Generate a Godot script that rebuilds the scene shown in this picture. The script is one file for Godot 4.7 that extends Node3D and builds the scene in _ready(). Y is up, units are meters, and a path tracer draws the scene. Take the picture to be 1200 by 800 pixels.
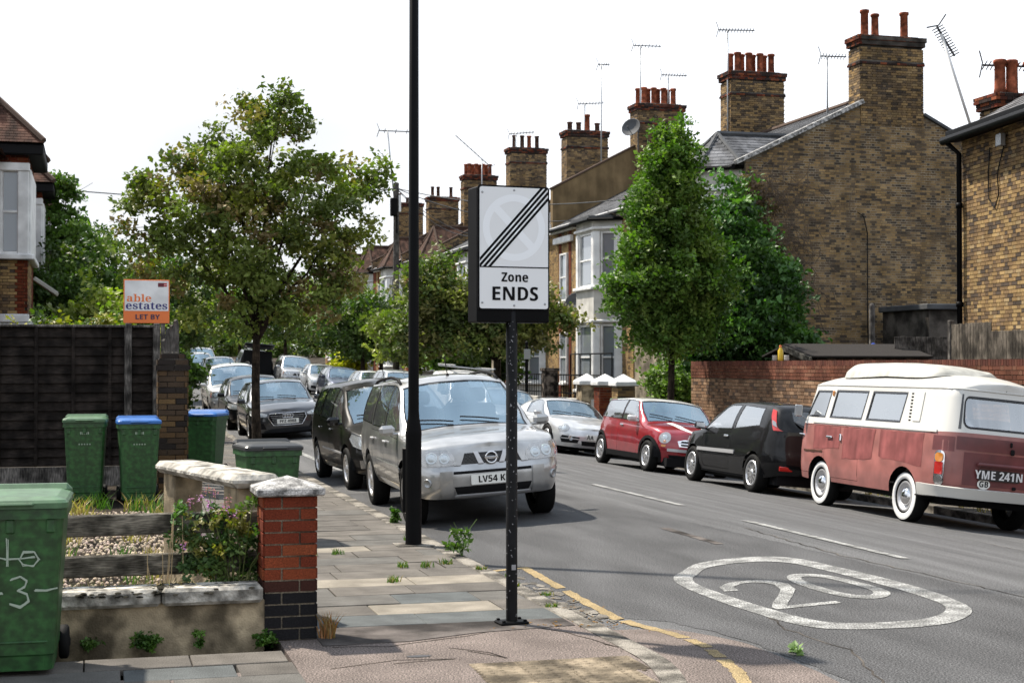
extends Node3D
# A residential street: the camera stands on the left pavement and looks up the road.
# World: x across the street (left kerb 3.25, right kerb 11.95), -z up the street, y up, metres.

var rng := RandomNumberGenerator.new()
var T := {}          # shared textures
var M := {}          # shared materials
var used := {}       # names taken at top level
var cam_pos := Vector3(0, 1.72, 0)


func _ready() -> void:
	rng.seed = 20240
	# ---- camera
	var cam := Camera3D.new()
	cam.name = "camera"
	add_child(cam)
	var yaw := atan(490.0 / 1800.0)
	cam.position = cam_pos
	cam.rotation = Vector3(atan(28.0 / 1800.0), -yaw, 0)
	cam.fov = 25.06
	cam.near = 0.1
	cam.far = 3000.0
	var at := CameraAttributesPhysical.new()
	at.frustum_focal_length = 54.0
	at.frustum_focus_distance = 14.0
	at.frustum_far = 3000.0
	at.frustum_near = 0.1
	at.exposure_aperture = 6.3
	cam.attributes = at
	cam.current = true
	# ---- sky
	make_textures()
	var env := Environment.new()
	env.background_mode = Environment.BG_SKY
	var sky := Sky.new()
	var pm := ProceduralSkyMaterial.new()
	pm.sky_top_color = L(0.32, 0.40, 0.52)
	pm.sky_horizon_color = L(0.525, 0.53, 0.54)
	pm.sky_curve = 0.6
	pm.ground_bottom_color = L(0.22, 0.21, 0.2)
	pm.ground_horizon_color = L(0.5, 0.5, 0.5)
	pm.sky_cover = cloud_cover()
	pm.sky_cover_modulate = Color(1, 1, 1, 0.34)
	pm.sun_angle_max = 1.0
	sky.sky_material = pm
	env.sky = sky
	env.tonemap_mode = Environment.TONE_MAPPER_LINEAR
	env.tonemap_exposure = 1.85
	env.sdfgi_enabled = true
	env.ssao_enabled = true
	env.ssil_enabled = true
	var we := WorldEnvironment.new()
	we.name = "world_environment"
	we.environment = env
	add_child(we)
	# ---- sun: high, behind and to the left, so shadows fall right and towards the camera
	var sun := DirectionalLight3D.new()
	sun.name = "sun"
	sun.light_energy = 1.55
	sun.light_color = Color(1.0, 0.965, 0.91)
	sun.light_angular_distance = 1.5
	sun.shadow_enabled = true
	add_child(sun)
	sun.look_at_from_position(Vector3.ZERO, Vector3(0.42, -1.0, 0.56), Vector3.UP)

	make_materials()
	ground_and_road()
	pavements()
	terrace()
	right_house()
	left_houses()
	garden_wall_right()
	left_garden()
	left_fence()
	trees()
	cars()
	street_things()
	right_fronts()
	weeds_and_litter()


# ---------------------------------------------------------------- naming
func numbered(n: String) -> String:
	if not used.has(n):
		used[n] = 0
		return n
	used[n] += 1
	return "%s_%03d" % [n, used[n]]

func tag(o: Node, label := "", category := "", group := "", kind := "") -> void:
	if label: o.set_meta("label", label)
	if category: o.set_meta("category", category)
	if group: o.set_meta("group", group)
	if kind: o.set_meta("kind", kind)

func thing(n: String, label: String, category: String, at := Vector3.ZERO, turn := 0.0, group := "") -> Node3D:
	var o := Node3D.new()
	o.name = numbered(n)
	add_child(o)
	o.position = at
	o.rotation.y = turn
	tag(o, label, category, group)
	return o

func obj(n: String, mesh, m: Material, parent: Node = null) -> MeshInstance3D:
	var o := MeshInstance3D.new()
	o.name = numbered(n) if parent == null else n
	o.mesh = mesh.done() if mesh is MB else mesh
	if m and o.mesh and o.mesh.get_surface_count():
		if mesh is MB or o.mesh.surface_get_material(0) == null:
			if o.mesh is ArrayMesh: o.mesh.surface_set_material(0, m)
			else: o.set_surface_override_material(0, m)
		elif o.mesh.surface_get_material(0) != m:
			o.set_surface_override_material(0, m)
	(self if parent == null else parent).add_child(o, true)
	return o

func struct(n: String, mesh, m: Material) -> MeshInstance3D:
	var o := obj(n, mesh, m)
	o.set_meta("kind", "structure")
	return o

func copy(o: Node3D, at: Vector3, turn: float, label: String, tilt := Vector3.ZERO) -> Node3D:
	var c: Node3D = o.duplicate()
	c.name = numbered(String(o.name).rstrip("0123456789").trim_suffix("_"))
	add_child(c)
	c.position = at
	c.rotation = Vector3(tilt.x, turn, tilt.z)
	c.set_meta("label", label)
	return c

func multi(n: String, mesh: Mesh, m: Material, xs: Array, cs: Array, parent: Node = null) -> MultiMeshInstance3D:
	var mm := MultiMesh.new()
	mm.transform_format = MultiMesh.TRANSFORM_3D
	mm.use_colors = cs.size() > 0
	mm.mesh = mesh
	mm.instance_count = xs.size()
	for i in xs.size():
		mm.set_instance_transform(i, xs[i])
		if cs.size(): mm.set_instance_color(i, cs[i])
	var o := MultiMeshInstance3D.new()
	o.name = numbered(n) if parent == null else n
	o.multimesh = mm
	o.material_override = m
	(self if parent == null else parent).add_child(o, true)
	o.set_meta("kind", "stuff")
	return o

func ro(a: float, b: float) -> float:
	return rng.randf_range(a, b)

func L(r: float, g: float, b: float, a := 1.0) -> Color:
	var c := Color(r, g, b).linear_to_srgb()
	c.a = a
	return c

func V(x: float, y: float, z: float) -> Vector3:
	return Vector3(x, y, z)


# ---------------------------------------------------------------- mesh builder
class MB:
	var st := SurfaceTool.new()
	var c := Color(1, 1, 1)

	func _init(smooth := false) -> void:
		st.begin(Mesh.PRIMITIVE_TRIANGLES)
		st.set_smooth_group(0 if smooth else -1)

	func sm(on: bool) -> MB:
		st.set_smooth_group(0 if on else -1)
		return self

	func t(a: Vector3, b: Vector3, d: Vector3) -> void:
		st.set_color(c)
		st.add_vertex(a)
		st.set_color(c)
		st.add_vertex(b)
		st.set_color(c)
		st.add_vertex(d)

	func q(a: Vector3, b: Vector3, d: Vector3, e: Vector3) -> void:
		t(a, b, d)
		t(a, d, e)

	func to(a: Vector3, b: Vector3, d: Vector3, o: Vector3) -> void:
		if (b - a).cross(d - a).dot(o) > 0.0: t(a, d, b)
		else: t(a, b, d)

	func qo(a: Vector3, b: Vector3, d: Vector3, e: Vector3, o: Vector3) -> void:
		to(a, b, d, o)
		to(a, d, e, o)

	func box(p: Vector3, s: Vector3, b := 0.0, B := Basis()) -> MB:
		var h := s * 0.5
		b = minf(b, minf(h.x, minf(h.y, h.z)) * 0.95)
		var ax := [B.x, B.y, B.z]
		for i in 3:
			var j := (i + 1) % 3
			var k := (i + 2) % 3
			for sg in [-1.0, 1.0]:
				var o: Vector3 = ax[i] * sg
				var ctr: Vector3 = p + o * h[i]
				var u: Vector3 = ax[j] * (h[j] - b)
				var w: Vector3 = ax[k] * (h[k] - b)
				qo(ctr - u - w, ctr - u + w, ctr + u + w, ctr + u - w, o)
				if b > 0.0:
					for s2 in [-1.0, 1.0]:
						# edge between face i (sg) and face j (s2), along k
						var a1: Vector3 = p + o * h[i] + ax[j] * s2 * (h[j] - b)
						var a2: Vector3 = p + o * (h[i] - b) + ax[j] * s2 * h[j]
						qo(a1 - w, a1 + w, a2 + w, a2 - w, o + ax[j] * s2)
		if b > 0.0:
			for sx in [-1.0, 1.0]:
				for sy in [-1.0, 1.0]:
					for sz in [-1.0, 1.0]:
						var X: Vector3 = B.x * sx
						var Y: Vector3 = B.y * sy
						var Z: Vector3 = B.z * sz
						to(p + X * h.x + Y * (h.y - b) + Z * (h.z - b), p + X * (h.x - b) + Y * h.y + Z * (h.z - b), p + X * (h.x - b) + Y * (h.y - b) + Z * h.z, X + Y + Z)
		return self

	func tube(path: Array, r, n := 8, cap := true) -> MB:
		var rings := []
		var m := path.size()
		var side := Vector3.ZERO
		for i in m:
			var d: Vector3 = (path[mini(i + 1, m - 1)] - path[maxi(i - 1, 0)]).normalized()
			if side == Vector3.ZERO:
				side = d.cross(Vector3.UP if absf(d.y) < 0.9 else Vector3.RIGHT).normalized()
			side = (side - d * side.dot(d)).normalized()
			var up := d.cross(side)
			var rad: float = r[i] if r is Array else r
			var ring := PackedVector3Array()
			for k in n:
				var a := TAU * k / n
				ring.append(path[i] + (side * cos(a) + up * sin(a)) * rad)
			rings.append(ring)
		for i in m - 1:
			for k in n:
				var k2 := (k + 1) % n
				var mid: Vector3 = (path[i] + path[i + 1]) * 0.5
				qo(rings[i][k], rings[i + 1][k], rings[i + 1][k2], rings[i][k2], (rings[i][k] + rings[i + 1][k2]) * 0.5 - mid)
		if cap:
			for e in [0, m - 1]:
				var d2: Vector3 = path[e] - path[1 if e == 0 else m - 2]
				for k in range(1, n - 1):
					to(rings[e][0], rings[e][k], rings[e][k + 1], d2)
		return self

	func rod(a: Vector3, b: Vector3, r: float, n := 6) -> MB:
		return tube([a, b], r, n)

	# profile of (radius, height) turned about the local y axis of X
	func lathe(prof: Array, n: int, X := Transform3D()) -> MB:
		for i in prof.size() - 1:
			var p0: Vector2 = prof[i]
			var p1: Vector2 = prof[i + 1]
			var o2 := Vector2(p1.y - p0.y, -(p1.x - p0.x))
			for k in n:
				var a := TAU * k / n
				var b := TAU * (k + 1) / n
				var ca := Vector3(cos(a), 0, sin(a))
				var cb := Vector3(cos(b), 0, sin(b))
				var A := X * (ca * p0.x + Vector3.UP * p0.y)
				var B := X * (ca * p1.x + Vector3.UP * p1.y)
				var C := X * (cb * p1.x + Vector3.UP * p1.y)
				var D := X * (cb * p0.x + Vector3.UP * p0.y)
				var o := X.basis * ((ca + cb) * 0.5 * o2.x + Vector3.UP * o2.y)
				if p1.x > 1e-5: to(A, B, C, o)
				if p0.x > 1e-5: to(A, C, D, o)
		return self

	# polygon in the local xy plane pushed from z0 to z1
	func prism(poly: PackedVector2Array, z0: float, z1: float, X := Transform3D()) -> MB:
		var idx := Geometry2D.triangulate_polygon(poly)
		for z in [z0, z1]:
			var o: Vector3 = X.basis.z * (signf(z - (z0 + z1) * 0.5))
			for i in range(0, idx.size(), 3):
				var a := poly[idx[i]]
				var b := poly[idx[i + 1]]
				var d := poly[idx[i + 2]]
				to(X * Vector3(a.x, a.y, z), X * Vector3(b.x, b.y, z), X * Vector3(d.x, d.y, z), o)
		var cw := Geometry2D.is_polygon_clockwise(poly)
		for i in poly.size():
			var a := poly[i]
			var b := poly[(i + 1) % poly.size()]
			var nn := Vector2(b.y - a.y, a.x - b.x) * (-1.0 if cw else 1.0)
			qo(X * Vector3(a.x, a.y, z0), X * Vector3(a.x, a.y, z1), X * Vector3(b.x, b.y, z1), X * Vector3(b.x, b.y, z0), X.basis * Vector3(nn.x, nn.y, 0))
		return self

	# rows of points joined into a sheet, facing o
	func sheet(rows: Array, o: Vector3) -> MB:
		for i in rows.size() - 1:
			for j in rows[i].size() - 1:
				qo(rows[i][j], rows[i + 1][j], rows[i + 1][j + 1], rows[i][j + 1], o)
		return self

	func done() -> ArrayMesh:
		st.generate_normals()
		st.index()
		return st.commit()


func pts(a: Array) -> PackedVector2Array:
	var p := PackedVector2Array()
	for i in range(0, a.size(), 2): p.append(Vector2(a[i], a[i + 1]))
	return p

func circ(c: Vector2, rx: float, ry := -1.0, n := 20) -> PackedVector2Array:
	var p := PackedVector2Array()
	if ry < 0: ry = rx
	for i in n: p.append(c + Vector2(cos(TAU * i / n) * rx, sin(TAU * i / n) * ry))
	return p

func rrect(c: Vector2, w: float, h: float, r: float, n := 4) -> PackedVector2Array:
	var p := PackedVector2Array()
	for k in 4:
		var cc := c + Vector2((w / 2 - r) * (1 if k in [0, 3] else -1), (h / 2 - r) * (1 if k < 2 else -1))
		for i in n + 1:
			var a := PI / 2 * (k + float(i) / n)
			p.append(cc + Vector2(cos(a), sin(a)) * r)
	return p

func text(s: String, h: float, m: Material, bold := 0.0, serif := false, depth := 0.004) -> MeshInstance3D:
	var t := TextMesh.new()
	var f := SystemFont.new()
	f.font_names = PackedStringArray(["Droid Serif" if serif else "Droid Sans"])
	if bold > 0.3: f.font_weight = 700
	t.font = f
	t.text = s
	t.font_size = 64
	t.pixel_size = h / 46.0
	t.depth = depth
	t.curve_step = 2.0
	var o := MeshInstance3D.new()
	o.name = "lettering"
	o.mesh = t
	o.set_surface_override_material(0, m)
	return o


# ---------------------------------------------------------------- textures and materials
func noise_tex(sd: int, f: float, oct: int, lo: float, hi: float, type := 1, contrast := 0.0, size := 512) -> NoiseTexture2D:
	var n := FastNoiseLite.new()
	n.seed = sd
	n.noise_type = type
	n.frequency = f
	n.fractal_octaves = oct
	var t := NoiseTexture2D.new()
	t.width = size
	t.height = size
	t.seamless = true
	t.noise = n
	var g := Gradient.new()
	g.offsets = PackedFloat32Array([contrast, 1.0 - contrast])
	g.colors = PackedColorArray([Color(lo, lo, lo), Color(hi, hi, hi)])
	t.color_ramp = g
	return t

func make_textures() -> void:
	T.soft = noise_tex(3, 0.006, 5, 0.78, 1.0)
	T.blotch = noise_tex(5, 0.008, 5, 0.5, 1.0, 1, 0.22)
	T.stain = noise_tex(8, 0.005, 6, 0.25, 1.0, 1, 0.3)
	T.speck = noise_tex(11, 0.12, 3, 0.62, 1.0, 1, 0.1)
	T.speck2 = noise_tex(17, 0.13, 4, 0.48, 1.0, 1, 0.24)
	T.grain = noise_tex(23, 0.02, 5, 0.6, 1.0, 1, 0.15)
	T.bump = noise_tex(29, 0.03, 5, 0.0, 1.0)
	T.fine = noise_tex(31, 0.15, 3, 0.0, 1.0)
	T.white = noise_tex(37, 0.01, 1, 0.995, 1.0, 1, 0.0, 32)
	T.rough = noise_tex(41, 0.01, 5, 0.7, 1.0, 1, 0.2)

func cloud_cover() -> ImageTexture:
	var n := FastNoiseLite.new()
	n.seed = 77
	n.frequency = 1.0
	n.fractal_octaves = 6
	n.fractal_gain = 0.55
	var w := 512
	var h := 256
	var im := Image.create(w, h, false, Image.FORMAT_RGBA8)
	for j in h:
		var up := (0.5 - (j + 0.5) / h) * PI
		for i in w:
			var a := TAU * (i + 0.5) / w
			var d := Vector3(cos(up) * sin(a), sin(up), -cos(up) * cos(a))
			var p := d * Vector3(1.6, 4.5, 1.6)
			var v := n.get_noise_3d(p.x, p.y, p.z) * 0.9 + 0.5 + n.get_noise_3d(p.x * 0.5 + 9, p.y * 0.5, p.z * 0.5) * 0.5
			v = smoothstep(0.15, 0.95, v)
			im.set_pixel(i, j, Color(0.95, 0.97, 1.0, v) if up > -0.05 else Color(0, 0, 0, 0))
	return ImageTexture.create_from_image(im)

# colour given as a linear base colour; o: scale, tex, detail, dscale, bump, metallic, coat, vcol, backlight, alpha
func mk(c: Color, rough: float, o := {}) -> StandardMaterial3D:
	var m := StandardMaterial3D.new()
	m.albedo_color = c.linear_to_srgb()
	m.roughness = rough
	m.metallic_specular = o.get("spec", 0.5 if rough < 0.6 else 0.25)
	m.metallic = o.get("metallic", 0.0)
	if o.has("tex") or o.has("bump"):
		m.uv1_triplanar = true
		m.uv1_world_triplanar = o.get("world", true)
		var s = o.get("scale", 0.5)
		m.uv1_scale = s if s is Vector3 else Vector3(s, s, s)
		if o.has("tex"): m.albedo_texture = T[o.tex]
	if o.has("bump"):
		m.heightmap_enabled = true
		m.heightmap_texture = T[o.get("btex", "fine")]
		m.heightmap_scale = o.bump
	if o.has("detail"):
		m.detail_enabled = true
		m.detail_albedo = T[o.detail]
		m.detail_blend_mode = BaseMaterial3D.BLEND_MODE_MUL
		m.detail_uv_layer = BaseMaterial3D.DETAIL_UV_2
		m.uv2_triplanar = true
		m.uv2_world_triplanar = o.get("world", true)
		var s2 = o.get("dscale", 0.15)
		m.uv2_scale = s2 if s2 is Vector3 else Vector3(s2, s2, s2)
	if o.has("coat"):
		m.clearcoat_enabled = true
		m.clearcoat = o.coat
		m.clearcoat_roughness = o.get("coat_rough", 0.04)
	if o.get("vcol", false): m.vertex_color_use_as_albedo = true
	if o.has("backlight"):
		m.backlight_enabled = true
		m.backlight = o.backlight
	if o.has("alpha"):
		m.transparency = BaseMaterial3D.TRANSPARENCY_ALPHA
		m.albedo_color.a = o.alpha
	return m

func paint(c: Color, metal := 0.0, rough := 0.35) -> StandardMaterial3D:
	return mk(c, rough, {metallic = metal, coat = 0.5 if c.v < 0.03 else 1.0, spec = 0.2 if c.v < 0.03 else 0.5, tex = "soft", scale = 0.9, world = false})

func make_materials() -> void:
	M.asphalt = mk(Color(0.235, 0.235, 0.238), 0.85, {tex = "speck2", scale = 0.9, bump = 0.5, detail = "soft", dscale = Vector3(0.9, 0.9, 0.06)})
	M.asphalt_dark = mk(Color(0.175, 0.175, 0.178), 0.85, {tex = "speck2", scale = 0.9, bump = 0.6, detail = "soft", dscale = Vector3(0.5, 0.5, 0.12)})
	M.apron = mk(Color(0.34, 0.28, 0.25), 0.9, {tex = "speck2", scale = 1.0, bump = 0.5, detail = "soft", dscale = 0.45})
	M.bitumen = mk(Color(0.2, 0.175, 0.16), 0.9, {tex = "speck", scale = 2.0, bump = 0.4, detail = "blotch", dscale = 0.4})
	M.slab = []
	for c in [[0.215, 0.195, 0.172], [0.195, 0.178, 0.158], [0.235, 0.213, 0.187], [0.205, 0.195, 0.178], [0.42, 0.375, 0.305], [0.175, 0.188, 0.187]]:
		M.slab.append(mk(Color(c[0], c[1], c[2]), 0.9, {tex = "speck", scale = 1.6, bump = 0.2, detail = "soft", dscale = 0.8}))
	M.kerb = mk(Color(0.46, 0.42, 0.36), 0.9, {tex = "speck2", scale = 1.5, bump = 0.3, detail = "blotch", dscale = 0.7})
	M.tactile = mk(Color(0.40, 0.325, 0.23), 0.9, {tex = "speck", scale = 2.0, detail = "blotch", dscale = 0.6})
	M.mark = mk(Color(0.56, 0.56, 0.54), 0.85, {tex = "speck2", scale = 0.8, detail = "rough", dscale = 0.7})
	M.yellow = mk(Color(0.62, 0.47, 0.25), 0.85, {tex = "speck2", scale = 1.3, detail = "soft", dscale = 0.7})
	M.soil = mk(Color(0.12, 0.095, 0.07), 1.0, {tex = "speck2", scale = 1.2, bump = 2.0, detail = "blotch"})
	M.grass = mk(Color(0.09, 0.12, 0.04), 1.0, {tex = "speck2", scale = 0.8, bump = 2.0, detail = "blotch"})
	M.mortar = mk(Color(0.56, 0.48, 0.36), 0.95, {tex = "speck", scale = 1.0, detail = "blotch", dscale = 0.25})
	M.mortar_dark = mk(Color(0.17, 0.15, 0.13), 0.95, {tex = "speck", scale = 1.0, detail = "blotch", dscale = 0.3})
	M.brick = mk(Color(1, 1, 1), 0.9, {tex = "speck", scale = 1.3, detail = "soft", dscale = 0.35, vcol = true})
	M.render = mk(Color(0.27, 0.19, 0.10), 0.9, {tex = "soft", scale = 0.3, detail = "soft", dscale = Vector3(0.5, 0.12, 0.5)})
	M.white_render = mk(Color(0.78, 0.76, 0.70), 0.85, {tex = "soft", scale = 0.4, detail = "soft", dscale = 0.2})
	M.white = mk(Color(0.86, 0.86, 0.85), 0.5, {tex = "soft", scale = 0.5})
	M.cap_white = mk(Color(0.80, 0.78, 0.75), 0.8, {tex = "speck", scale = 1.0, detail = "blotch", dscale = 1.8, bump = 0.4})
	M.coping = mk(Color(0.72, 0.68, 0.60), 0.95, {tex = "soft", scale = 1.2, detail = "blotch", dscale = 1.3, bump = 0.9, btex = "bump"})
	M.lowwall = mk(Color(0.52, 0.42, 0.28), 0.9, {tex = "soft", scale = 0.8, detail = "blotch", dscale = 0.7, bump = 0.3})
	M.slate = mk(Color(0.20, 0.205, 0.22), 0.6, {tex = "soft", scale = 0.6, vcol = true, detail = "blotch", dscale = 0.4})
	M.tile = mk(Color(0.16, 0.085, 0.06), 0.85, {tex = "soft", scale = 0.6, vcol = true, detail = "blotch", dscale = 0.5})
	M.lead = mk(Color(0.10, 0.104, 0.11), 0.7, {tex = "soft", scale = 0.5})
	M.ridge = mk(Color(0.13, 0.09, 0.07), 0.9, {tex = "speck", scale = 1.0})
	M.pot = mk(Color(0.48, 0.14, 0.07), 0.8, {tex = "soft", scale = 1.0, detail = "blotch", dscale = 0.8})
	M.pot_dark = mk(Color(0.14, 0.075, 0.055), 0.85, {tex = "soft", scale = 1.0, detail = "blotch", dscale = 0.8})
	M.black = mk(Color(0.004, 0.004, 0.0045), 0.5, {tex = "soft", scale = 1.0, spec = 0.2})
	M.black_worn = mk(Color(0.007, 0.007, 0.008), 0.5, {spec = 0.28, tex = "soft", scale = 1.0, detail = "blotch", dscale = 1.0})
	M.chip = mk(Color(0.26, 0.26, 0.27), 0.7)
	M.gloss_black = mk(Color(0.006, 0.006, 0.007), 0.12)
	M.dark = mk(Color(0.008, 0.008, 0.009), 0.7)
	M.interior = mk(Color(0.035, 0.035, 0.038), 0.85)
	M.seat = mk(Color(0.06, 0.058, 0.06), 0.9)
	M.rubber = mk(Color(0.009, 0.009, 0.009), 0.75, {tex = "soft", scale = 3.0, world = false})
	M.alloy = mk(Color(0.62, 0.62, 0.63), 0.3, {metallic = 0.85})
	M.rimdark = mk(Color(0.05, 0.05, 0.052), 0.5, {metallic = 0.5})
	M.chrome = mk(Color(0.75, 0.75, 0.76), 0.08, {metallic = 1.0})
	M.steel = mk(Color(0.35, 0.36, 0.37), 0.45, {metallic = 0.7})
	M.alu = mk(Color(0.5, 0.5, 0.51), 0.4, {metallic = 0.6})
	M.windscreen = mk(Color(0.52, 0.68, 0.77), 0.02, {metallic = 0.9, tex = "white", alpha = 0.48})
	M.sideglass = mk(Color(0.72, 0.75, 0.77), 0.02, {metallic = 0.9, tex = "white", alpha = 0.58})
	M.darkglass = mk(Color(0.06, 0.07, 0.075), 0.03, {metallic = 0.3, tex = "white", alpha = 0.85, coat = 1.0})
	M.lens = mk(Color(0.85, 0.88, 0.9), 0.05, {alpha = 0.16})
	M.reflector = mk(Color(0.36, 0.36, 0.36), 0.2, {metallic = 0.85})
	M.bulb = mk(Color(0.50, 0.56, 0.60), 0.06, {metallic = 0.5, coat = 1.0})
	M.red_lens = mk(Color(0.45, 0.02, 0.015), 0.12, {coat = 1.0})
	M.amber = mk(Color(0.6, 0.22, 0.03), 0.15, {coat = 1.0})
	M.plate_w = mk(Color(0.72, 0.72, 0.68), 0.4)
	M.plate_b = mk(Color(0.012, 0.012, 0.013), 0.4)
	M.ink = mk(Color(0.005, 0.005, 0.006), 0.6, {spec = 0.2})
	M.silver_ink = mk(Color(0.66, 0.66, 0.66), 0.4)
	M.win_glass = mk(Color(0.22, 0.245, 0.27), 0.05, {metallic = 0.25, spec = 0.7})
	M.curtain = mk(Color(0.62, 0.60, 0.56), 0.9)
	M.wood_dark = mk(Color(0.052, 0.041, 0.035), 0.85, {tex = "grain", scale = Vector3(0.6, 9.0, 0.6), bump = 0.4, detail = "blotch", dscale = 0.7})
	M.wood_post = mk(Color(0.23, 0.21, 0.19), 0.9, {tex = "grain", scale = Vector3(4.0, 0.6, 4.0), detail = "blotch", dscale = 0.7})
	M.wood_grey = mk(Color(0.46, 0.41, 0.33), 0.9, {tex = "grain", scale = Vector3(0.8, 8.0, 8.0), bump = 0.5, detail = "blotch", dscale = 0.9})
	M.wood_vert = mk(Color(0.24, 0.205, 0.165), 0.9, {tex = "grain", scale = Vector3(5.0, 0.5, 5.0), bump = 0.5, detail = "blotch", dscale = 0.5})
	M.bark = mk(Color(0.10, 0.075, 0.055), 0.95, {tex = "grain", scale = Vector3(5.0, 1.2, 5.0), bump = 1.5, btex = "bump", detail = "blotch", dscale = 1.0})
	M.bin_green = mk(Color(0.026, 0.115, 0.026), 0.45, {tex = "rough", scale = 2.5, detail = "soft", dscale = Vector3(1.0, 4.0, 1.0)})
	M.bin_lid = mk(Color(0.085, 0.19, 0.085), 0.4, {tex = "soft", scale = 1.2, detail = "soft", dscale = 3.0})
	M.bin_blue = mk(Color(0.02, 0.13, 0.42), 0.4, {tex = "soft", scale = 1.2})
	M.bin_black = mk(Color(0.02, 0.021, 0.022), 0.4)
	M.chalk = mk(Color(0.30, 0.36, 0.29), 0.9)
	M.gravel = mk(Color(0.52, 0.44, 0.35), 0.95, {vcol = true})
	M.leaf = mk(Color(1, 1, 1), 0.5, {vcol = true, backlight = Color(0.72, 0.85, 0.32), spec = 0.4})
	M.dry = mk(Color(0.42, 0.30, 0.14), 0.95, {vcol = true, backlight = Color(0.3, 0.25, 0.15)})


# ---------------------------------------------------------------- ground, road, pavements
func rise(z: float) -> float:
	var s := maxf(0.0, -z - 36.0)
	return 0.022 * s * s / (s + 8.0)

func road_h(x: float, z: float) -> float:
	var d := x - 6.5
	var h := 0.02 - 0.105 * d * d / (d + 1.0) if d > 0.0 else 0.02 - 0.175 * pow(-d / 3.25, 1.6)
	if x < 3.25: h = -0.155
	# dropped kerb at the corner: the road comes up to the pavement
	var t := smoothstep(-10.8, -8.8, z)
	if x < 7.0: h = lerpf(h, -0.012, t * (1.0 - smoothstep(3.5, 5.6, x)))
	return h + rise(z)

func pav_right(x: float, z: float) -> float:
	return -0.35 + rise(z) + (x - 11.95) * 0.02

func kerb_x(z: float) -> float:
	# left kerb edge: straight, then bending round the corner towards the camera
	if z < -8.6: return 3.25
	var d := z + 8.6
	return 3.25 - 0.16 * d * d - 0.05 * d

func zs(a: float, b: float, n: int, p := 1.0) -> Array:
	var r := []
	for i in n + 1: r.append(lerpf(a, b, pow(float(i) / n, p)))
	return r

func ground_and_road() -> void:
	# ground to the horizon
	var g := MB.new(true)
	var rows := []
	for z in zs(60.0, -900.0, 60, 1.6):
		var r := []
		for x in [-500.0, -120.0, -40.0, -12.0, -3.0, 3.0, 12.0, 20.0, 40.0, 120.0, 500.0]: r.append(Vector3(x, rise(maxf(z, -260.0)) - 0.5, z))
		rows.append(r)
	g.sheet(rows, Vector3.UP)
	struct("ground", g, M.grass)
	# road, cambered
	var m := MB.new(true)
	rows = []
	var zz := zs(14.0, -24.0, 152)
	zz.append_array(zs(-25.0, -260.0, 60, 1.5))
	for z in zz:
		var r := []
		for i in 76:
			var x := lerpf(3.0, 12.1, i / 75.0)
			r.append(Vector3(x, road_h(x, z), z))
		rows.append(r)
	m.sheet(rows, Vector3.UP)
	# the side street in front of the camera
	rows = []
	for z in zs(14.0, -8.6, 40):
		var r := []
		for i in 20:
			var x := lerpf(-40.0, 3.0, i / 19.0)
			r.append(Vector3(x, -0.155 if x < 2.9 else road_h(3.0, z), z))
		rows.append(r)
	m.sheet(rows, Vector3.UP)
	struct("road", m, M.asphalt)
	# tarmac patches and the pink surface of the crossing beside the dropped kerb
	var ap := MB.new(true)
	var edge := pts([3.32, -10.05, 3.75, -9.75, 3.95, -8.9, 3.98, -8.0, 3.9, -7.0, 3.7, -5.0, 3.0, -5.2, 2.6, -6.5, 3.2, -8.2, 3.26, -9.2])
	road_patch(ap, edge, 0.005, 0.25)
	struct("crossing_surface", ap, M.apron)
	var old := MB.new(true)
	road_patch(old, pts([3.9, -7.2, 12.0, -7.6, 12.0, -6.8, 3.9, -6.0]), 0.005, 0.5)
	struct("road_patch", old, M.bitumen)
	var dk := MB.new(true)
	road_patch(dk, wob(pts([3.5, -22.0, 5.9, -21.0, 6.35, -14.0, 6.5, -10.0, 6.6, -7.65, 4.05, -7.3, 4.0, -9.0, 3.9, -10.2, 3.5, -11.0]), 0.02), 0.003, 0.15)
	struct("resurfaced_patch", dk, M.asphalt_dark)
	var ck := MB.new(true)
	for c in [pts([4.2, -7.6, 4.5, -8.6, 4.45, -9.4, 4.7, -10.4]), pts([6.5, -8.0, 6.6, -10.0, 6.45, -12.5, 6.6, -15.5]), pts([7.6, -7.8, 7.9, -9.6, 7.8, -11.2]), pts([6.9, -9.2, 8.4, -9.0, 9.6, -9.3]), pts([9.2, -13.0, 9.3, -15.5, 9.1, -19.0])]:
		for p in stroke(wob(c, 0.02).slice(0, int(c[0].distance_to(c[-1]) / 0.13)), 0.014): road_patch(ck, p, 0.0055, 0.3)
	struct("road_crack", ck, M.mortar_dark)
	# gutter strip
	var gu := MB.new(true)
	rows = []
	for z in zs(-10.2, -80.0, 90):
		rows.append([Vector3(3.25, road_h(3.25, z) + 0.006, z), Vector3(3.45 + ro(-0.03, 0.03), road_h(3.45, z) + 0.006, z)])
	gu.sheet(rows, Vector3.UP)
	struct("gutter", gu, M.mortar)
	markings()

func road_patch(mb: MB, poly: PackedVector2Array, lift: float, cell: float) -> void:
	var lo := poly[0]
	var hi := poly[0]
	for p in poly:
		lo = lo.min(p)
		hi = hi.max(p)
	var i := floorf(lo.x / cell)
	while i * cell < hi.x:
		var j := floorf(lo.y / cell)
		while j * cell < hi.y:
			var c := pts([i * cell, j * cell, (i + 1) * cell, j * cell, (i + 1) * cell, (j + 1) * cell, i * cell, (j + 1) * cell])
			for pc in Geometry2D.intersect_polygons(poly, c):
				var idx := Geometry2D.triangulate_polygon(pc)
				for k in range(0, idx.size(), 3):
					var a := []
					for e in 3:
						var p: Vector2 = pc[idx[k + e]]
						a.append(Vector3(p.x, road_h(p.x, p.y) + lift, p.y))
					mb.to(a[0], a[1], a[2], Vector3.UP)
			j += 1
		i += 1

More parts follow.
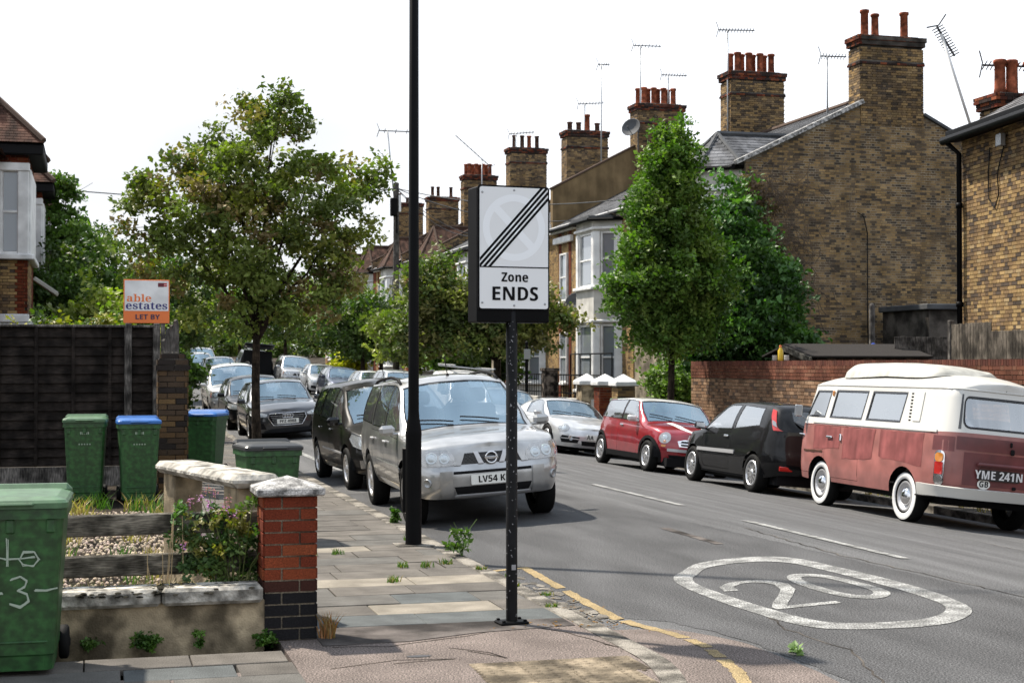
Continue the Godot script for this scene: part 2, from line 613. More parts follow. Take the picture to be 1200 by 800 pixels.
func stroke(path: PackedVector2Array, w: float, closed := false) -> Array:
	return Geometry2D.offset_polyline(path, w / 2, Geometry2D.JOIN_ROUND, Geometry2D.END_JOINED if closed else Geometry2D.END_BUTT)

func marking(n: String, polys: Array, m: Material, label := "") -> void:
	var mb := MB.new(true)
	for p in polys: road_patch(mb, p, 0.007, 0.12)
	var o := struct(n, mb, m)

func smooth_loop(p: PackedVector2Array, k := 4) -> PackedVector2Array:
	var r := PackedVector2Array()
	var n := p.size()
	for i in n:
		for j in k: r.append(p[i].cubic_interpolate(p[(i + 1) % n], p[(i + n - 1) % n], p[(i + 2) % n], float(j) / k))
	return r

func wob(p: PackedVector2Array, a := 0.012) -> PackedVector2Array:
	var r := PackedVector2Array()
	for i in p.size():
		var q := p[(i + 1) % p.size()]
		var n := maxi(1, int(p[i].distance_to(q) / 0.12))
		for k in n: r.append(p[i].lerp(q, float(k) / n) + Vector2(ro(-a, a), ro(-a, a)))
	return r

func markings() -> void:
	# centre line dashes: 3.4 m long, 1.9 m apart
	var z := -1.5
	while z > -140.0:
		marking("centre_line", [wob(pts([6.89, z, 7.0, z, 7.0, z - 3.45, 6.89, z - 3.45]), 0.006)], M.mark)
		z -= 5.37
	# the speed roundel, drawn long so that drivers read it
	var ring := smooth_loop(pts([4.84, -12.26, 5.15, -12.63, 5.65, -12.74, 5.98, -12.5, 6.07, -11.80, 6.11, -11.07, 6.09, -10.26, 5.95, -9.58, 5.64, -9.22, 5.3, -9.13, 4.78, -9.28, 4.60, -9.6, 4.55, -10.38, 4.55, -11.4, 4.64, -11.95]))
	var inner := smooth_loop(pts([4.88, -12.02, 5.14, -12.36, 5.6, -12.44, 5.82, -12.2, 5.89, -11.6, 5.92, -10.9, 5.91, -10.2, 5.83, -9.72, 5.60, -9.44, 5.33, -9.36, 4.92, -9.48, 4.77, -9.76, 4.71, -10.5, 4.69, -11.4, 4.75, -11.8]))
	var band := []
	for i in ring.size():
		var k := (i + 1) % ring.size()
		band.append(PackedVector2Array([ring[i], ring[k], inner[k], inner[i]]))
	marking("speed_roundel", band, M.mark)
	var two := pts([4.80, -11.12, 4.84, -11.32, 4.97, -11.45, 5.12, -11.46, 5.23, -11.36, 5.26, -11.2, 5.2, -10.95, 5.06, -10.7, 4.9, -10.45, 4.81, -10.27])
	var strokes := []
	for i in two.size() - 1: strokes.append_array(stroke(PackedVector2Array([two[i], two[i] + (two[i + 1] - two[i]) * 1.12]), 0.11))
	strokes.append_array(stroke(PackedVector2Array([Vector2(4.76, -10.25), Vector2(5.27, -10.25)]), 0.10))
	marking("speed_digit", strokes, M.mark)
	var zero := smooth_loop(pts([5.40, -11.35, 5.52, -11.6, 5.68, -11.58, 5.80, -11.35, 5.84, -10.85, 5.81, -10.48, 5.68, -10.28, 5.53, -10.26, 5.40, -10.45, 5.36, -10.9]))
	var zin := PackedVector2Array()
	var zc := Vector2(5.6, -10.93)
	for p in zero: zin.append(zc + (p - zc) * Vector2(0.56, 0.76))
	band = []
	for i in zero.size():
		var k := (i + 1) % zero.size()
		band.append(PackedVector2Array([zero[i], zero[k], zin[k], zin[i]]))
	marking("speed_digit", band, M.mark)
	# yellow line by the corner
	var yl := pts([3.76, -13.4, 3.7, -11.8, 3.66, -10.5, 3.66, -9.6, 3.64, -8.8, 3.5, -8.0, 3.2, -7.1])
	marking("yellow_line", yellow_bits(yl, 0.09), M.yellow)
	marking("yellow_line", [wob(pts([3.46, -13.45, 3.8, -13.42, 3.8, -13.34, 3.46, -13.36]))], M.yellow)
	# worn white paint in the gutter and the bay line further up
	for k in 26:
		var x := ro(3.38, 3.62)
		marking_bit(x, ro(-12.9, -10.4))
	marking("bay_line", [wob(pts([4.05, -24.0, 4.17, -24.0, 4.17, -33.0, 4.05, -33.0]), 0.008)], M.mark)
	marking("bay_line", [wob(pts([5.75, -15.2, 5.84, -15.2, 5.84, -13.7, 5.75, -13.7]), 0.01)], M.bitumen)
	marking("give_way_line", [wob(pts([8.35, -11.2, 8.46, -11.2, 8.46, -10.6, 8.35, -10.6]), 0.01)], M.mark)

func yellow_bits(path: PackedVector2Array, w: float) -> Array:
	var out := []
	for i in path.size() - 1:
		var n := 10
		for k in n:
			if rng.randf() < 0.10: continue
			var a := path[i].lerp(path[i + 1], float(k) / n)
			var b := path[i].lerp(path[i + 1], (k + 1.03) / n)
			var nn := (b - a).orthogonal().normalized() * w * 0.5
			out.append(wob(PackedVector2Array([a + nn * ro(0.8, 1.0), b + nn * ro(0.8, 1.0), b - nn * ro(0.75, 1.0), a - nn * ro(0.75, 1.0)]), 0.008))
	return out

var bits: MB
func marking_bit(x: float, z: float) -> void:
	if bits == null:
		bits = MB.new(true)
		var keep := bits
		for k in 60:
			var p := wob(circ(Vector2(ro(3.36, 3.62), ro(-12.9, -10.3)), ro(0.012, 0.05), ro(0.03, 0.12), 7), 0.018)
			road_patch(keep, p, 0.0065 + k * 0.00003, 0.12)
		struct("worn_white_paint", bits, M.kerb)


func pavements() -> void:
	# beds under the slabs
	var m := MB.new(true)
	m.box(Vector3(2.0, -0.22, -60.0), Vector3(2.3, 0.41, 0.1))
	var rows := []
	for z in zs(-9.9, -200.0, 60, 1.4):
		rows.append([Vector3(0.8, rise(z) - 0.016, z), Vector3(3.12, rise(z) - 0.016, z)])
	m = MB.new(true)
	m.sheet(rows, Vector3.UP)
	struct("pavement_bed", m, M.bitumen)
	# smooth tarmac apron at the corner, flush with the slabs
	var ap := MB.new()
	var outline := PackedVector2Array([Vector2(1.12, -10.0), Vector2(3.10, -10.0)])
	for z in zs(-10.0, -5.2, 16): outline.append(Vector2(kerb_x(z) - 0.15, z))
	outline.append_array(pts([-3.0, -5.2, -3.0, -8.45, 1.12, -8.75]))
	var X := Transform3D(Basis(Vector3.RIGHT, Vector3(0, 0, 1), Vector3(0, -1, 0)), Vector3.ZERO)
	ap.prism(outline, 0.0, 0.14, X)
	struct("pavement_tarmac", ap, M.apron)
	var strip := MB.new()
	strip.prism(pts([1.36, -10.02, 3.08, -10.02, 3.08, -9.72, 2.4, -9.62, 1.9, -9.42, 1.36, -9.40]), -0.004, 0.02, X)
	struct("pavement_trench", strip, M.bitumen)
	var cr := MB.new()
	for c in [pts([1.42, -9.36, 1.75, -9.3, 2.0, -9.4, 2.3, -9.52, 2.62, -9.74]), pts([2.75, -9.84, 2.95, -9.5, 3.02, -9.2, 3.1, -8.9]), pts([1.3, -8.7, 1.7, -8.85, 2.05, -8.8]), pts([2.1, -9.15, 2.3, -8.95, 2.36, -8.75])]:
		for p in stroke(wob(c, 0.012).slice(0, 9), 0.012): cr.prism(p, -0.0012, 0.001, X)
	struct("pavement_crack", cr, M.soil)
	var sc := MB.new()
	sc.prism(circ(Vector2(1.86, -8.93), 0.075, 0.03, 12), -0.003, 0.002, X)
	struct("stopcock_cover", sc, M.rimdark)
	# slabs, one by one
	var root := thing("paving_slabs", "", "")
	root.set_meta("kind", "structure")
	var z := -10.04
	var row := 0
	while z > -34.0:
		var d := 0.452 if z > -16.0 else 0.6
		var x := 1.0
		var k := 0
		var first := [0.55, 0.9, 0.4, 0.75][row % 4] as float
		while x < 3.06:
			var w := first if k == 0 else ([0.75, 0.6, 0.9][(row + k) % 3] as float)
			w = minf(w, 3.10 - x)
			if 3.10 - (x + w) < 0.2: w = 3.10 - x
			var mat = M.slab[rng.randi() % 4]
			if (row == 1 and k == 1) or (row == 4 and k in [1, 2]) or (row == 9 and k == 1): mat = M.slab[4]
			if row == 0 or (row == 2 and k == 2): mat = M.slab[5]
			if x < 3.06:
				var s := MB.new()
				s.box(Vector3.ZERO, Vector3(w - 0.008, 0.04, d - 0.008), 0.004)
				var o := obj("slab", s, mat, root)
				o.position = Vector3(x + w / 2, -0.020 + rise(z) + ro(-0.004, 0.003), z - d / 2)
				o.rotation = Vector3(ro(-0.008, 0.008), 0, ro(-0.005, 0.005))
			x += w
			k += 1
		z -= d
		row += 1
	# slabs beside the low garden wall, dark stone among them
	var sl := [[-0.9, -9.3, 0.85, 0.34, 0], [-0.05, -9.3, 0.6, 0.34, 1], [0.55, -9.3, 0.55, 0.34, 2], [-0.9, -8.95, 1.05, 0.34, 3], [0.16, -8.95, 0.62, 0.34, 5], [0.79, -8.95, 0.33, 0.34, 1], [-0.9, -8.6, 0.7, 0.4, 1], [-0.19, -8.6, 0.6, 0.4, 0], [0.42, -8.6, 0.7, 0.4, 3]]
	var r2 := thing("paving_slabs", "", "")
	r2.set_meta("kind", "structure")
	for a in sl:
		var s := MB.new()
		s.box(Vector3.ZERO, Vector3(a[2] - 0.008, 0.04, a[3] - 0.008), 0.004)
		var o := obj("slab", s, M.slab[a[4]], r2)
		o.position = Vector3(a[0] + a[2] / 2, -0.014 + ro(-0.003, 0.003), a[1] + a[3] / 2)
	# kerb stones, laid end to end round the corner
	var kr := thing("kerb_left", "", "")
	kr.set_meta("kind", "structure")
	z = -5.6
	while z > -60.0:
		var len := 0.46 if z > -9.5 else 0.91
		var a := Vector3(kerb_x(z) - 0.07, rise(z), z)
		var b := Vector3(kerb_x(z - len) - 0.07, rise(z - len), z - len)
		var s := MB.new()
		var dir := (a - b).normalized()
		if z > -9.6:
			var z2 := z - len + 0.006
			var m1 := (z + z2) / 2
			s.prism(PackedVector2Array([Vector2(kerb_x(z), z), Vector2(kerb_x(m1), m1), Vector2(kerb_x(z2), z2), Vector2(kerb_x(z2) - 0.15, z2), Vector2(kerb_x(m1) - 0.15, m1), Vector2(kerb_x(z) - 0.15, z)]), -0.005, 0.2, Transform3D(Basis(Vector3.RIGHT, Vector3(0, 0, 1), Vector3(0, -1, 0)), Vector3.ZERO))
			obj("kerb_stone", s, M.kerb, kr)
			z -= len
			continue
		s.box(Vector3.ZERO, Vector3(0.145, 0.26, a.distance_to(b) - 0.008), 0.012)
		var o := obj("kerb_stone", s, M.kerb, kr)
		o.position = (a + b) / 2 + Vector3(ro(-0.006, 0.006), -0.128 + ro(-0.004, 0.004), 0)
		o.basis = Basis.looking_at(-dir, Vector3.UP)
		z -= len
	var far := MB.new()
	for k in 30:
		var za := -60.4 - k * 4.0
		far.box(Vector3(3.18, rise(za - 2.0) - 0.128, za - 2.0), Vector3(0.14, 0.26, 4.0), 0.01)
	struct("kerb_left", far, M.kerb)
	var kb := MB.new()
	for k in 64:
		var za := 10.0 - k * 2.5
		kb.box(Vector3(12.02, rise(za) - 0.478, za), Vector3(0.14, 0.26, 2.49), 0.01)
	struct("kerb_right", kb, M.kerb)
	rows = []
	var rb := MB.new(true)
	for zz in zs(10.0, -200.0, 60):
		rows.append([Vector3(12.09, pav_right(12.09, zz), zz), Vector3(14.2, pav_right(14.2, zz), zz)])
	rb.sheet(rows, Vector3.UP)
	struct("pavement_right", rb, M.slab[1])
	rows = []
	var rg := MB.new(true)
	for zz in zs(10.0, -200.0, 60):
		rows.append([Vector3(14.2, pav_right(14.2, zz) + 0.01, zz), Vector3(60.0, pav_right(14.2, zz) + 0.01, zz)])
	rg.sheet(rows, Vector3.UP)
	struct("garden_ground_right", rg, M.soil)
	# tactile paving: blister rows on buff slabs
	var tp := thing("tactile_paving", "", "")
	tp.set_meta("kind", "structure")
	var bl := MB.new(true)
	bl.lathe([Vector2(0.017, 0.0), Vector2(0.014, 0.004), Vector2(0.006, 0.006), Vector2(0.0, 0.006)], 8)
	var blister := bl.done()
	var nb := 0
	for iz in 5:
		for ix in 5:
			var c := Vector3(2.22 + ix * 0.265 - iz * 0.02, 0.0, -8.62 + iz * 0.4 + 0.2)
			var w := 0.263
			if c.x + w / 2 > kerb_x(c.z - 0.2) - 0.14: w = (kerb_x(c.z + 0.2) - 0.15) - (c.x - 0.1315)
			if w < 0.08: continue
			var s := MB.new()
			s.box(Vector3.ZERO, Vector3(w, 0.03, 0.395), 0.003)
			var o := obj("tactile_slab", s, M.tactile, tp)
			o.position = c + Vector3(-(0.263 - w) / 2, -0.0115 + ro(-0.001, 0.001), 0)
	var xs := []
	for iz in 30:
		for ix in 20:
			var p := Vector3(2.23 - 0.13 + ix * 0.066 - iz * 0.0034, 0.002, -8.58 + iz * 0.066)
			if p.x < kerb_x(p.z) - 0.19: xs.append(Transform3D(Basis(), p))
	multi("blister", blister, M.tactile, xs, [], tp)


# ---------------------------------------------------------------- brickwork
const STOCK := [[0.62, 0.42, 0.19], [0.56, 0.365, 0.165], [0.50, 0.325, 0.155], [0.40, 0.26, 0.135], [0.28, 0.19, 0.115], [0.16, 0.12, 0.09], [0.65, 0.47, 0.25], [0.44, 0.295, 0.16]]
const GABLE := [[0.58, 0.385, 0.18], [0.52, 0.34, 0.155], [0.45, 0.295, 0.14], [0.34, 0.23, 0.125], [0.23, 0.165, 0.105], [0.14, 0.108, 0.08], [0.50, 0.345, 0.175], [0.30, 0.21, 0.125]]
const REDS := [[0.30, 0.075, 0.035], [0.26, 0.06, 0.03], [0.22, 0.052, 0.028], [0.33, 0.10, 0.045], [0.13, 0.045, 0.03], [0.06, 0.04, 0.035]]
const WALLB := [[0.46, 0.28, 0.17], [0.40, 0.235, 0.14], [0.50, 0.32, 0.20], [0.31, 0.19, 0.12], [0.20, 0.135, 0.10], [0.43, 0.27, 0.17]]

var unit_box: ArrayMesh
var tint_mats := {}

func brick_mat(c: Color) -> StandardMaterial3D:
	var key := "%.3f %.3f %.3f" % [c.r, c.g, c.b]
	if not tint_mats.has(key):
		var m: StandardMaterial3D = M.brick.duplicate()
		m.vertex_color_use_as_albedo = false
		m.albedo_color = c.linear_to_srgb()
		tint_mats[key] = m
	return tint_mats[key]

# bricks on the face through O, along U, facing N; inside(u, y) says where; the nparts nearest the camera are parts, the rest one joined part
func bricks(parent: Node3D, O: Vector3, U: Vector3, N: Vector3, len: float, h: float, inside: Callable, pal: Array, o := {}) -> void:
	if unit_box == null:
		var ub := MB.new()
		ub.box(Vector3.ZERO, Vector3.ONE)
		unit_box = ub.done()
	var nz := FastNoiseLite.new()
	nz.seed = o.get("seed", 5)
	nz.frequency = o.get("freq", 0.5)
	nz.fractal_octaves = 3
	var pitch: float = o.get("pitch", 0.075)
	var unit: float = o.get("unit", 0.225)
	var proud: float = o.get("proud", 0.008)
	var flem: bool = o.get("flemish", true)
	var list := []
	var rowsn := int(h / pitch)
	for j in rowsn:
		var y := (j + 0.5) * pitch
		var u := -unit * (0.0 if j % 2 == 0 else (0.75 if flem else 0.5))
		var k := 0
		while u < len:
			var w := unit if not flem or k % 2 == 0 else unit * 0.5
			var a := maxf(u, 0.0)
			var b := minf(u + w, len)
			if b - a > 0.03 and inside.call((a + b) / 2, y):
				var v: float = nz.get_noise_2d(a * 1.3 + 30.0, y * 2.0) * 0.55 + ro(-0.72, 0.72)
				var ci := clampi(int((v * 0.55 + 0.42 + o.get("bias", 0.0)) * pal.size()), 0, pal.size() - 1)
				if flem and k % 2 == 1 and rng.randf() < 0.35: ci = mini(pal.size() - 1, ci + 2)
				if o.has("dirt"): ci = o.dirt.call(ci, (a + b) / 2, y)
				var p := O + U * (a + b) / 2 + Vector3.UP * y + N * (proud - 0.045 + ro(-0.002, 0.002))
				list.append([p, b - a - 0.011, ci])
			u += w
			k += 1
	var np: int = o.get("parts", 0)
	if np > 0:
		list.sort_custom(func(p, q): return p[0].distance_squared_to(cam_pos) < q[0].distance_squared_to(cam_pos))
	var xs := []
	var cs := []
	var V2 := N.cross(U).normalized()
	for i in list.size():
		var e = list[i]
		var X := Transform3D(Basis(U * (e[1] - o.get("joint", 0.0)), Vector3.UP * (pitch - 0.011 - o.get("joint", 0.0)), N * 0.09), e[0] + U * ro(-0.001, 0.001))
		var c = pal[e[2]]
		var col := Color(c[0], c[1], c[2])
		if i < np:
			var b := MeshInstance3D.new()
			b.name = "brick"
			b.mesh = unit_box
			b.set_surface_override_material(0, brick_mat(col))
			b.transform = parent.transform.affine_inverse() * X
			parent.add_child(b, true)
		else:
			xs.append(parent.transform.affine_inverse() * X)
			cs.append(col * (ro(0.85, 1.15) * (1.0 + 0.35 * nz.get_noise_2d(e[0].dot(U) * 0.6 + 70.0, e[0].y * 0.6))))
	if xs.size(): multi("brickwork", unit_box, M.brick, xs, cs, parent)

# flat courses of slates or tiles on the slope O + U*u + S*v
func shingles(parent: Node3D, n: String, O: Vector3, U: Vector3, S: Vector3, len: float, run: float, w: float, g: float, inside: Callable, m: Material, base: Color, thick := 0.012) -> void:
	var N := U.cross(S).normalized()
	if N.y < 0: N = -N
	var ub := MB.new()
	ub.box(Vector3.ZERO, Vector3.ONE)
	var mesh := ub.done()
	var xs := []
	var cs := []
	var inv := parent.transform.affine_inverse()
	for j in int(run / g):
		var u := -w * (0.5 if j % 2 else 0.0)
		while u < len:
			var a := maxf(u, 0)
			var b := minf(u + w, len)
			if b - a > 0.04 and inside.call((a + b) / 2, (j + 0.5) * g):
				var S2 := (S + N * -0.06).normalized()
				var X := Transform3D(Basis(U * (b - a - 0.006), N * thick, S2 * (g * 1.25)), O + U * (a + b) / 2 + S * (j + 0.5) * g + N * (thick * 0.6 + 0.012))
				xs.append(inv * X)
				var v := ro(0.8, 1.2)
				cs.append(Color(base.r * v, base.g * v, base.b * v))
			u += w
	multi(n, mesh, m, xs, cs, parent)

func stack(parent: Node3D, at: Vector3, wx: float, wz: float, bottom: float, top: float, pal: Array, pots: Array, dark := false) -> void:
	# chimney stack with oversailing courses, band and clay pots
	var ch := Node3D.new()
	ch.name = "chimney"
	parent.add_child(ch, true)
	var core := MB.new()
	core.box(Vector3(at.x, (bottom + top) / 2 - 0.05, at.z), Vector3(wx - 0.06, top - bottom - 0.1, wz - 0.06))
	for e in [[top - 0.16, 0.10, 0.15], [top - 0.03, 0.16, 0.12], [top - 0.75, 0.06, 0.12]]:
		core.box(Vector3(at.x, e[0], at.z), Vector3(wx + e[1], e[2], wz + e[1]), 0.015)
	core.box(Vector3(at.x, top + 0.06, at.z), Vector3(wx - 0.15, 0.09, wz - 0.15), 0.04)
	obj("stack_core", core, M.mortar_dark, ch)
	ch.transform = Transform3D()
	var all := func(_u, _y): return true
	var sh := parent.transform
	var yt := top - 0.22 - bottom
	var keep := parent.transform
	for f in [[Vector3(-wx / 2, 0, wz / 2), Vector3.RIGHT, Vector3(0, 0, 1), wx], [Vector3(-wx / 2, 0, -wz / 2), Vector3(0, 0, 1), Vector3.LEFT, wz]]:
		var O: Vector3 = Vector3(at.x, bottom, at.z) + f[0]
		var hold := Node3D.new()
		bricks_in(ch, O, f[1], f[2], f[3], yt, all, pal, {bias = 0.28 if dark else 0.12, seed = int(at.z * 3) + 5, proud = 0.012})
		# bands of brick
		for e in [[top - 0.235, 0.05, 2], [top - 0.095, 0.085, 2], [top - 0.815, 0.034, 1]]:
			bricks_in(ch, Vector3(at.x, e[0], at.z) + f[0] * (1.0 + 2.0 * e[1] / maxf(wx, wz)) + f[2] * (e[1] * 0.4), f[1], f[2], f[3] + e[1] * 2.0, e[2] * 0.075 + 0.01, all, REDS, {bias = 0.35, seed = 3, proud = 0.01})
		hold.free()
	var lp := [[Vector2(0.125, 0), Vector2(0.13, 0.05), Vector2(0.115, 0.12), Vector2(0.108, 0.62), Vector2(0.135, 0.64), Vector2(0.138, 0.70), Vector2(0.115, 0.72), Vector2(0.095, 0.70), Vector2(0.09, 0.4)],
		[Vector2(0.13, 0), Vector2(0.12, 0.1), Vector2(0.115, 0.72), Vector2(0.145, 0.74), Vector2(0.145, 0.82), Vector2(0.11, 0.83), Vector2(0.09, 0.6)],
		[Vector2(0.13, 0), Vector2(0.12, 0.1), Vector2(0.115, 0.34), Vector2(0.145, 0.36), Vector2(0.145, 0.42), Vector2(0.11, 0.43), Vector2(0.09, 0.2)]]
	for p in pots:
		var mb := MB.new(true)
		mb.lathe(lp[p[2]], 14)
		var o := obj("chimney_pot", mb, M.pot_dark if p.size() > 3 else M.pot, ch)
		o.position = Vector3(at.x + p[0], top + 0.08, at.z + p[1])

# bricks whose parent stands at the origin of its thing
func bricks_in(parent: Node3D, O: Vector3, U: Vector3, N: Vector3, len: float, h: float, inside: Callable, pal: Array, o := {}) -> void:
	bricks(parent, O, U, N, len, h, inside, pal, o)

# a sash window facing N at p (bottom centre), w x h: frame, two panes, sill
func window(parent: Node3D, p: Vector3, N: Vector3, w: float, h: float, o := {}) -> void:
	var U := Vector3.UP.cross(N).normalized()
	var B := Basis(U, Vector3.UP, N)
	var wn := Node3D.new()
	wn.name = "window"
	parent.add_child(wn, true)
	wn.transform = Transform3D(B, p)
	var f := MB.new()
	var t: float = o.get("t", 0.07)
	for s in [-1, 1]: f.box(Vector3(s * (w / 2 - t / 2), h / 2, 0.0), Vector3(t, h, 0.10), 0.008)
	f.box(Vector3(0, h - t / 2, 0.0), Vector3(w - 2 * t, t, 0.10), 0.008)
	f.box(Vector3(0, t / 2, 0.0), Vector3(w - 2 * t, t, 0.10), 0.008)
	f.box(Vector3(0, h * 0.5, 0.012), Vector3(w - 2 * t, 0.06, 0.06), 0.006)
	if o.get("mullion", false): f.box(Vector3(0, h * 0.75, 0.0), Vector3(0.05, h * 0.42, 0.06), 0.006)
	obj("frame", f, M.white, wn)
	for k in 2:
		var g := MB.new()
		g.box(Vector3(0, h * (0.27 if k == 0 else 0.74), -0.012 - k * 0.012), Vector3(w - 2 * t - 0.01, h * 0.5 - t, 0.008))
		obj("pane", g, M.win_glass, wn)
	if o.get("sill", true):
		var s := MB.new()
		s.box(Vector3(0, -0.05, 0.06), Vector3(w + 0.16, 0.09, 0.24), 0.012)
		obj("sill", s, M.white, wn)

# a canted bay, storeys tall, its back on the facade plane x = fx; centre z, half width hw
func bay(parent: Node3D, fx: float, cz: float, y0: float, storeys: Array, o := {}) -> void:
	var b := Node3D.new()
	b.name = "bay_window"
	parent.add_child(b, true)
	var hw: float = o.get("hw", 1.75)
	var dep: float = o.get("dep", 0.85)
	var fl: float = hw - 0.75
	var dir: float = o.get("dir", -1.0)   # -1 juts towards -x
	var P := [Vector3(fx, 0, cz + hw), Vector3(fx + dir * dep, 0, cz + fl), Vector3(fx + dir * dep, 0, cz - fl), Vector3(fx, 0, cz - hw)]
	var ytop: float = y0
	var trim := MB.new()
	for s in storeys:
		# s = [bottom of window, top of window, top of storey]
		var yb: float = y0 + s[0]
		var yt: float = y0 + s[1]
		var ys: float = y0 + s[2]
		var wall := MB.new()
		var head := MB.new()
		for i in 3:
			var a: Vector3 = P[i]
			var c: Vector3 = P[i + 1]
			var U := (c - a).normalized()
			var N := Vector3.UP.cross(U)
			if N.x * dir < 0.0 and absf(N.x) > 0.1: N = -N
			elif absf(N.x) <= 0.1 and N.z * (a.z - cz) < 0: N = -N
			var ln := a.distance_to(c)
			var mid := (a + c) / 2
			# below, above, and corner posts
			var B := Basis(U, Vector3.UP, U.cross(Vector3.UP))
			wall.box(mid + Vector3.UP * (ytop + yb) / 2 - N * 0.1, Vector3(ln, yb - ytop, 0.2), 0.0, B)
			head.box(mid + Vector3.UP * (yt + ys) / 2 - N * 0.1, Vector3(ln, ys - yt, 0.2), 0.0, B)
			trim.box(mid + Vector3.UP * (yb - 0.06) + N * 0.05, Vector3(ln + 0.12, 0.12, 0.16), 0.02, B)
			trim.box(mid + Vector3.UP * (yt + 0.12) + N * 0.03, Vector3(ln + 0.08, 0.1, 0.12), 0.02, B)
			for e in [a, c]:
				var t := MB.new()
				var q: Vector3 = e + (mid - e).normalized() * 0.13
				trim.box(q + Vector3.UP * (yb + yt) / 2 - N * 0.06, Vector3(0.26, yt - yb, 0.16), 0.02, B)
			var w := ln - 0.54
			if w > 0.2: window(b, mid + Vector3.UP * yb - N * 0.08, N, w, yt - yb, {sill = false})
		ytop = ys
		obj("bay_wall", wall, M.white_render, b)
		obj("bay_wall", head, M.white_render, b)
	obj("bay_trim", trim, M.white, b)
	# roof
	var rf: String = o.get("roof", "flat")
	var e := 0.22
	var Q := [P[0] + Vector3(0, ytop, e * 0.5), P[1] + Vector3(dir * e, ytop, e * 0.4), P[2] + Vector3(dir * e, ytop, -e * 0.4), P[3] + Vector3(0, ytop, -e * 0.5)]
	var r := MB.new()
	var gut := MB.new()
	for i in 3: gut.tube([Q[i] + Vector3(0, -0.02, 0), Q[i + 1] + Vector3(0, -0.02, 0)], 0.07, 6)
	obj("gutter_pipe", gut, M.black, b)
	if rf == "flat":
		r.prism(PackedVector2Array([Vector2(Q[0].x, Q[0].z), Vector2(Q[1].x, Q[1].z), Vector2(Q[2].x, Q[2].z), Vector2(Q[3].x, Q[3].z)]), -0.12, 0.02, Transform3D(Basis(Vector3.RIGHT, Vector3(0, 0, 1), Vector3(0, -1, 0)), Vector3(0, ytop, 0)))
		obj("bay_roof", r, M.lead, b)
		return
	var hgt: float = o.get("rise", 1.5)
	var back: float = o.get("back", 1.6)
	var A := Vector3(fx + dir * (dep - 0.85 - 0.0) - dir * 0.0, ytop + hgt, cz)   # apex above the front
	var Bk := Vector3(fx - dir * back, ytop + hgt, cz)
	var K := [Q[0] - Vector3(dir * back, 0, 0), Q[3] - Vector3(dir * back, 0, 0)]
	for tri in [[Q[0], Q[1], A], [Q[1], Q[2], A], [Q[2], Q[3], A]]: r.to(tri[0], tri[1], tri[2], Vector3.UP)
	r.qo(K[0], Q[0], A, Bk, Vector3.UP)
	r.qo(K[1], Q[3], A, Bk, Vector3.UP)
	obj("bay_roof", r, M.tile if rf == "tile" else M.slate, b)
	var hip := MB.new()
	for q in Q: hip.tube([q + Vector3(0, 0.03, 0), A + Vector3(0, 0.04, 0)], 0.07, 6)
	hip.tube([A + Vector3(0, 0.05, 0), Bk + Vector3(0, 0.05, 0)], 0.08, 6)
	obj("ridge_tile", hip, M.ridge if rf == "tile" else M.lead, b)
	# courses of slates or tiles on the faces
	var faces := [[Q[0], Q[1], A, A], [Q[1], Q[2], A, A], [Q[2], Q[3], A, A], [K[0], Q[0], A, Bk], [K[1], Q[3], A, Bk]]
	for f in faces:
		var U: Vector3 = (f[1] - f[0]).normalized()
		var ln: float = f[0].distance_to(f[1])
		var foot: Vector3 = f[0] + U * (f[2] - f[0]).dot(U)
		var S: Vector3 = (f[2] - foot).normalized()
		var run: float = foot.distance_to(f[2])
		var pa: float = (f[3] - f[0]).dot(U)
		var pb: float = (f[2] - f[0]).dot(U)
		var lo := minf(pa, pb)
		var hi := maxf(pa, pb)
		shingles(b, "roof_tiles" if rf == "tile" else "roof_slates", f[0], U, S, ln, run, 0.25, 0.19 if rf == "slate" else 0.11,
			func(u, v): var t: float = v / run; return u > lerpf(0.0, lo, t) and u < lerpf(ln, hi, t),
			M.tile if rf == "tile" else M.slate, Color(0.85, 0.85, 0.85) if rf == "tile" else Color(1, 1, 1))


const CH_Z := [-41.9, -51.5, -61.3, -71.3, -81.8, -92.7, -103.1, -114.9, -126.8]

func pots8(dz := 0.5) -> Array:
	var r := []
	for i in 4:
		r.append([-0.66 + i * 0.44, 0.17, 0])
		r.append([-0.80 + i * 0.44, -0.17, 0])
	return r

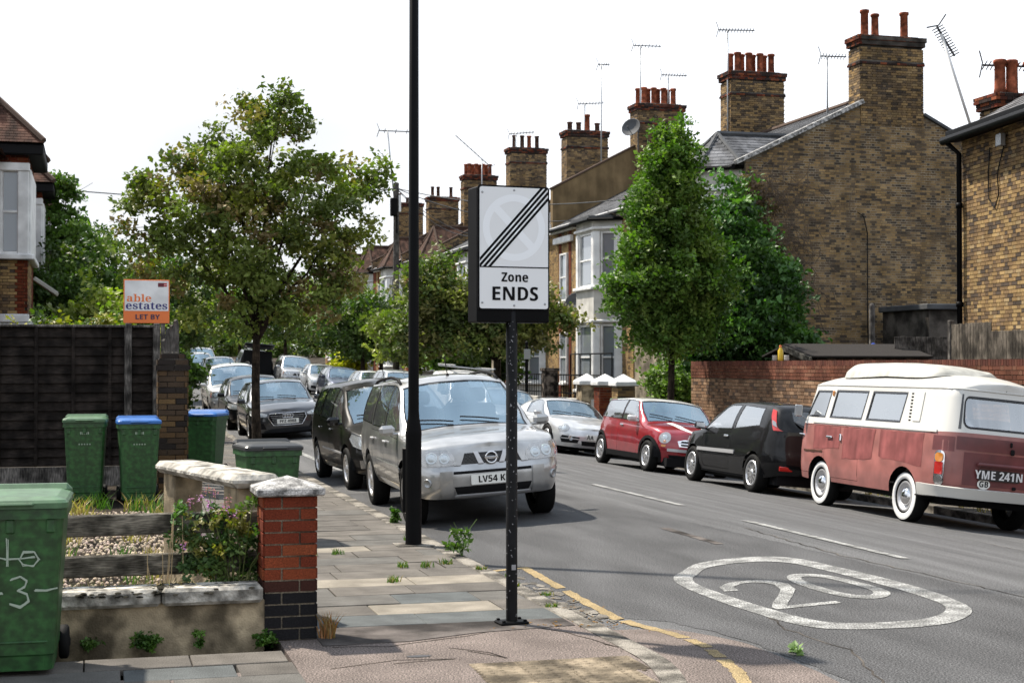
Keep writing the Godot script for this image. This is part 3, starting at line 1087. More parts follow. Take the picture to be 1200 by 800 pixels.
func terrace() -> void:
	var fx := 18.5
	# ---- the end house with the bare gable wall towards the camera
	var g := thing("end_terrace_house", "end house of the terrace with a big bare stock brick gable and tall chimney", "house", Vector3.ZERO, 0.0, "terraced houses on the far side")
	var zg: float = CH_Z[0] + 0.2
	var zn: float = CH_Z[1]
	var core := MB.new()
	var eave := 7.75
	var ridge := 9.95
	var rx := 23.1
	var bx := 27.9
	var prof := PackedVector2Array([Vector2(fx, -0.3), Vector2(bx, -0.3), Vector2(bx, eave - 0.2), Vector2(rx, ridge), Vector2(fx, eave)])
	core.prism(prof, zn + 0.1, zg - 0.045)
	obj("wall", core, M.mortar, g)
	var inside := func(u, y): return y - 0.3 < (lerpf(eave, ridge, u / (rx - fx)) if u < rx - fx else lerpf(ridge, eave - 0.2, (u - (rx - fx)) / (bx - rx))) - 0.06
	bricks(g, Vector3(fx, -0.3, zg - 0.045 + 0.0), Vector3.RIGHT, Vector3(0, 0, 1), bx - fx, ridge + 0.4, inside, GABLE, {proud = 0.004, joint = 0.004, seed = 12, freq = 0.22, bias = 0.03,
		dirt = func(ci, u, y): return mini(7, ci + 1) if (y < 1.4 and ci < 5 and rng.randf() < 0.5) or (y > 4.4 and y < 6.0 and rng.randf() < 0.22) else ci})
	# cement verge, white at the street end
	var verge := MB.new()
	verge.box(Vector3(fx + 0.41 * (rx - fx) - 0.15, eave + 0.41 * (ridge - eave) + 0.02, zg - 0.02), Vector3(Vector2(rx - fx, ridge - eave).length() * 0.82 + 0.4, 0.13, 0.24), 0.01, Basis(Vector3(0, 0, 1), atan2(ridge - eave, rx - fx)))
	obj("verge", verge, M.cap_white, g)
	var verge2 := MB.new()
	verge2.box(Vector3(lerpf(rx, bx, 0.63), lerpf(ridge, eave - 0.2, 0.63) + 0.03, zg - 0.03), Vector3(Vector2(bx - rx, ridge - eave + 0.2).length() * 0.74, 0.09, 0.20), 0.01, Basis(Vector3(0, 0, 1), atan2(eave - 0.2 - ridge, bx - rx)))
	obj("verge", verge2, M.lead, g)
	roof_pair(g, fx, rx, bx, eave, ridge, zg - 0.16, zn, 0.0)
	stack(g, Vector3(23.3, 0, zg - 0.40), 2.12, 0.76, 9.0, 11.62, GABLE, [[-0.72, 0.0, 1], [-0.38, 0.02, 0], [0.62, 0.0, 1]])
	bay(g, fx, -43.75, -0.25, [[1.0, 3.0, 3.9], [4.9, 7.1, 7.85]], {roof = "slate", rise = 1.2, back = 2.6, dep = 0.9})
	# cable down the gable
	var cab := MB.new(true)
	cab.tube([V(22.1, 6.3, zg + 0.03), V(22.3, 6.2, zg + 0.03), V(22.42, 5.7, zg + 0.03), V(22.42, 3.0, zg + 0.03), V(22.5, 0.5, zg + 0.03)], 0.018, 5)
	obj("cable", cab, M.dark, g)
	var cab2 := MB.new(true)
	cab2.tube([V(18.2, 4.4, zg + 0.2), V(18.9, 3.75, zg + 0.12), V(19.6, 3.3, zg + 0.05), V(20.0, 3.25, zg + 0.04)], 0.014, 5)
	obj("cable", cab2, M.white, g)
	# ---- the rest of the terrace
	var caps := [0.0, 12.25, 12.7, 13.05, 13.65, 13.45, 13.2, 14.0, 14.3]
	var looks := [
		["brick terraced house with slate roof and slate topped bay behind the ivy", "slate", STOCK],
		["yellow brick terraced house with white bay, red alarm box and satellite dish", "flat", STOCK],
		["terraced house hidden behind the sign, yellow brick with dark slate roof", "none", STOCK],
		["yellow brick house with white gutter board just left of the zone sign", "none", STOCK],
		["terraced house with round topped white bay under brown tiled turret roof, beside the lamp column", "tile", REDS],
		["white bay terraced house with open blue window between the pole and the lamp column", "tile", STOCK],
		["white bay terraced house just beyond the telegraph pole, brown tiled roof", "tile", REDS],
		["furthest terraced house showing its roof beside the big tree", "tile", STOCK]]
	for k in 8:
		if k == 0: continue
		var z1: float = CH_Z[k]
		var z2: float = CH_Z[k + 1]
		var yb := rise((z1 + z2) / 2) - 0.25
		var h := thing("terraced_house", looks[k][0], "house", Vector3.ZERO, 0.0, "terraced houses on the far side")
		var ev := yb + 7.35
		var rg := yb + 9.75
		var c := MB.new()
		c.prism(PackedVector2Array([Vector2(fx, yb - 0.4), Vector2(bx, yb - 0.4), Vector2(bx, ev), Vector2(rx, rg), Vector2(fx, ev)]), z2 + 0.02, z1 - 0.02)
		obj("wall", c, M.mortar, h)
		house_front(h, k, fx, z1, z2, yb, ev, looks[k])
		roof_pair(h, fx, rx, bx, ev, rg, z1 - 0.15, z2 + 0.15, 1.0 if k >= 4 else 0.0)
		party(h, k, fx, rx, bx, ev, rg, z1)
		var dark: bool = k in [2, 3, 4]
		var pt := pots8()
		if k == 3: pt = [[-0.8, 0.1, 2, 1], [-0.35, 0.1, 2, 1], [0.1, 0.1, 1], [0.6, 0.1, 2, 1]]
		if k == 4: pt = [[-0.7, 0.0, 0, 1], [-0.25, 0, 0, 1], [0.15, 0, 0], [0.6, 0, 0, 1]]
		if k == 7: pt = [[-0.7, 0.0, 0, 1], [-0.1, 0, 2, 1], [0.5, 0, 0, 1]]
		if k == 6: pt = [[-0.7, 0.0, 0, 1], [-0.3, 0, 0, 1], [0.6, 0, 0, 1]]
		stack(h, Vector3(23.1, 0, z1), 2.1, 0.95, rg - 1.3, caps[k], GABLE, pt, dark)
	# house 0 is the far half of the end house: its chimney stack and party wall belong to house 1

func roof_pair(h: Node3D, fx: float, rx: float, bx: float, ev: float, rg: float, z1: float, z2: float, tiled: float) -> void:
	var m = M.tile if tiled > 0.5 else M.slate
	var r := MB.new()
	var e := 0.3
	var sl := (rg - ev) / (rx - fx)
	for a in [[Vector2(fx - e, ev - e * sl), Vector2(rx, rg)], [Vector2(bx + e, ev - e * sl), Vector2(rx, rg)]]:
		r.qo(Vector3(a[0].x, a[0].y + 0.04, z1), Vector3(a[1].x, a[1].y + 0.04, z1), Vector3(a[1].x, a[1].y + 0.04, z2), Vector3(a[0].x, a[0].y + 0.04, z2), Vector3.UP)
	obj("roof", r, m, h)
	var U := Vector3(0, 0, -1)
	var O := Vector3(fx - e, ev - e * sl + 0.04, z1)
	var S := Vector3(rx - fx + e, rg - ev + e * sl, 0)
	var run := S.length()
	shingles(h, "roof_tiles" if tiled > 0.5 else "roof_slates", O, U, S.normalized(), z1 - z2, run, 0.3, 0.2, func(_u, _v): return true, m, Color(0.9, 0.9, 0.9))
	var rt := MB.new()
	rt.tube([Vector3(rx, rg + 0.07, z1), Vector3(rx, rg + 0.07, z2)], 0.1, 6)
	obj("ridge_tile", rt, M.ridge, h)
	var gt := MB.new()
	gt.tube([Vector3(fx - e - 0.04, ev - e * sl - 0.02, z1), Vector3(fx - e - 0.04, ev - e * sl - 0.02, z2)], 0.07, 6)
	obj("gutter_pipe", gt, M.black, h)

func party(h: Node3D, k: int, fx: float, rx: float, bx: float, ev: float, rg: float, z: float) -> void:
	# parapet wall between the roofs; at some houses it is rendered and tall
	var hh := 0.35
	if k == 2: hh = 1.5
	var p := MB.new()
	var e := 0.3 if k != 2 else 0.1
	var sl := (rg - ev) / (rx - fx)
	var poly := PackedVector2Array([Vector2(fx - e, ev - e * sl - 0.3), Vector2(fx - e, ev - e * sl + hh), Vector2(rx, rg + hh), Vector2(bx, ev + hh), Vector2(bx, ev - 0.3)])
	p.prism(poly, z - 0.16, z + 0.16)
	obj("party_wall", p, M.render if k in [2] else M.mortar_dark, h)
	if k != 2:
		bricks(h, Vector3(fx - e, ev - 1.2, z + 0.16), Vector3.RIGHT, Vector3(0, 0, 1), rx - fx + e, rg - ev + 2.0,
			func(u, y): var t: float = ev - e * sl + u * sl; return ev - 1.2 + y < t + hh - 0.02 and ev - 1.2 + y > t - 0.1, GABLE, {bias = 0.25, proud = 0.01})
	var cp := MB.new()
	cp.box(Vector3((fx - e + rx) / 2, (ev - e * sl + rg) / 2 + hh + 0.04, z), Vector3(Vector2(rx - fx + e, rg - ev + e * sl).length() + 0.1, 0.08, 0.42), 0.015, Basis(Vector3(0, 0, 1), atan2(rg - ev, rx - fx)))
	obj("coping", cp, M.ridge, h)

func house_front(h: Node3D, k: int, fx: float, z1: float, z2: float, yb: float, ev: float, look: Array) -> void:
	var N := Vector3(-1, 0, 0)
	var bz := z1 - 3.0
	var hw := 1.8
	var wz := z2 + 1.6
	var holes := [[bz + hw, bz - hw, 0.0, 7.4], [wz + 0.5, wz - 0.5, 4.2, 6.2], [wz + 0.5, wz - 0.5, 0.9, 3.0], [wz + 2.2, wz + 1.2, 0.0, 2.4]]
	if k in [2, 3]: holes.append([bz - hw - 0.6, bz - hw - 1.6, 4.2, 6.2])
	var red := func(ci, u, y):
		var z: float = z1 - u
		for q in [[wz - 0.5, wz - 0.8], [wz + 0.8, wz + 0.5], [z1, z1 - 0.6]]:
			if z < q[0] and z > q[1]: return -1
		return ci
	bricks(h, Vector3(fx, yb, z1), Vector3(0, 0, -1), N, z1 - z2, ev - yb - 0.15,
		func(u, y):
			var z: float = z1 - u
			for q in holes:
				if z < q[0] and z > q[1] and y > q[2] and y < q[3]: return false
			for q in [[wz - 0.5, wz - 0.85], [wz + 0.85, wz + 0.5]]:
				if z < q[0] and z > q[1]: return false
			return true, look[2], {seed = 40 + k, freq = 0.3, bias = -0.3, proud = 0.01})
	# red brick jambs beside the narrow windows
	for q in [wz - 0.5, wz + 0.85]:
		bricks(h, Vector3(fx, yb, q), Vector3(0, 0, -1), N, 0.35, ev - yb - 0.15, func(_u, _y): return true, REDS, {seed = 9, bias = -0.25, proud = 0.022})
	window(h, Vector3(fx - 0.055, yb + 4.25, wz), N, 0.92, 1.95)
	window(h, Vector3(fx - 0.055, yb + 0.95, wz), N, 0.92, 2.05)
	if k in [2, 3]:
		window(h, Vector3(fx - 0.055, yb + 4.25, bz - hw - 1.1), N, 0.92, 1.95)
	# front door
	var d := Node3D.new()
	d.name = "door"
	h.add_child(d, true)
	var db := MB.new()
	db.box(Vector3(fx + 0.03, yb + 1.1, wz + 1.7), Vector3(0.06, 2.2, 0.9), 0.01)
	for j in 2: db.box(Vector3(fx - 0.01, yb + 0.6 + j * 0.95, wz + 1.7), Vector3(0.03, 0.7, 0.55), 0.01)
	obj("door_leaf", db, M.dark if k % 2 else M.bin_blue, d)
	# eaves board
	var fa := MB.new()
	fa.box(Vector3(fx - 0.12, ev - 0.15, (z1 + z2) / 2), Vector3(0.2, 0.26, z1 - z2 - 0.1), 0.01)
	obj("eaves_board", fa, M.white, h)
	if k == 1:
		bay(h, fx, bz, yb, [[0.75, 3.15, 3.7], [4.55, 6.55, 7.0]], {roof = "flat", hw = hw})
		var al := MB.new()
		al.box(Vector3(fx - 0.08, yb + 6.3, bz - hw - 0.7), Vector3(0.14, 0.42, 0.3), 0.03)
		obj("alarm_box", al, mk(Color(0.5, 0.03, 0.03), 0.5), h)
		dish(h, Vector3(fx - 0.45, yb + 4.05, bz - hw - 0.55), 0.42)
		var lt := MB.new()
		lt.box(Vector3(fx - 0.1, yb + 6.75, wz), Vector3(0.16, 0.26, 2.4), 0.02)
		obj("window_head", lt, M.white, h)
	else:
		bay(h, fx, bz, yb, [[0.75, 2.9, 3.5], [4.2, 6.2, 6.9]], {roof = "tile" if look[1] == "tile" else "flat", hw = hw, rise = 1.9, back = 2.2})

func dish(parent: Node3D, p: Vector3, r: float) -> void:
	var d := Node3D.new()
	d.name = "satellite_dish"
	parent.add_child(d, true)
	d.position = p
	var m := MB.new(true)
	var X := Transform3D(Basis.looking_at(Vector3(-0.75, 0.45, 0.75).normalized(), Vector3.UP) * Basis(Vector3.RIGHT, PI / 2 * -1.0), Vector3.ZERO)
	m.lathe([Vector2(0, 0.0), Vector2(r * 0.5, 0.03), Vector2(r * 0.9, 0.10), Vector2(r, 0.125), Vector2(r, 0.14), Vector2(r * 0.9, 0.115), Vector2(r * 0.5, 0.045), Vector2(0, 0.012)], 18, X)
	obj("reflector_bowl", m, M.lead, d)
	var a := MB.new()
	a.rod(Vector3(0, -r * 0.7, 0.1), Vector3(-r * 0.8, -0.05, r * 1.0), 0.015)
	a.box(Vector3(-r * 0.8, 0, r * 1.0), Vector3(0.07, 0.07, 0.1), 0.01)
	a.rod(Vector3(0, 0, 0), Vector3(0.35, -0.1, -0.1), 0.03)
	obj("dish_arm", a, M.lead, d)

func right_house() -> void:
	# flank wall at (16.7, -27.6), running towards the camera along u
	var u := Vector3(-0.133, 0, 1).normalized()
	var n := Vector3(-1, 0, -0.133).normalized()
	var A := Vector3(16.98, -0.3, -27.6)
	var h := thing("corner_house", "sunlit yellow stock brick house with slate roof and black drainpipe, beyond the grey board fence", "house")
	var ln := 12.0
	var ht := 6.75
	var core := MB.new()
	var B := Basis(u, Vector3.UP, u.cross(Vector3.UP))
	core.box(A + u * ln / 2 + Vector3.UP * ht / 2 - n * 3.05, Vector3(ln, ht, 6.0), 0.0, B)
	# the gable at the far end, up to the ridge
	core.prism(PackedVector2Array([Vector2(0.045, 0), Vector2(6.0, 0), Vector2(6.0, 3.3)]), -0.3, 0.0, Transform3D(Basis(-n, Vector3.UP, u), A + Vector3.UP * ht + u * 0.3))
	obj("wall", core, M.mortar, h)
	bricks(h, A, u, n, ln, ht - 0.05, func(_u, _y): return true, STOCK, {parts = 300, seed = 21, freq = 0.45, bias = -0.06, proud = 0.004})
	bricks(h, A - n * 6.0, n, -u, 6.0, ht - 0.05, func(_u, _y): return true, GABLE, {seed = 22, bias = 0.1})
	# roof: eave overhang, slates rising away
	var e := 0.32
	var S := (-n * 6.0 + Vector3.UP * 3.3).normalized()
	var O := A + Vector3.UP * (ht + 0.02) + n * e - Vector3.UP * e * 0.55 - u * 0.08
	var r := MB.new()
	var run := Vector2(6.0 + e, 3.3 + e * 0.55).length()
	r.qo(O, O + u * (ln + 0.5), O + u * (ln + 0.5) + S * run, O + S * run, Vector3.UP)
	r.box(O + u * (ln / 2 + 0.25) + S * run / 2 - Vector3.UP * 0.06, Vector3(ln + 0.48, 0.05, run - 0.02), 0.0, Basis(u, S.cross(u).normalized() * -1.0, S))
	obj("roof", r, M.slate, h)
	shingles(h, "roof_slates", O, u, S, ln + 0.5, run, 0.28, 0.21, func(_u, _v): return true, M.slate, Color(1.25, 1.2, 1.15))
	var rd := MB.new()
	rd.tube([O + S * run, O + S * run + u * (ln + 0.5)], 0.11, 6)
	obj("ridge_tile", rd, M.ridge, h)
	# gutter, fascia and drainpipe
	var gt := MB.new(true)
	gt.tube([O + n * 0.05 - Vector3.UP * 0.03, O + n * 0.05 - Vector3.UP * 0.03 + u * (ln + 0.5)], 0.085, 8)
	obj("gutter_pipe", gt, M.black, h)
	var fs := MB.new()
	fs.box(A + u * (ln / 2) + Vector3.UP * (ht - 0.08) + n * 0.14, Vector3(ln + 0.4, 0.22, 0.26), 0.01, B)
	obj("eaves_board", fs, M.black, h)
	var dp := MB.new(true)
	var q := A + n * 0.09 + u * 0.06
	dp.tube([O + n * 0.05 - Vector3.UP * 0.05 + u * 0.12, q + Vector3.UP * (ht - 0.45), q + Vector3.UP * 0.1], 0.055, 8)
	for y in [1.2, 3.2, 5.2]: dp.tube([q + Vector3.UP * y, q + Vector3.UP * (y + 0.1)], 0.075, 8)
	obj("drainpipe", dp, M.black, h)
	# security lamp and looping cable under the eaves
	var fl := MB.new()
	fl.box(A + u * 2.0 + Vector3.UP * (ht - 0.45) + n * 0.12, Vector3(0.2, 0.24, 0.12), 0.015, B)
	obj("floodlight_housing", fl, M.steel, h)
	var cb := MB.new(true)
	var c0 := A + Vector3.UP * (ht - 0.5) + n * 0.03
	cb.tube([c0 + u * 1.35, c0 + u * 1.27 - V(0, 0.5, 0), c0 + u * 1.3 - V(0, 1.0, 0), c0 + u * 1.55 - V(0, 1.2, 0), c0 + u * 1.72 - V(0, 0.95, 0), c0 + u * 1.66 - V(0, 0.55, 0), c0 + u * 1.95 - V(0, 0.05, 0)], 0.013, 5)
	obj("cable", cb, M.dark, h)
	# chimney on the far slope, seen over the roof edge
	stack(h, Vector3(18.45, 0, -28.05), 1.1, 0.7, 4.6, 7.25, GABLE, [[-0.36, 0.1, 0], [-0.1, 0.12, 0], [0.1, -0.15, 0], [0.34, 0.1, 0]], true)

func left_houses() -> void:
	# bay fronted brick houses on the left side, seen past the fence
	for k in 3:
		var zc := -41.5 - k * 9.6
		var yb := rise(zc) - 0.15
		var h := thing("bay_house", ["red and yellow brick house with white framed bay window behind the fence", "second bay fronted house, only its bay roof edge showing beyond the white window", "third bay fronted house, a sliver of roof beyond the second"][k], "house", Vector3.ZERO, 0.0, "bay fronted houses on the near side")
		var fx := -2.34
		var c := MB.new()
		c.prism(PackedVector2Array([Vector2(fx - 8, yb - 0.7), Vector2(fx, yb - 0.7), Vector2(fx, yb + 6.9), Vector2(fx - 4, yb + 9.6), Vector2(fx - 8, yb + 6.9)]), zc - 4.6, zc + 4.6)
		obj("wall", c, M.mortar, h)
		bricks(h, Vector3(fx, yb, zc - 4.6), Vector3(0, 0, 1), Vector3.RIGHT, 9.2, 6.7, func(_u, _y): return true, REDS, {seed = 60 + k, bias = -0.1, proud = 0.01})
		if k == 0:
			bricks(h, Vector3(fx - 8.0, yb, zc + 4.6), Vector3.RIGHT, Vector3(0, 0, 1), 8.0, 8.6, func(u, y): return y < 6.9 + 2.7 * (1.0 - absf(u - 4.0) / 4.0), REDS, {seed = 64, bias = -0.1, proud = 0.01})
		var rf := MB.new()
		for s in [-1, 1]:
			rf.qo(Vector3(fx - 4 + s * 4.3, yb + 6.75, zc - 4.7), Vector3(fx - 4, yb + 9.7, zc - 4.7), Vector3(fx - 4, yb + 9.7, zc + 4.7), Vector3(fx - 4 + s * 4.3, yb + 6.75, zc + 4.7), Vector3.UP)
		obj("roof", rf, M.tile, h)
		left_bay(h, fx, zc + 1.6, yb, k)

func left_bay(h: Node3D, fx: float, cz: float, yb: float, k: int) -> void:
	var b := Node3D.new()
	b.name = "bay_window"
	h.add_child(b, true)
	# square bay: white window above, brick panel, white window below
	var d := 0.80
	var hw := 1.55
	var core := MB.new()
	core.box(Vector3(fx + d / 2 - 0.03, yb + 3.2, cz), Vector3(d - 0.06, 7.4, hw * 2 - 0.12))
	obj("bay_core", core, M.mortar, b)
	for f in [[Vector3(fx, 0, cz + hw), Vector3.RIGHT, Vector3(0, 0, 1), d], [Vector3(fx + d, 0, cz + hw), Vector3(0, 0, -1), Vector3.RIGHT, hw * 2]]:
		bricks(b, f[0] + Vector3.UP * (yb + 3.05), f[1], f[2], f[3], 1.3, func(u, y): return u < f[3] * 0.68, STOCK, {seed = 70, bias = -0.05})
		bricks(b, f[0] + Vector3.UP * (yb + 3.05), f[1], f[2], f[3], 1.3, func(u, y): return u >= f[3] * 0.68, REDS, {seed = 71, bias = -0.2})
		bricks(b, f[0] + Vector3.UP * (yb + 6.55), f[1], f[2], f[3], 0.35, func(u, y): return true, REDS, {seed = 72, bias = 0.1})
	var tr := MB.new()
	var fz := cz + hw
	for y in [[4.45, 6.5], [0.9, 2.9]]:
		var yy: float = (y[0] + y[1]) / 2 + yb
		var hh: float = y[1] - y[0]
		tr.box(Vector3(fx + 0.1, yy, fz + 0.02), Vector3(0.2, hh, 0.14), 0.02)
		tr.box(Vector3(fx + d - 0.11, yy, fz + 0.02), Vector3(0.26, hh, 0.14), 0.02)
		tr.box(Vector3(fx + d / 2, yb + y[1] + 0.04, fz + 0.03), Vector3(d + 0.08, 0.2, 0.18), 0.02)
		tr.box(Vector3(fx + d / 2 + 0.04, yb + y[0] - 0.05, fz + 0.06), Vector3(d + 0.16, 0.13, 0.24), 0.02)
		tr.box(Vector3(fx + d + 0.02, yy, cz), Vector3(0.1, hh, hw * 2), 0.02)
		tr.box(Vector3(fx + d + 0.05, yb + y[0] - 0.05, cz), Vector3(0.2, 0.13, hw * 2 + 0.2), 0.02)
		window(b, Vector3(fx + 0.46, yb + y[0] + 0.02, fz + 0.01), Vector3(0, 0, 1), 0.56, hh - 0.04, {sill = false, t = 0.06})
	obj("bay_trim", tr, M.white, b)
	# overhanging boards and hipped tile roof
	var bd := MB.new()
	bd.box(Vector3(fx + d / 2 + 0.1, yb + 6.95, cz), Vector3(d + 0.5, 0.26, hw * 2 + 0.5), 0.03)
	obj("eaves_board", bd, M.dark, b)
	var yr := yb + 7.1
	var Q := [Vector3(fx - 0.6, yr, fz + 0.3), Vector3(fx + d + 0.36, yr, fz + 0.3), Vector3(fx + d + 0.36, yr, cz - hw - 0.3), Vector3(fx - 0.6, yr, cz - hw - 0.3)]
	var Ap := Vector3(fx - 0.35, yr + 1.55, cz + 0.4)
	var Ap2 := Vector3(fx - 2.0, yr + 1.55, cz + 0.4)
	var r := MB.new()
	r.to(Q[1], Q[2], Ap, Vector3(1, 1, 0))
	r.qo(Q[0] - Vector3(1.4, 0, 0), Q[1], Ap, Ap2, Vector3(0, 1, 1))
	r.qo(Q[3] - Vector3(1.4, 0, 0), Q[2], Ap, Ap2, Vector3(0, 1, -1))
	obj("bay_roof", r, M.tile, b)
	var U := Vector3.RIGHT
	var S := Vector3(0, 1.55, (cz + 0.4) - (fz + 0.3)).normalized()
	var run := Vector2(1.55, (cz + 0.4) - (fz + 0.3)).length()
	var O: Vector3 = Q[0] - Vector3(1.4, 0, 0)
	var wd: float = Q[1].x - O.x
	shingles(b, "roof_tiles", O, U, S, wd, run, 0.17, 0.1, func(u, v): return u < lerpf(wd, Ap.x - O.x, v / run), M.tile, Color(0.95, 0.9, 0.9))
	var hp := MB.new()
	hp.tube([Q[1] + Vector3(0, 0.05, 0), Ap + Vector3(0, 0.05, 0)], 0.08, 6)
	hp.tube([Q[2] + Vector3(0, 0.05, 0), Ap + Vector3(0, 0.05, 0)], 0.08, 6)
	hp.tube([Ap2 + Vector3(0, 0.05, 0), Ap + Vector3(0, 0.05, 0)], 0.1, 6)
	obj("ridge_tile", hp, M.ridge, b)
	if k == 0:
		var ball := MB.new(true)
		ball.lathe([Vector2(0.0, -0.25), Vector2(0.24, -0.15), Vector2(0.3, 0.1), Vector2(0.22, 0.3), Vector2(0, 0.4)], 12, Transform3D(Basis(), Ap + Vector3(-0.05, 0.1, 0)))
		obj("roof_finial", ball, M.lead, b)
	# porch canopy strut beyond
	var pc := MB.new()
	pc.box(Vector3(fx + d + 0.3, yb + 3.9, cz - hw - 1.0), Vector3(0.7, 0.1, 1.2), 0.01, Basis(Vector3(0, 0, 1), -0.6))
	obj("porch_canopy", pc, M.white_render, b)


# ---------------------------------------------------------------- car bodies
# local axes: front at +z, x across, y up, origin on the ground under the middle
class Body:
	var sp: Dictionary
	var p := PackedVector2Array()   # half plan outline, front centre to rear centre
	var nn := PackedVector2Array()
	var ss := PackedFloat32Array()
	var bw := PackedFloat32Array()  # belt line: half width, z, height
	var bz := PackedFloat32Array()
	var by := PackedFloat32Array()
	var n := 72

	func _init(spec: Dictionary) -> void:
		sp = spec
		var c: Array = sp.outline
		var dense := PackedVector2Array()
		var m := c.size()
		for i in m - 1:
			var a: Vector2 = c[i - 1] if i > 0 else Vector2(-c[1].x, c[1].y)
			var d: Vector2 = c[i + 2] if i + 2 < m else Vector2(-c[m - 2].x, c[m - 2].y)
			for k in 24: dense.append(c[i].cubic_interpolate(c[i + 1], a, d, k / 24.0))
		dense.append(c[m - 1])
		var tot := 0.0
		for i in dense.size() - 1: tot += dense[i].distance_to(dense[i + 1])
		var acc := 0.0
		var j := 0
		for i in n + 1:
			var want := tot * i / n
			while j < dense.size() - 2 and acc + dense[j].distance_to(dense[j + 1]) < want:
				acc += dense[j].distance_to(dense[j + 1])
				j += 1
			p.append(dense[j].lerp(dense[j + 1], clampf((want - acc) / maxf(1e-6, dense[j].distance_to(dense[j + 1])), 0, 1)))
			ss.append(want)
		p[0].x = 0.0
		p[n].x = 0.0
		for i in n + 1:
			var t := p[mini(i + 1, n)] - p[maxi(i - 1, 0)]
			if i == 0 or i == n: t.y = 0.0
			nn.append(Vector2(-t.y, t.x).normalized())
		for i in n + 1:
			var b := ring(ss[i], belt(p[i].y))
			bw.append(b.x)
			bz.append(b.z)
			by.append(b.y)
		for i in range(1, n + 1): bz[i] = minf(bz[i], bz[i - 1] - 1e-4)
		bw[0] = 0.0
		bw[n] = 0.0

	static func pl(a: Array, x: float) -> float:
		if x <= a[0].x: return a[0].y
		for i in range(1, a.size()):
			if x <= a[i].x:
				return lerpf(a[i - 1].y, a[i].y, (x - a[i - 1].x) / (a[i].x - a[i - 1].x))
		return a[a.size() - 1].y

	static func sm(a: Array, x: float, r: float) -> float:
		return (pl(a, x - r) + 2.0 * pl(a, x - r * 0.5) + 2.0 * pl(a, x) + 2.0 * pl(a, x + r * 0.5) + pl(a, x + r)) / 8.0

	func belt(z: float) -> float: return sm(sp.belt, z, 0.1)
	func sill(z: float) -> float: return pl(sp.sill, z)
	func length() -> float: return ss[n]

	func ring(s: float, y: float) -> Vector3:
		var f := clampf(absf(s) / ss[n] * n, 0, n - 0.0001)
		var i := int(f)
		var q := p[i].lerp(p[i + 1], f - i)
		var w := nn[i].lerp(nn[i + 1], f - i).normalized()
		var yb := belt(q.y)
		var y0 := sill(q.y)
		var t := (y - y0) / maxf(0.05, yb - y0)
		var ins := w.x * w.x * sm(sp.side, t, 0.06)
		if w.y > 0: ins += w.y * w.y * sm(sp.front, y, 0.02)
		else: ins += w.y * w.y * sm(sp.rear, y, 0.02)
		return Vector3((q.x - w.x * ins) * (1.0 if s >= 0 else -1.0), y, q.y - w.y * ins)

	func at_z(z: float) -> Vector2:   # belt half width and height
		if z >= bz[0]: return Vector2(bw[0], by[0])
		if z <= bz[n]: return Vector2(bw[n], by[n])
		var lo := 0
		var hi := n
		while hi - lo > 1:
			var mid := (lo + hi) >> 1
			if bz[mid] > z: lo = mid
			else: hi = mid
		var t := (bz[lo] - z) / (bz[lo] - bz[hi])
		return Vector2(lerpf(bw[lo], bw[hi], t), lerpf(by[lo], by[hi], t))

	func s_at(z: float) -> float:     # where the side reaches z
		var lo := 0
		var hi := n
		while hi - lo > 1:
			var mid := (lo + hi) >> 1
			if p[mid].y > z: lo = mid
			else: hi = mid
		return lerpf(ss[lo], ss[hi], clampf((p[lo].y - z) / maxf(1e-6, p[lo].y - p[hi].y), 0, 1))

	func top3(w: float, yb: float, z: float, qq: float) -> Vector3:
		var tp := maxf(yb + 0.001, sm(sp.top, z, 0.05))
		var gh := tp - yb
		var cr := minf(sp.get("crown", 0.07), gh * 0.7)
		var y1 := tp - cr
		var hood := 1.0 - smoothstep(0.12, 0.3, gh)
		var w1 := w - minf(sp.get("edge", 0.03) + sp.get("tum", 0.32) * maxf(0.0, y1 - yb) + hood * 0.05, w * 0.5)
		var a := absf(qq)
		var sg := 1.0 if qq >= 0 else -1.0
		if a <= 1.0:
			return Vector3(sg * w1 * a, y1 + cr * (1.0 - pow(a, 2.3)), z)
		var t := 2.0 - a
		return Vector3(sg * (lerpf(w, w1, t) + 0.05 * gh * 4.0 * t * (1.0 - t)), lerpf(yb, y1, t), z)

	func top(z: float, qq: float) -> Vector3:
		var b := at_z(z)
		return top3(b.x, b.y, z, qq)

	func q_of(z: float, y: float) -> float:
		var b := at_z(z)
		var tp := maxf(b.y + 0.001, sm(sp.top, z, 0.05))
		var y1 := tp - minf(sp.get("crown", 0.07), (tp - b.y) * 0.7)
		return 2.0 - clampf((y - b.y) / maxf(0.02, y1 - b.y), 0.02, sp.get("qmax", 0.95))


func densify(poly: PackedVector2Array, d: float) -> PackedVector2Array:
	var r := PackedVector2Array()
	for i in poly.size():
		var b := poly[(i + 1) % poly.size()]
		var k := maxi(1, int(ceil(poly[i].distance_to(b) / d)))
		for j in k: r.append(poly[i].lerp(b, float(j) / k))
	return r

func fnorm(f: Callable, u: Vector2) -> Vector3:
	var e := 0.012
	var c: Vector3 = f.call(u.x, u.y)
	var a: Vector3 = f.call(u.x + e, u.y) - f.call(u.x - e, u.y)
	var b: Vector3 = f.call(u.x, u.y + e) - f.call(u.x, u.y - e)
	var nrm := a.cross(b).normalized()
	return nrm if nrm.dot(c - Vector3(0, 0.75, c.z * 0.55)) > 0 else -nrm

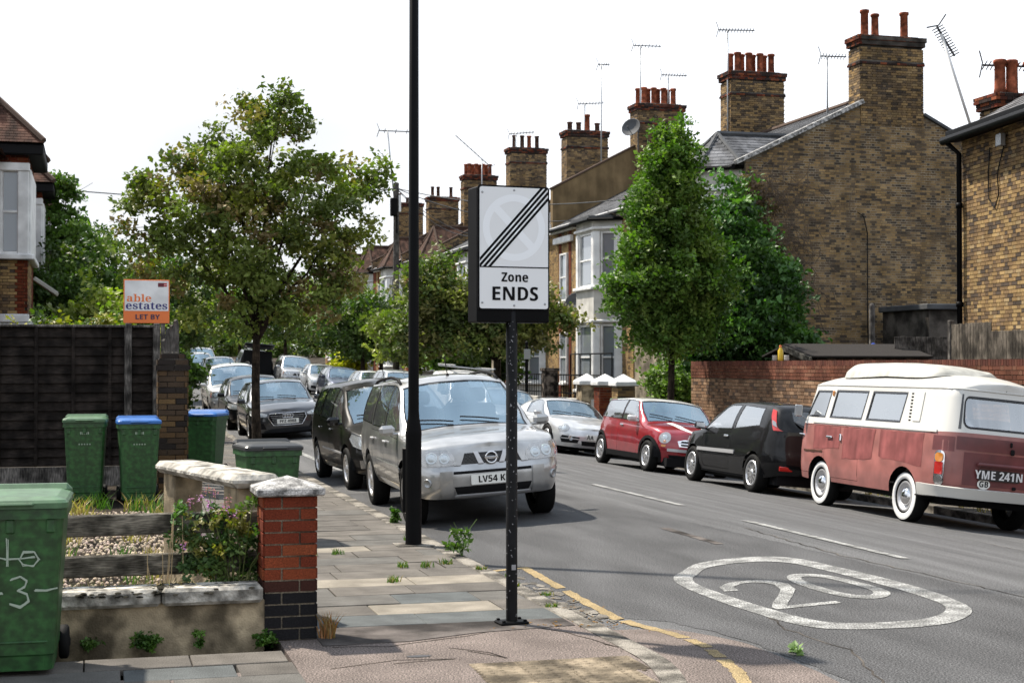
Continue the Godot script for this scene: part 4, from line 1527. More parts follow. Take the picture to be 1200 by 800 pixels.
# the polygon laid on surface f, lifted by off; skirt > 0 gives it thickness
func patch(mb: MB, poly: PackedVector2Array, f: Callable, off: float, du: float, dv: float, holes := [], skirt := 0.0) -> void:
	var lo := poly[0]
	var hi := poly[0]
	for p in poly:
		lo = lo.min(p)
		hi = hi.max(p)
	var nu := maxi(1, int(ceil((hi.x - lo.x) / du)))
	var nv := maxi(1, int(ceil((hi.y - lo.y) / dv)))
	var cache := {}
	for i in nu:
		for j in nv:
			var a := Vector2(lerpf(lo.x, hi.x, float(i) / nu), lerpf(lo.y, hi.y, float(j) / nv))
			var b := Vector2(lerpf(lo.x, hi.x, float(i + 1) / nu), lerpf(lo.y, hi.y, float(j + 1) / nv))
			var polys := Geometry2D.intersect_polygons(poly, PackedVector2Array([a, Vector2(b.x, a.y), b, Vector2(a.x, b.y)]))
			for h in holes:
				var nx: Array[PackedVector2Array] = []
				for pc in polys: nx.append_array(Geometry2D.clip_polygons(pc, h))
				polys = nx
			for pc in polys:
				if Geometry2D.is_polygon_clockwise(pc): continue
				var idx := Geometry2D.triangulate_polygon(pc)
				for k in range(0, idx.size(), 3):
					var v := []
					var nsum := Vector3.ZERO
					for e in 3:
						var u: Vector2 = pc[idx[k + e]]
						var key := Vector2i(roundi(u.x * 20000), roundi(u.y * 20000))
						if not cache.has(key):
							var nr := fnorm(f, u)
							cache[key] = [f.call(u.x, u.y) + nr * off, nr]
						v.append(cache[key][0])
						nsum += cache[key][1]
					mb.to(v[0], v[1], v[2], nsum)
	if skirt > 0.0:
		var d := densify(poly, minf(du, dv))
		for i in d.size():
			var u0 := d[i]
			var u1 := d[(i + 1) % d.size()]
			var n0 := fnorm(f, u0)
			var n1 := fnorm(f, u1)
			var p0: Vector3 = f.call(u0.x, u0.y)
			var p1: Vector3 = f.call(u1.x, u1.y)
			var o := (p1 - p0).cross(n0)
			var cc: Vector2 = (lo + hi) / 2
			if o.dot((p0 + p1) / 2 - f.call(cc.x, cc.y)) < 0: o = -o
			mb.qo(p0 + n0 * (off - skirt), p0 + n0 * off, p1 + n1 * off, p1 + n1 * (off - skirt), o)

func mirror(p: PackedVector2Array, m: bool) -> PackedVector2Array:
	var r := PackedVector2Array()
	for q in p: r.append(Vector2(-q.x, q.y) if m else q)
	if Geometry2D.is_polygon_clockwise(r): r.reverse()
	return r

func mirror_q(p: PackedVector2Array, m: bool) -> PackedVector2Array:
	var r := PackedVector2Array()
	for q in p: r.append(Vector2(q.x, -q.y) if m else q)
	if Geometry2D.is_polygon_clockwise(r): r.reverse()
	return r

var wheel_meshes := {}

func wheel(parent: Node3D, at: Vector3, r: float, w: float, kind: String, turn := 0.0) -> void:
	# outer face towards sign(at.x)
	var key := "%s %.3f %.3f" % [kind, r, w]
	if not wheel_meshes.has(key):
		var X := Transform3D(Basis(Vector3(0, 0, 1), -PI / 2), Vector3.ZERO)   # lathe y -> +x
		var hw := w / 2
		var rr := r * 0.66 if kind != "whitewall" else r * 0.58
		var ty := MB.new(true)
		ty.lathe([Vector2(rr, -hw * 0.8), Vector2(rr + 0.03, -hw), Vector2(r - 0.025, -hw), Vector2(r - 0.004, -hw * 0.78), Vector2(r, 0), Vector2(r - 0.004, hw * 0.78), Vector2(r - 0.025, hw), Vector2(rr + 0.03, hw), Vector2(rr, hw * 0.8)], 36, X)
		var rm := MB.new(true)
		var extra: MB = null
		if kind == "whitewall":
			rm.lathe([Vector2(rr + 0.005, hw * 0.86), Vector2(rr - 0.02, hw * 0.95), Vector2(rr - 0.03, hw * 0.7), Vector2(rr - 0.08, hw * 0.4), Vector2(0.0, hw * 0.42)], 30, X)
			extra = MB.new(true)
			extra.lathe([Vector2(r - 0.028, hw + 0.002), Vector2(r - 0.045, hw + 0.006), Vector2(rr + 0.035, hw + 0.006), Vector2(rr + 0.03, hw * 0.9)], 36, X)
		else:
			rm.lathe([Vector2(rr + 0.006, hw * 0.85), Vector2(rr - 0.004, hw * 0.97), Vector2(rr - 0.022, hw * 0.97), Vector2(rr - 0.03, hw * 0.7), Vector2(rr - 0.035, -hw * 0.5)], 36, X)
			var n: int = {"six": 6, "five": 5, "ten": 10, "twelve": 12, "seven": 7, "star": 8}.get(kind, 6)
			rm.sm(false)
			for i in n:
				var a := TAU * i / n
				var B := Basis(Vector3.RIGHT, a)
				var L1 := rr - 0.015
				var w1 := 0.055 if n <= 6 else 0.035 if n <= 8 else 0.022
				var poly := PackedVector2Array([Vector2(-w1 * 0.8, 0.03), Vector2(-w1 * 0.5, L1), Vector2(w1 * 0.5, L1), Vector2(w1 * 0.8, 0.03)])
				rm.prism(poly, hw * 0.5, hw * 0.84, Transform3D(B * Basis(Vector3(0, 0, -1), Vector3.UP, Vector3.RIGHT), Vector3.ZERO))
			rm.sm(true)
			rm.lathe([Vector2(0.065, hw * 0.5), Vector2(0.06, hw * 0.9), Vector2(0.03, hw * 0.95), Vector2(0, hw * 0.95)], 14, X)
			extra = MB.new(true)
			extra.lathe([Vector2(rr - 0.03, hw * 0.25), Vector2(0.12, hw * 0.2), Vector2(0.0, hw * 0.2)], 20, X)
		wheel_meshes[key] = [ty.done(), rm.done(), extra.done() if extra else null]
	var ms = wheel_meshes[key]
	var wn := Node3D.new()
	wn.name = "wheel"
	parent.add_child(wn, true)
	wn.position = at
	wn.rotation.y = turn + (0.0 if at.x > 0 else PI)
	obj("tyre", ms[0], M.rubber, wn)
	if kind == "whitewall":
		obj("rim", ms[1], M.alu, wn)
		obj("white_wall", ms[2], M.white, wn)
		var cap := MB.new(true)
		cap.lathe([Vector2(0.118, w * 0.22), Vector2(0.115, w * 0.36), Vector2(0.09, w * 0.52), Vector2(0.05, w * 0.6), Vector2(0, w * 0.62)], 24, Transform3D(Basis(Vector3(0, 0, 1), -PI / 2), Vector3.ZERO))
		obj("hub_cap", cap, M.chrome, wn)
	else:
		obj("rim", ms[1], M.alloy, wn)
		obj("brake_disc", ms[2], M.rimdark, wn)

func sub(parent: Node3D, n: String, at := Vector3.ZERO) -> Node3D:
	var o := Node3D.new()
	o.name = n
	parent.add_child(o, true)
	o.position = at
	return o

# a number plate with its lettering, facing +z of B
func plate(parent: Node3D, at: Vector3, B: Basis, s: String, h: float, back: Material, ink: Material, w := 0.52, ph := 0.112) -> void:
	var m := MB.new()
	m.prism(rrect(Vector2.ZERO, w, ph, 0.012), -0.012, 0.0)
	var o := obj("number_plate", m, back, parent)
	o.transform = Transform3D(B, at)
	if s:
		var t := text(s, h, ink, 1.0)
		t.position = Vector3(0, 0, 0.001)
		o.add_child(t, true)

func ring_basis(b: Body, s: float, y: float) -> Basis:
	var z := fnorm(b.ring, Vector2(s, y))
	var x := Vector3.UP.cross(z).normalized()
	return Basis(x, z.cross(x).normalized(), z)

func side_poly(b: Body, a: Array) -> PackedVector2Array:   # (z, y) pairs -> (s, y)
	var r := PackedVector2Array()
	for q in densify(pts(a), 0.12): r.append(Vector2(b.s_at(q.x), q.y))
	if Geometry2D.is_polygon_clockwise(r): r.reverse()
	return r

func win_poly(b: Body, a: Array) -> PackedVector2Array:    # (z, y) pairs -> (z, q)
	var r := PackedVector2Array()
	for q in densify(pts(a), 0.08): r.append(Vector2(q.x, b.q_of(q.x, q.y)))
	if Geometry2D.is_polygon_clockwise(r): r.reverse()
	return r

func shrink(p: PackedVector2Array, d: float) -> PackedVector2Array:
	var r := Geometry2D.offset_polygon(p, -d, Geometry2D.JOIN_MITER)
	return r[0] if r.size() else p

func grow(p: PackedVector2Array, d: float) -> PackedVector2Array:
	var r := Geometry2D.offset_polygon(p, d, Geometry2D.JOIN_MITER)
	return r[0] if r.size() else p

# builds a car from its measurements and returns its root
func build_car(n: String, label: String, sp: Dictionary, group := "") -> Node3D:
	var root := thing(n, label, sp.get("category", "car"), Vector3.ZERO, 0.0, group)
	var b := Body.new(sp)
	var pm: Material = sp.paint
	var ring_holes := []
	var top_holes := []
	var R: float = sp.wheel[0]
	var tw: float = sp.wheel[1]
	var zf: float = sp.axles[0]
	var zr: float = sp.axles[1]
	var half: float = sp.wheel[2]
	var arch: float = sp.get("arch", R + 0.06)
	for z in [zf, zr]:
		var cp := PackedVector2Array()
		for q in circ(Vector2(z, R), arch, arch, 28): cp.append(Vector2(b.s_at(q.x), q.y))
		if Geometry2D.is_polygon_clockwise(cp): cp.reverse()
		for m in [false, true]: ring_holes.append(mirror(cp, m))
	var arches := ring_holes.duplicate()
	if sp.has("arch_trim"):
		var at := MB.new(true)
		for z in [zf, zr]:
			for m in [false, true]:
				var o1 := PackedVector2Array()
				var o2 := PackedVector2Array()
				for q in circ(Vector2(z, R), arch + 0.055, arch + 0.055, 28): o1.append(Vector2(b.s_at(q.x), maxf(q.y, 0.2)))
				for q in circ(Vector2(z, R), arch, arch, 28): o2.append(Vector2(b.s_at(q.x), q.y))
				patch(at, mirror(o1, m), b.ring, 0.012, 0.08, 0.08, [mirror(o2, m)], 0.012)
		obj("wheel_arch_trim", at, M.dark, root)
	# doors are cut out of the side and set back in with a gap
	var doors := []
	for d in sp.get("doors", []):
		var dp := side_poly(b, d)
		for m in [false, true]: doors.append(mirror(dp, m))
	ring_holes.append_array(doors)
	# openings in the ring (boxy vehicles have their windows there)
	var ring_win := []
	for w in sp.get("ring_windows", []):
		var wp := side_poly(b, w)
		for m in [false, true]: ring_win.append(mirror(wp, m))
	for w in sp.get("ring_windows_s", []): ring_win.append(mirror(rrect(Vector2(w[0], w[1]), w[2], w[3], w[4]), false))
	ring_holes.append_array(ring_win)
	for w in sp.get("windows", []):
		var wp := win_poly(b, w)
		for m in [false, true]: top_holes.append(mirror_q(wp, m))
	var ws := PackedVector2Array()
	if sp.has("windscreen"):
		var a: Array = sp.windscreen   # z bottom, z top, q bottom, q top
		ws = densify(PackedVector2Array([Vector2(a[0], -a[2]), Vector2(a[0] + 0.015, 0), Vector2(a[0], a[2]), Vector2(a[1], a[3]), Vector2(a[1] + 0.015, 0), Vector2(a[1], -a[3])]), 0.25)
		if Geometry2D.is_polygon_clockwise(ws): ws.reverse()
		top_holes.append(ws)
	var rw := PackedVector2Array()
	if sp.has("rear_window"):
		var a: Array = sp.rear_window
		rw = densify(PackedVector2Array([Vector2(a[0], -a[2]), Vector2(a[0], a[2]), Vector2(a[1], a[3]), Vector2(a[1], -a[3])]), 0.25)
		if Geometry2D.is_polygon_clockwise(rw): rw.reverse()
		top_holes.append(rw)
	# ---- body shell
	var mb := MB.new(true)
	var low := MB.new(true)
	var rows := 12
	var pos := {}
	for i in range(-b.n, b.n + 1):
		for j in rows + 1:
			var s := b.ss[absi(i)] * (1 if i >= 0 else -1)
			var q := b.p[absi(i)]
			var y := lerpf(b.sill(q.y), b.belt(q.y), float(j) / rows)
			pos[Vector2i(i, j)] = [Vector2(s, y), b.ring(s, y)]
	for i in range(-b.n, b.n):
		for j in rows:
			var c := [pos[Vector2i(i, j)], pos[Vector2i(i + 1, j)], pos[Vector2i(i + 1, j + 1)], pos[Vector2i(i, j + 1)]]
			var mid: Vector3 = (c[0][1] + c[2][1]) / 2
			cell(low if j < int(sp.get("split_row", 0)) else mb, c, ring_holes, b.ring, mid - Vector3(0, mid.y, mid.z * 0.55))
	var mt: MB = MB.new(true) if sp.has("roof_paint") else mb
	var qn := 10
	var ps2 := {}
	for i in b.n + 1:
		for j in range(-qn, qn + 1):
			var qq := 2.0 * j / qn
			ps2[Vector2i(i, j)] = [Vector2(b.bz[i], qq), b.top3(b.bw[i], b.by[i], b.bz[i], qq)]
	var rz: float = sp.get("roof_from", 99.0)
	for i in b.n:
		for j in range(-qn, qn):
			var c := [ps2[Vector2i(i, j)], ps2[Vector2i(i, j + 1)], ps2[Vector2i(i + 1, j + 1)], ps2[Vector2i(i + 1, j)]]
			var mid: Vector3 = (c[0][1] + c[2][1]) / 2
			var tgt := mb
			if mt != mb and mid.y > sp.roof_y: tgt = mt
			cell(tgt, c, top_holes, b.top, mid - Vector3(0, 0.6, mid.z * 0.7))
	obj("body", mb, pm, root)
	if sp.has("split_row"): obj("lower_body", low, sp.lower_paint, root)
	if mt != mb: obj("roof", mt, sp.roof_paint, root)
	# ---- doors
	for k in doors.size():
		var dm := MB.new(true)
		patch(dm, shrink(doors[k], 0.006), b.ring, 0.0, 0.12, 0.08, arches)
		var d := obj("door", dm, sp.get("door_paint", pm), root)
		var lo: Vector2 = doors[k][0]
		var hi: Vector2 = doors[k][0]
		for q in doors[k]:
			lo = lo.min(q)
			hi = hi.max(q)
		var sg := 1.0 if lo.x + hi.x > 0 else -1.0
		var hs := maxf(absf(lo.x), absf(hi.x)) - 0.16
		var hy: float = sp.get("handle_y", hi.y - 0.1)
		var hp := b.ring(hs * sg, hy)
		var hm := MB.new()
		hm.box(hp + Vector3(sg * 0.018, 0, 0), Vector3(0.028, 0.03, 0.17), 0.01)
		obj("door_handle", hm, sp.get("handle", pm), d)
	# ---- glass
	var rub := MB.new(true)
	for k in top_holes.size():
		var isw: bool = top_holes[k] == ws
		var isr: bool = top_holes[k] == rw
		var g := MB.new(true)
		patch(g, top_holes[k], b.top, -0.006, 0.16, 0.25)
		obj("windscreen" if isw else "rear_window" if isr else "side_window", g, M.windscreen if isw else sp.get("rear_glass", M.sideglass) if isr else sp.get("glass", M.sideglass), root)
		patch(rub, grow(top_holes[k], 0.022), b.top, 0.002, 0.16, 0.25, [shrink(top_holes[k], 0.002)])
	for k in ring_win.size():
		var g := MB.new(true)
		patch(g, ring_win[k], b.ring, -0.008, 0.12, 0.12)
		obj("side_window", g, sp.get("glass", M.sideglass), root)
		patch(rub, grow(ring_win[k], 0.022), b.ring, 0.003, 0.12, 0.12, [shrink(ring_win[k], 0.006)])
	obj("window_seal", rub, M.gloss_black, root)
	# ---- overlays: [name, "ring" or "top", polygon, material, lift, both sides, skirt]
	var groups := {}
	for ov in sp.get("overlays", []):
		for m in ([false, true] if ov[5] else [false]):
			var pp: PackedVector2Array = mirror(ov[2], m) if ov[1] == "ring" else mirror_q(ov[2], m)
			var om := MB.new(true)
			patch(om, pp, b.ring if ov[1] == "ring" else b.top, ov[4], 0.07, 0.06 if ov[1] == "ring" else 0.2, [], ov[6] if ov.size() > 6 else 0.0)
			var par: Node3D = root
			obj(ov[0], om, ov[3] if ov[3] else pm, par)
	# ---- head lamps: reflector, bulbs and clear lens
	for hl in sp.get("headlamps", []):
		for m in [false, true]:
			var pp := mirror(hl.poly, m)
			var hn := sub(root, "headlight")
			var rf := MB.new(true)
			patch(rf, pp, b.ring, 0.004, 0.06, 0.05)
			obj("reflector", rf, hl.get("back", M.reflector), hn)
			for bb in hl.bulbs:
				var s: float = bb[0] * (-1 if m else 1)
				var X := Transform3D(ring_basis(b, s, bb[1]) * Basis(Vector3.RIGHT, PI / 2), b.ring(s, bb[1]))
				var bm := MB.new(true)
				var br: float = bb[2]
				bm.lathe([Vector2(br, 0.002), Vector2(br * 0.98, 0.012), Vector2(br * 0.86, 0.016), Vector2(br * 0.8, 0.010), Vector2(br * 0.6, 0.018), Vector2(0, 0.024)], 18, X)
				obj("bulb", bm, bb[3], hn)
			var ln := MB.new(true)
			patch(ln, pp, b.ring, 0.026, 0.06, 0.05, [], 0.03)
			obj("lens", ln, M.lens, hn)
	# ---- round things on the ring: [name, s, y, radius, material, lift, both]
	for rd in sp.get("rounds", []):
		for m in ([1.0, -1.0] if rd[6] else [1.0]):
			var X := Transform3D(ring_basis(b, rd[1] * m, rd[2]) * Basis(Vector3.RIGHT, PI / 2), b.ring(rd[1] * m, rd[2]))
			var rm := MB.new(true)
			var r: float = rd[3]
			rm.lathe([Vector2(r, -0.01), Vector2(r, rd[5]), Vector2(r * 0.85, rd[5] + 0.006), Vector2(r * 0.78, rd[5] - 0.004), Vector2(0, rd[5])], 18, X)
			obj(rd[0], rm, rd[4], root)
	# ---- mirrors
	for m in [1.0, -1.0]:
		if not sp.has("mirror"): break
		var mz: float = sp.mirror[0]
		var mq: float = sp.mirror[1]
		var mp := b.top(mz, mq * m)
		var mm := MB.new()
		mm.box(mp + Vector3(0.13 * m, 0.035, -0.01), Vector3(0.19, 0.125, 0.1), 0.038)
		mm.box(mp + Vector3(0.03 * m, -0.01, 0), Vector3(0.09, 0.03, 0.06), 0.01)
		var mo := obj("wing_mirror", mm, sp.get("mirror_paint", pm), root)
		var gl := MB.new()
		gl.box(mp + Vector3(0.13 * m, 0.035, -0.062), Vector3(0.155, 0.09, 0.006), 0.002)
		obj("mirror_glass", gl, M.chrome, mo)
	# ---- wipers
	if ws.size():
		for k in 2:
			var a: Array = sp.windscreen
			var q0 := 0.52 - k * 0.75
			var wm := MB.new()
			var path := []
			for t in 7:
				var u := Vector2(lerpf(a[0] - 0.03, a[0] - 0.10 - 0.05 * k, t / 6.0), lerpf(q0, q0 - 0.62, t / 6.0))
				path.append(b.top(u.x, clampf(u.y, -0.9, 0.9)) + fnorm(b.top, u) * 0.022)
			wm.tube(path, 0.009, 5)
			obj("wiper", wm, M.dark, root)
	# ---- cabin
	var inn := MB.new()
	var fl: float = sp.get("floor", 0.35)
	var cz: Array = sp.cabin   # rear z, front z, half width
	inn.box(Vector3(0, fl, (cz[0] + cz[1]) / 2), Vector3(cz[2] * 2, 0.06, cz[1] - cz[0]))
	inn.box(Vector3(0, fl + (cz[3] - fl) / 2, cz[1]), Vector3(cz[2] * 1.9, cz[3] - fl, 0.28), 0.05)
	inn.box(Vector3(0, fl + (cz[3] - fl) / 2 - 0.05, cz[0]), Vector3(cz[2] * 1.9, cz[3] - fl - 0.1, 0.1), 0.03)
	obj("dashboard", inn, M.interior, root)
	var st := MB.new()
	for row in (sp.seats as Array):
		for sx in [-1.0, 1.0]:
			var sxx: float = sx * cz[2] * 0.5
			st.box(Vector3(sxx, fl + 0.22, row + 0.2), Vector3(0.5, 0.2, 0.5), 0.05)
			st.box(Vector3(sxx, fl + 0.55, row - 0.06), Vector3(0.48, 0.6, 0.14), 0.05, Basis(Vector3.RIGHT, -0.18))
			st.box(Vector3(sxx, fl + 0.96, row - 0.14), Vector3(0.26, 0.18, 0.1), 0.04)
	obj("seat", st, M.seat, root)
	var sw := MB.new(true)
	var wp2 := []
	for k in 17: wp2.append(Vector3(cos(TAU * k / 16) * 0.18, sin(TAU * k / 16) * 0.18, 0))
	var cc := Vector3(-cz[2] * 0.5, cz[3] - 0.02, cz[1] - 0.32)
	var WB := Basis(Vector3.RIGHT, -0.4)
	for k in 17: wp2[k] = cc + WB * wp2[k]
	sw.tube(wp2, 0.016, 6, false)
	sw.rod(wp2[0], wp2[8], 0.018)
	obj("steering_wheel", sw, M.interior, root)
	# ---- underside and wheel housings
	var ub := MB.new()
	ub.box(Vector3(0, fl - 0.06, 0), Vector3(half * 2 - 0.42, 0.16, (zf - zr) + 1.1))
	ub.box(Vector3(0, fl - 0.03, (zf + zr) / 2), Vector3(half * 2 - 0.12, 0.1, (zf - zr) - 2 * arch - 0.02))
	for z in [zf, zr]:
		for sx in [-1.0, 1.0]:
			for k in 10:
				var a0 := PI * k / 10.0
				var a1 := PI * (k + 1) / 10.0
				var x0: float = sx * (half - 0.03)
				var x1: float = sx * (half - 0.42)
				var pA := Vector3(0, R + sin(a0) * (arch + 0.01), z + cos(a0) * (arch + 0.01))
				var pB := Vector3(0, R + sin(a1) * (arch + 0.01), z + cos(a1) * (arch + 0.01))
				ub.q(pA + Vector3(x0, 0, 0), pB + Vector3(x0, 0, 0), pB + Vector3(x1, 0, 0), pA + Vector3(x1, 0, 0))
	obj("underside", ub, M.dark, root)
	for z in [zf, zr]:
		for sx in [-1.0, 1.0]:
			wheel(root, Vector3(sx * (half - tw / 2), R, z), R, tw, sp.rim, (sp.get("steer", 0.0) if z == zf else 0.0))
	if sp.has("aerial"):
		var ae := MB.new()
		var ap := b.top(sp.aerial, 0.0)
		ae.rod(ap, ap + Vector3(0, 0.24, -0.13), 0.006)
		ae.lathe([Vector2(0.022, -0.01), Vector2(0.018, 0.02), Vector2(0, 0.03)], 8, Transform3D(Basis(), ap))
		obj("aerial", ae, M.dark, root)
	if sp.has("rails"):
		for m in [1.0, -1.0]:
			var path := []
			for t in 12: path.append(b.top(lerpf(sp.rails[0], sp.rails[1], t / 11.0), 1.0 * m) + Vector3(-0.03 * m, 0.012 + 0.05 * sin(PI * pow(t / 11.0, 0.8)) ** 0.5 if t > 0 and t < 11 else 0.0, 0))
			var rl := MB.new(true)
			rl.tube(path, 0.02, 6)
			obj("roof_rail", rl, sp.get("rail_paint", M.dark), root)
	bodies[root] = b
	return root

var bodies := {}

func cell(mb: MB, c: Array, holes: Array, f: Callable, o: Vector3) -> void:
	var lo: Vector2 = c[0][0]
	var hi: Vector2 = c[0][0]
	var poly := PackedVector2Array()
	for e in c:
		lo = lo.min(e[0])
		hi = hi.max(e[0])
		poly.append(e[0])
	var polys: Array[PackedVector2Array] = [poly]
	var cut := false
	for h in holes:
		var hit := false
		var hl: Vector2 = h[0]
		var hh: Vector2 = h[0]
		for q in h:
			hl = hl.min(q)
			hh = hh.max(q)
		if hl.x < hi.x and hh.x > lo.x and hl.y < hi.y and hh.y > lo.y:
			if Geometry2D.is_polygon_clockwise(poly):
				poly.reverse()
				polys = [poly]
			cut = true
			var nx: Array[PackedVector2Array] = []
			for pc in polys: nx.append_array(Geometry2D.clip_polygons(pc, h))
			polys = nx
	if not cut:
		mb.qo(c[0][1], c[1][1], c[2][1], c[3][1], o)
		return
	for pc in polys:
		if pc.size() < 3 or Geometry2D.is_polygon_clockwise(pc): continue
		var idx := Geometry2D.triangulate_polygon(pc)
		for k in range(0, idx.size(), 3):
			var v := []
			for e in 3:
				var u: Vector2 = pc[idx[k + e]]
				var best := Vector3.INF
				for w in c:
					if (w[0] as Vector2).distance_to(u) < 1e-4: best = w[1]
				v.append(best if best != Vector3.INF else f.call(u.x, u.y))
			mb.to(v[0], v[1], v[2], o)


# ---------------------------------------------------------------- the cars in the street
func VA(a: Array) -> Array:
	var r := []
	for i in range(0, a.size(), 2): r.append(Vector2(a[i], a[i + 1]))
	return r

func spec_suv() -> Dictionary:
	return {
		paint = paint(Color(0.47, 0.47, 0.465), 0.6, 0.3), wheel = [0.35, 0.215, 0.865], axles = [1.31, -1.31], rim = "six", arch = 0.41, steer = 0.0, category = "car",
		outline = VA([0, 2.2, 0.42, 2.18, 0.7, 2.09, 0.835, 1.87, 0.872, 1.45, 0.88, 0, 0.87, -1.6, 0.83, -2.1, 0.6, -2.27, 0, -2.3]),
		belt = VA([-2.3, 1.08, -1, 1.07, 0.75, 1.03, 1.6, 0.97, 2.05, 0.91, 2.25, 0.885]),
		top = VA([-2.3, 1.09, -2.24, 1.12, -2.1, 1.56, -1.95, 1.64, -0.6, 1.69, 0.05, 1.675, 0.26, 1.62, 1.05, 1.10, 1.14, 1.07, 1.7, 1.02, 2.05, 0.95, 2.25, 0.89]),
		sill = VA([-2.3, 0.45, -1.75, 0.36, 1.75, 0.36, 2.2, 0.33]), side = VA([0, 0.07, 0.12, 0.03, 0.45, 0.0, 0.8, 0.015, 1, 0.045]),
		front = VA([0.3, 0.16, 0.36, 0.08, 0.42, 0.02, 0.55, 0.0, 0.655, 0.0, 0.685, 0.045, 0.70, 0.07, 0.80, 0.085, 0.89, 0.12, 0.97, 0.2]), rear = VA([0.4, 0.06, 0.6, 0, 1.1, 0.05]),
		tum = 0.30, crown = 0.07, floor = 0.45, cabin = [-1.95, 0.95, 0.72, 1.02], seats = [0.05, -0.85], handle_y = 0.92,
		windscreen = [1.03, 0.27, 0.95, 0.93], rear_window = [-2.22, -2.08, 0.8, 0.8],
		windows = [[0.86, 1.08, -0.02, 1.07, -0.02, 1.58, 0.20, 1.585], [-0.10, 1.08, -0.98, 1.09, -0.98, 1.575, -0.10, 1.58], [-1.08, 1.10, -1.95, 1.12, -1.88, 1.54, -1.08, 1.57]],
		doors = [[0.86, 0.50, 0.92, 0.98, -0.03, 1.02, -0.03, 0.44, 0.80, 0.44], [-0.07, 0.44, -0.07, 1.02, -1.0, 1.03, -1.0, 0.80, -0.83, 0.58, -0.80, 0.44]],
		mirror = [0.86, 1.78], handle = M.alu, aerial = 0.0, rails = [0.1, -1.9], rail_paint = M.dark,
		headlamps = [{poly = pts([0.40, 0.715, 0.44, 0.82, 0.52, 0.885, 0.80, 0.895, 1.02, 0.885, 1.05, 0.80, 1.0, 0.735, 0.75, 0.705, 0.55, 0.70]), bulbs = [[0.55, 0.79, 0.062, M.bulb], [0.72, 0.80, 0.068, M.bulb], [0.93, 0.83, 0.035, M.amber], [0.94, 0.76, 0.035, M.red_lens]]}],
		overlays = [
			["grille", "ring", pts([-0.36, 0.715, -0.33, 0.835, 0.33, 0.835, 0.36, 0.715]), M.gloss_black, 0.006, false],
			["grille_surround", "ring", pts([0.36, 0.70, 0.30, 0.845, 0.37, 0.86, 0.44, 0.70]), null, 0.016, true, 0.02],
			["grille_bar", "ring", pts([0.09, 0.71, 0.15, 0.845, 0.20, 0.845, 0.15, 0.71]), M.alu, 0.018, true, 0.02],
			["bumper_slot", "ring", pts([-0.45, 0.615, -0.45, 0.645, 0.45, 0.645, 0.45, 0.615]), M.dark, 0.004, false],
			["lower_intake", "ring", pts([-0.42, 0.39, -0.45, 0.475, 0.45, 0.475, 0.42, 0.39]), M.dark, 0.004, false],
			["bumper_bar", "ring", pts([-0.45, 0.365, -0.45, 0.385, 0.45, 0.385, 0.45, 0.365]), M.alu, 0.02, false, 0.02],
			["bumper_guard", "ring", pts([0.46, 0.37, 0.46, 0.645, 0.60, 0.645, 0.60, 0.37]), null, 0.022, true, 0.025],
			["side_moulding", "ring", pts([1.75, 0.60, 1.75, 0.655, 3.55, 0.675, 3.55, 0.62]), null, 0.012, true, 0.012]],
		rounds = [["fog_lamp", 0.76, 0.53, 0.052, M.steel, 0.012, true]]}

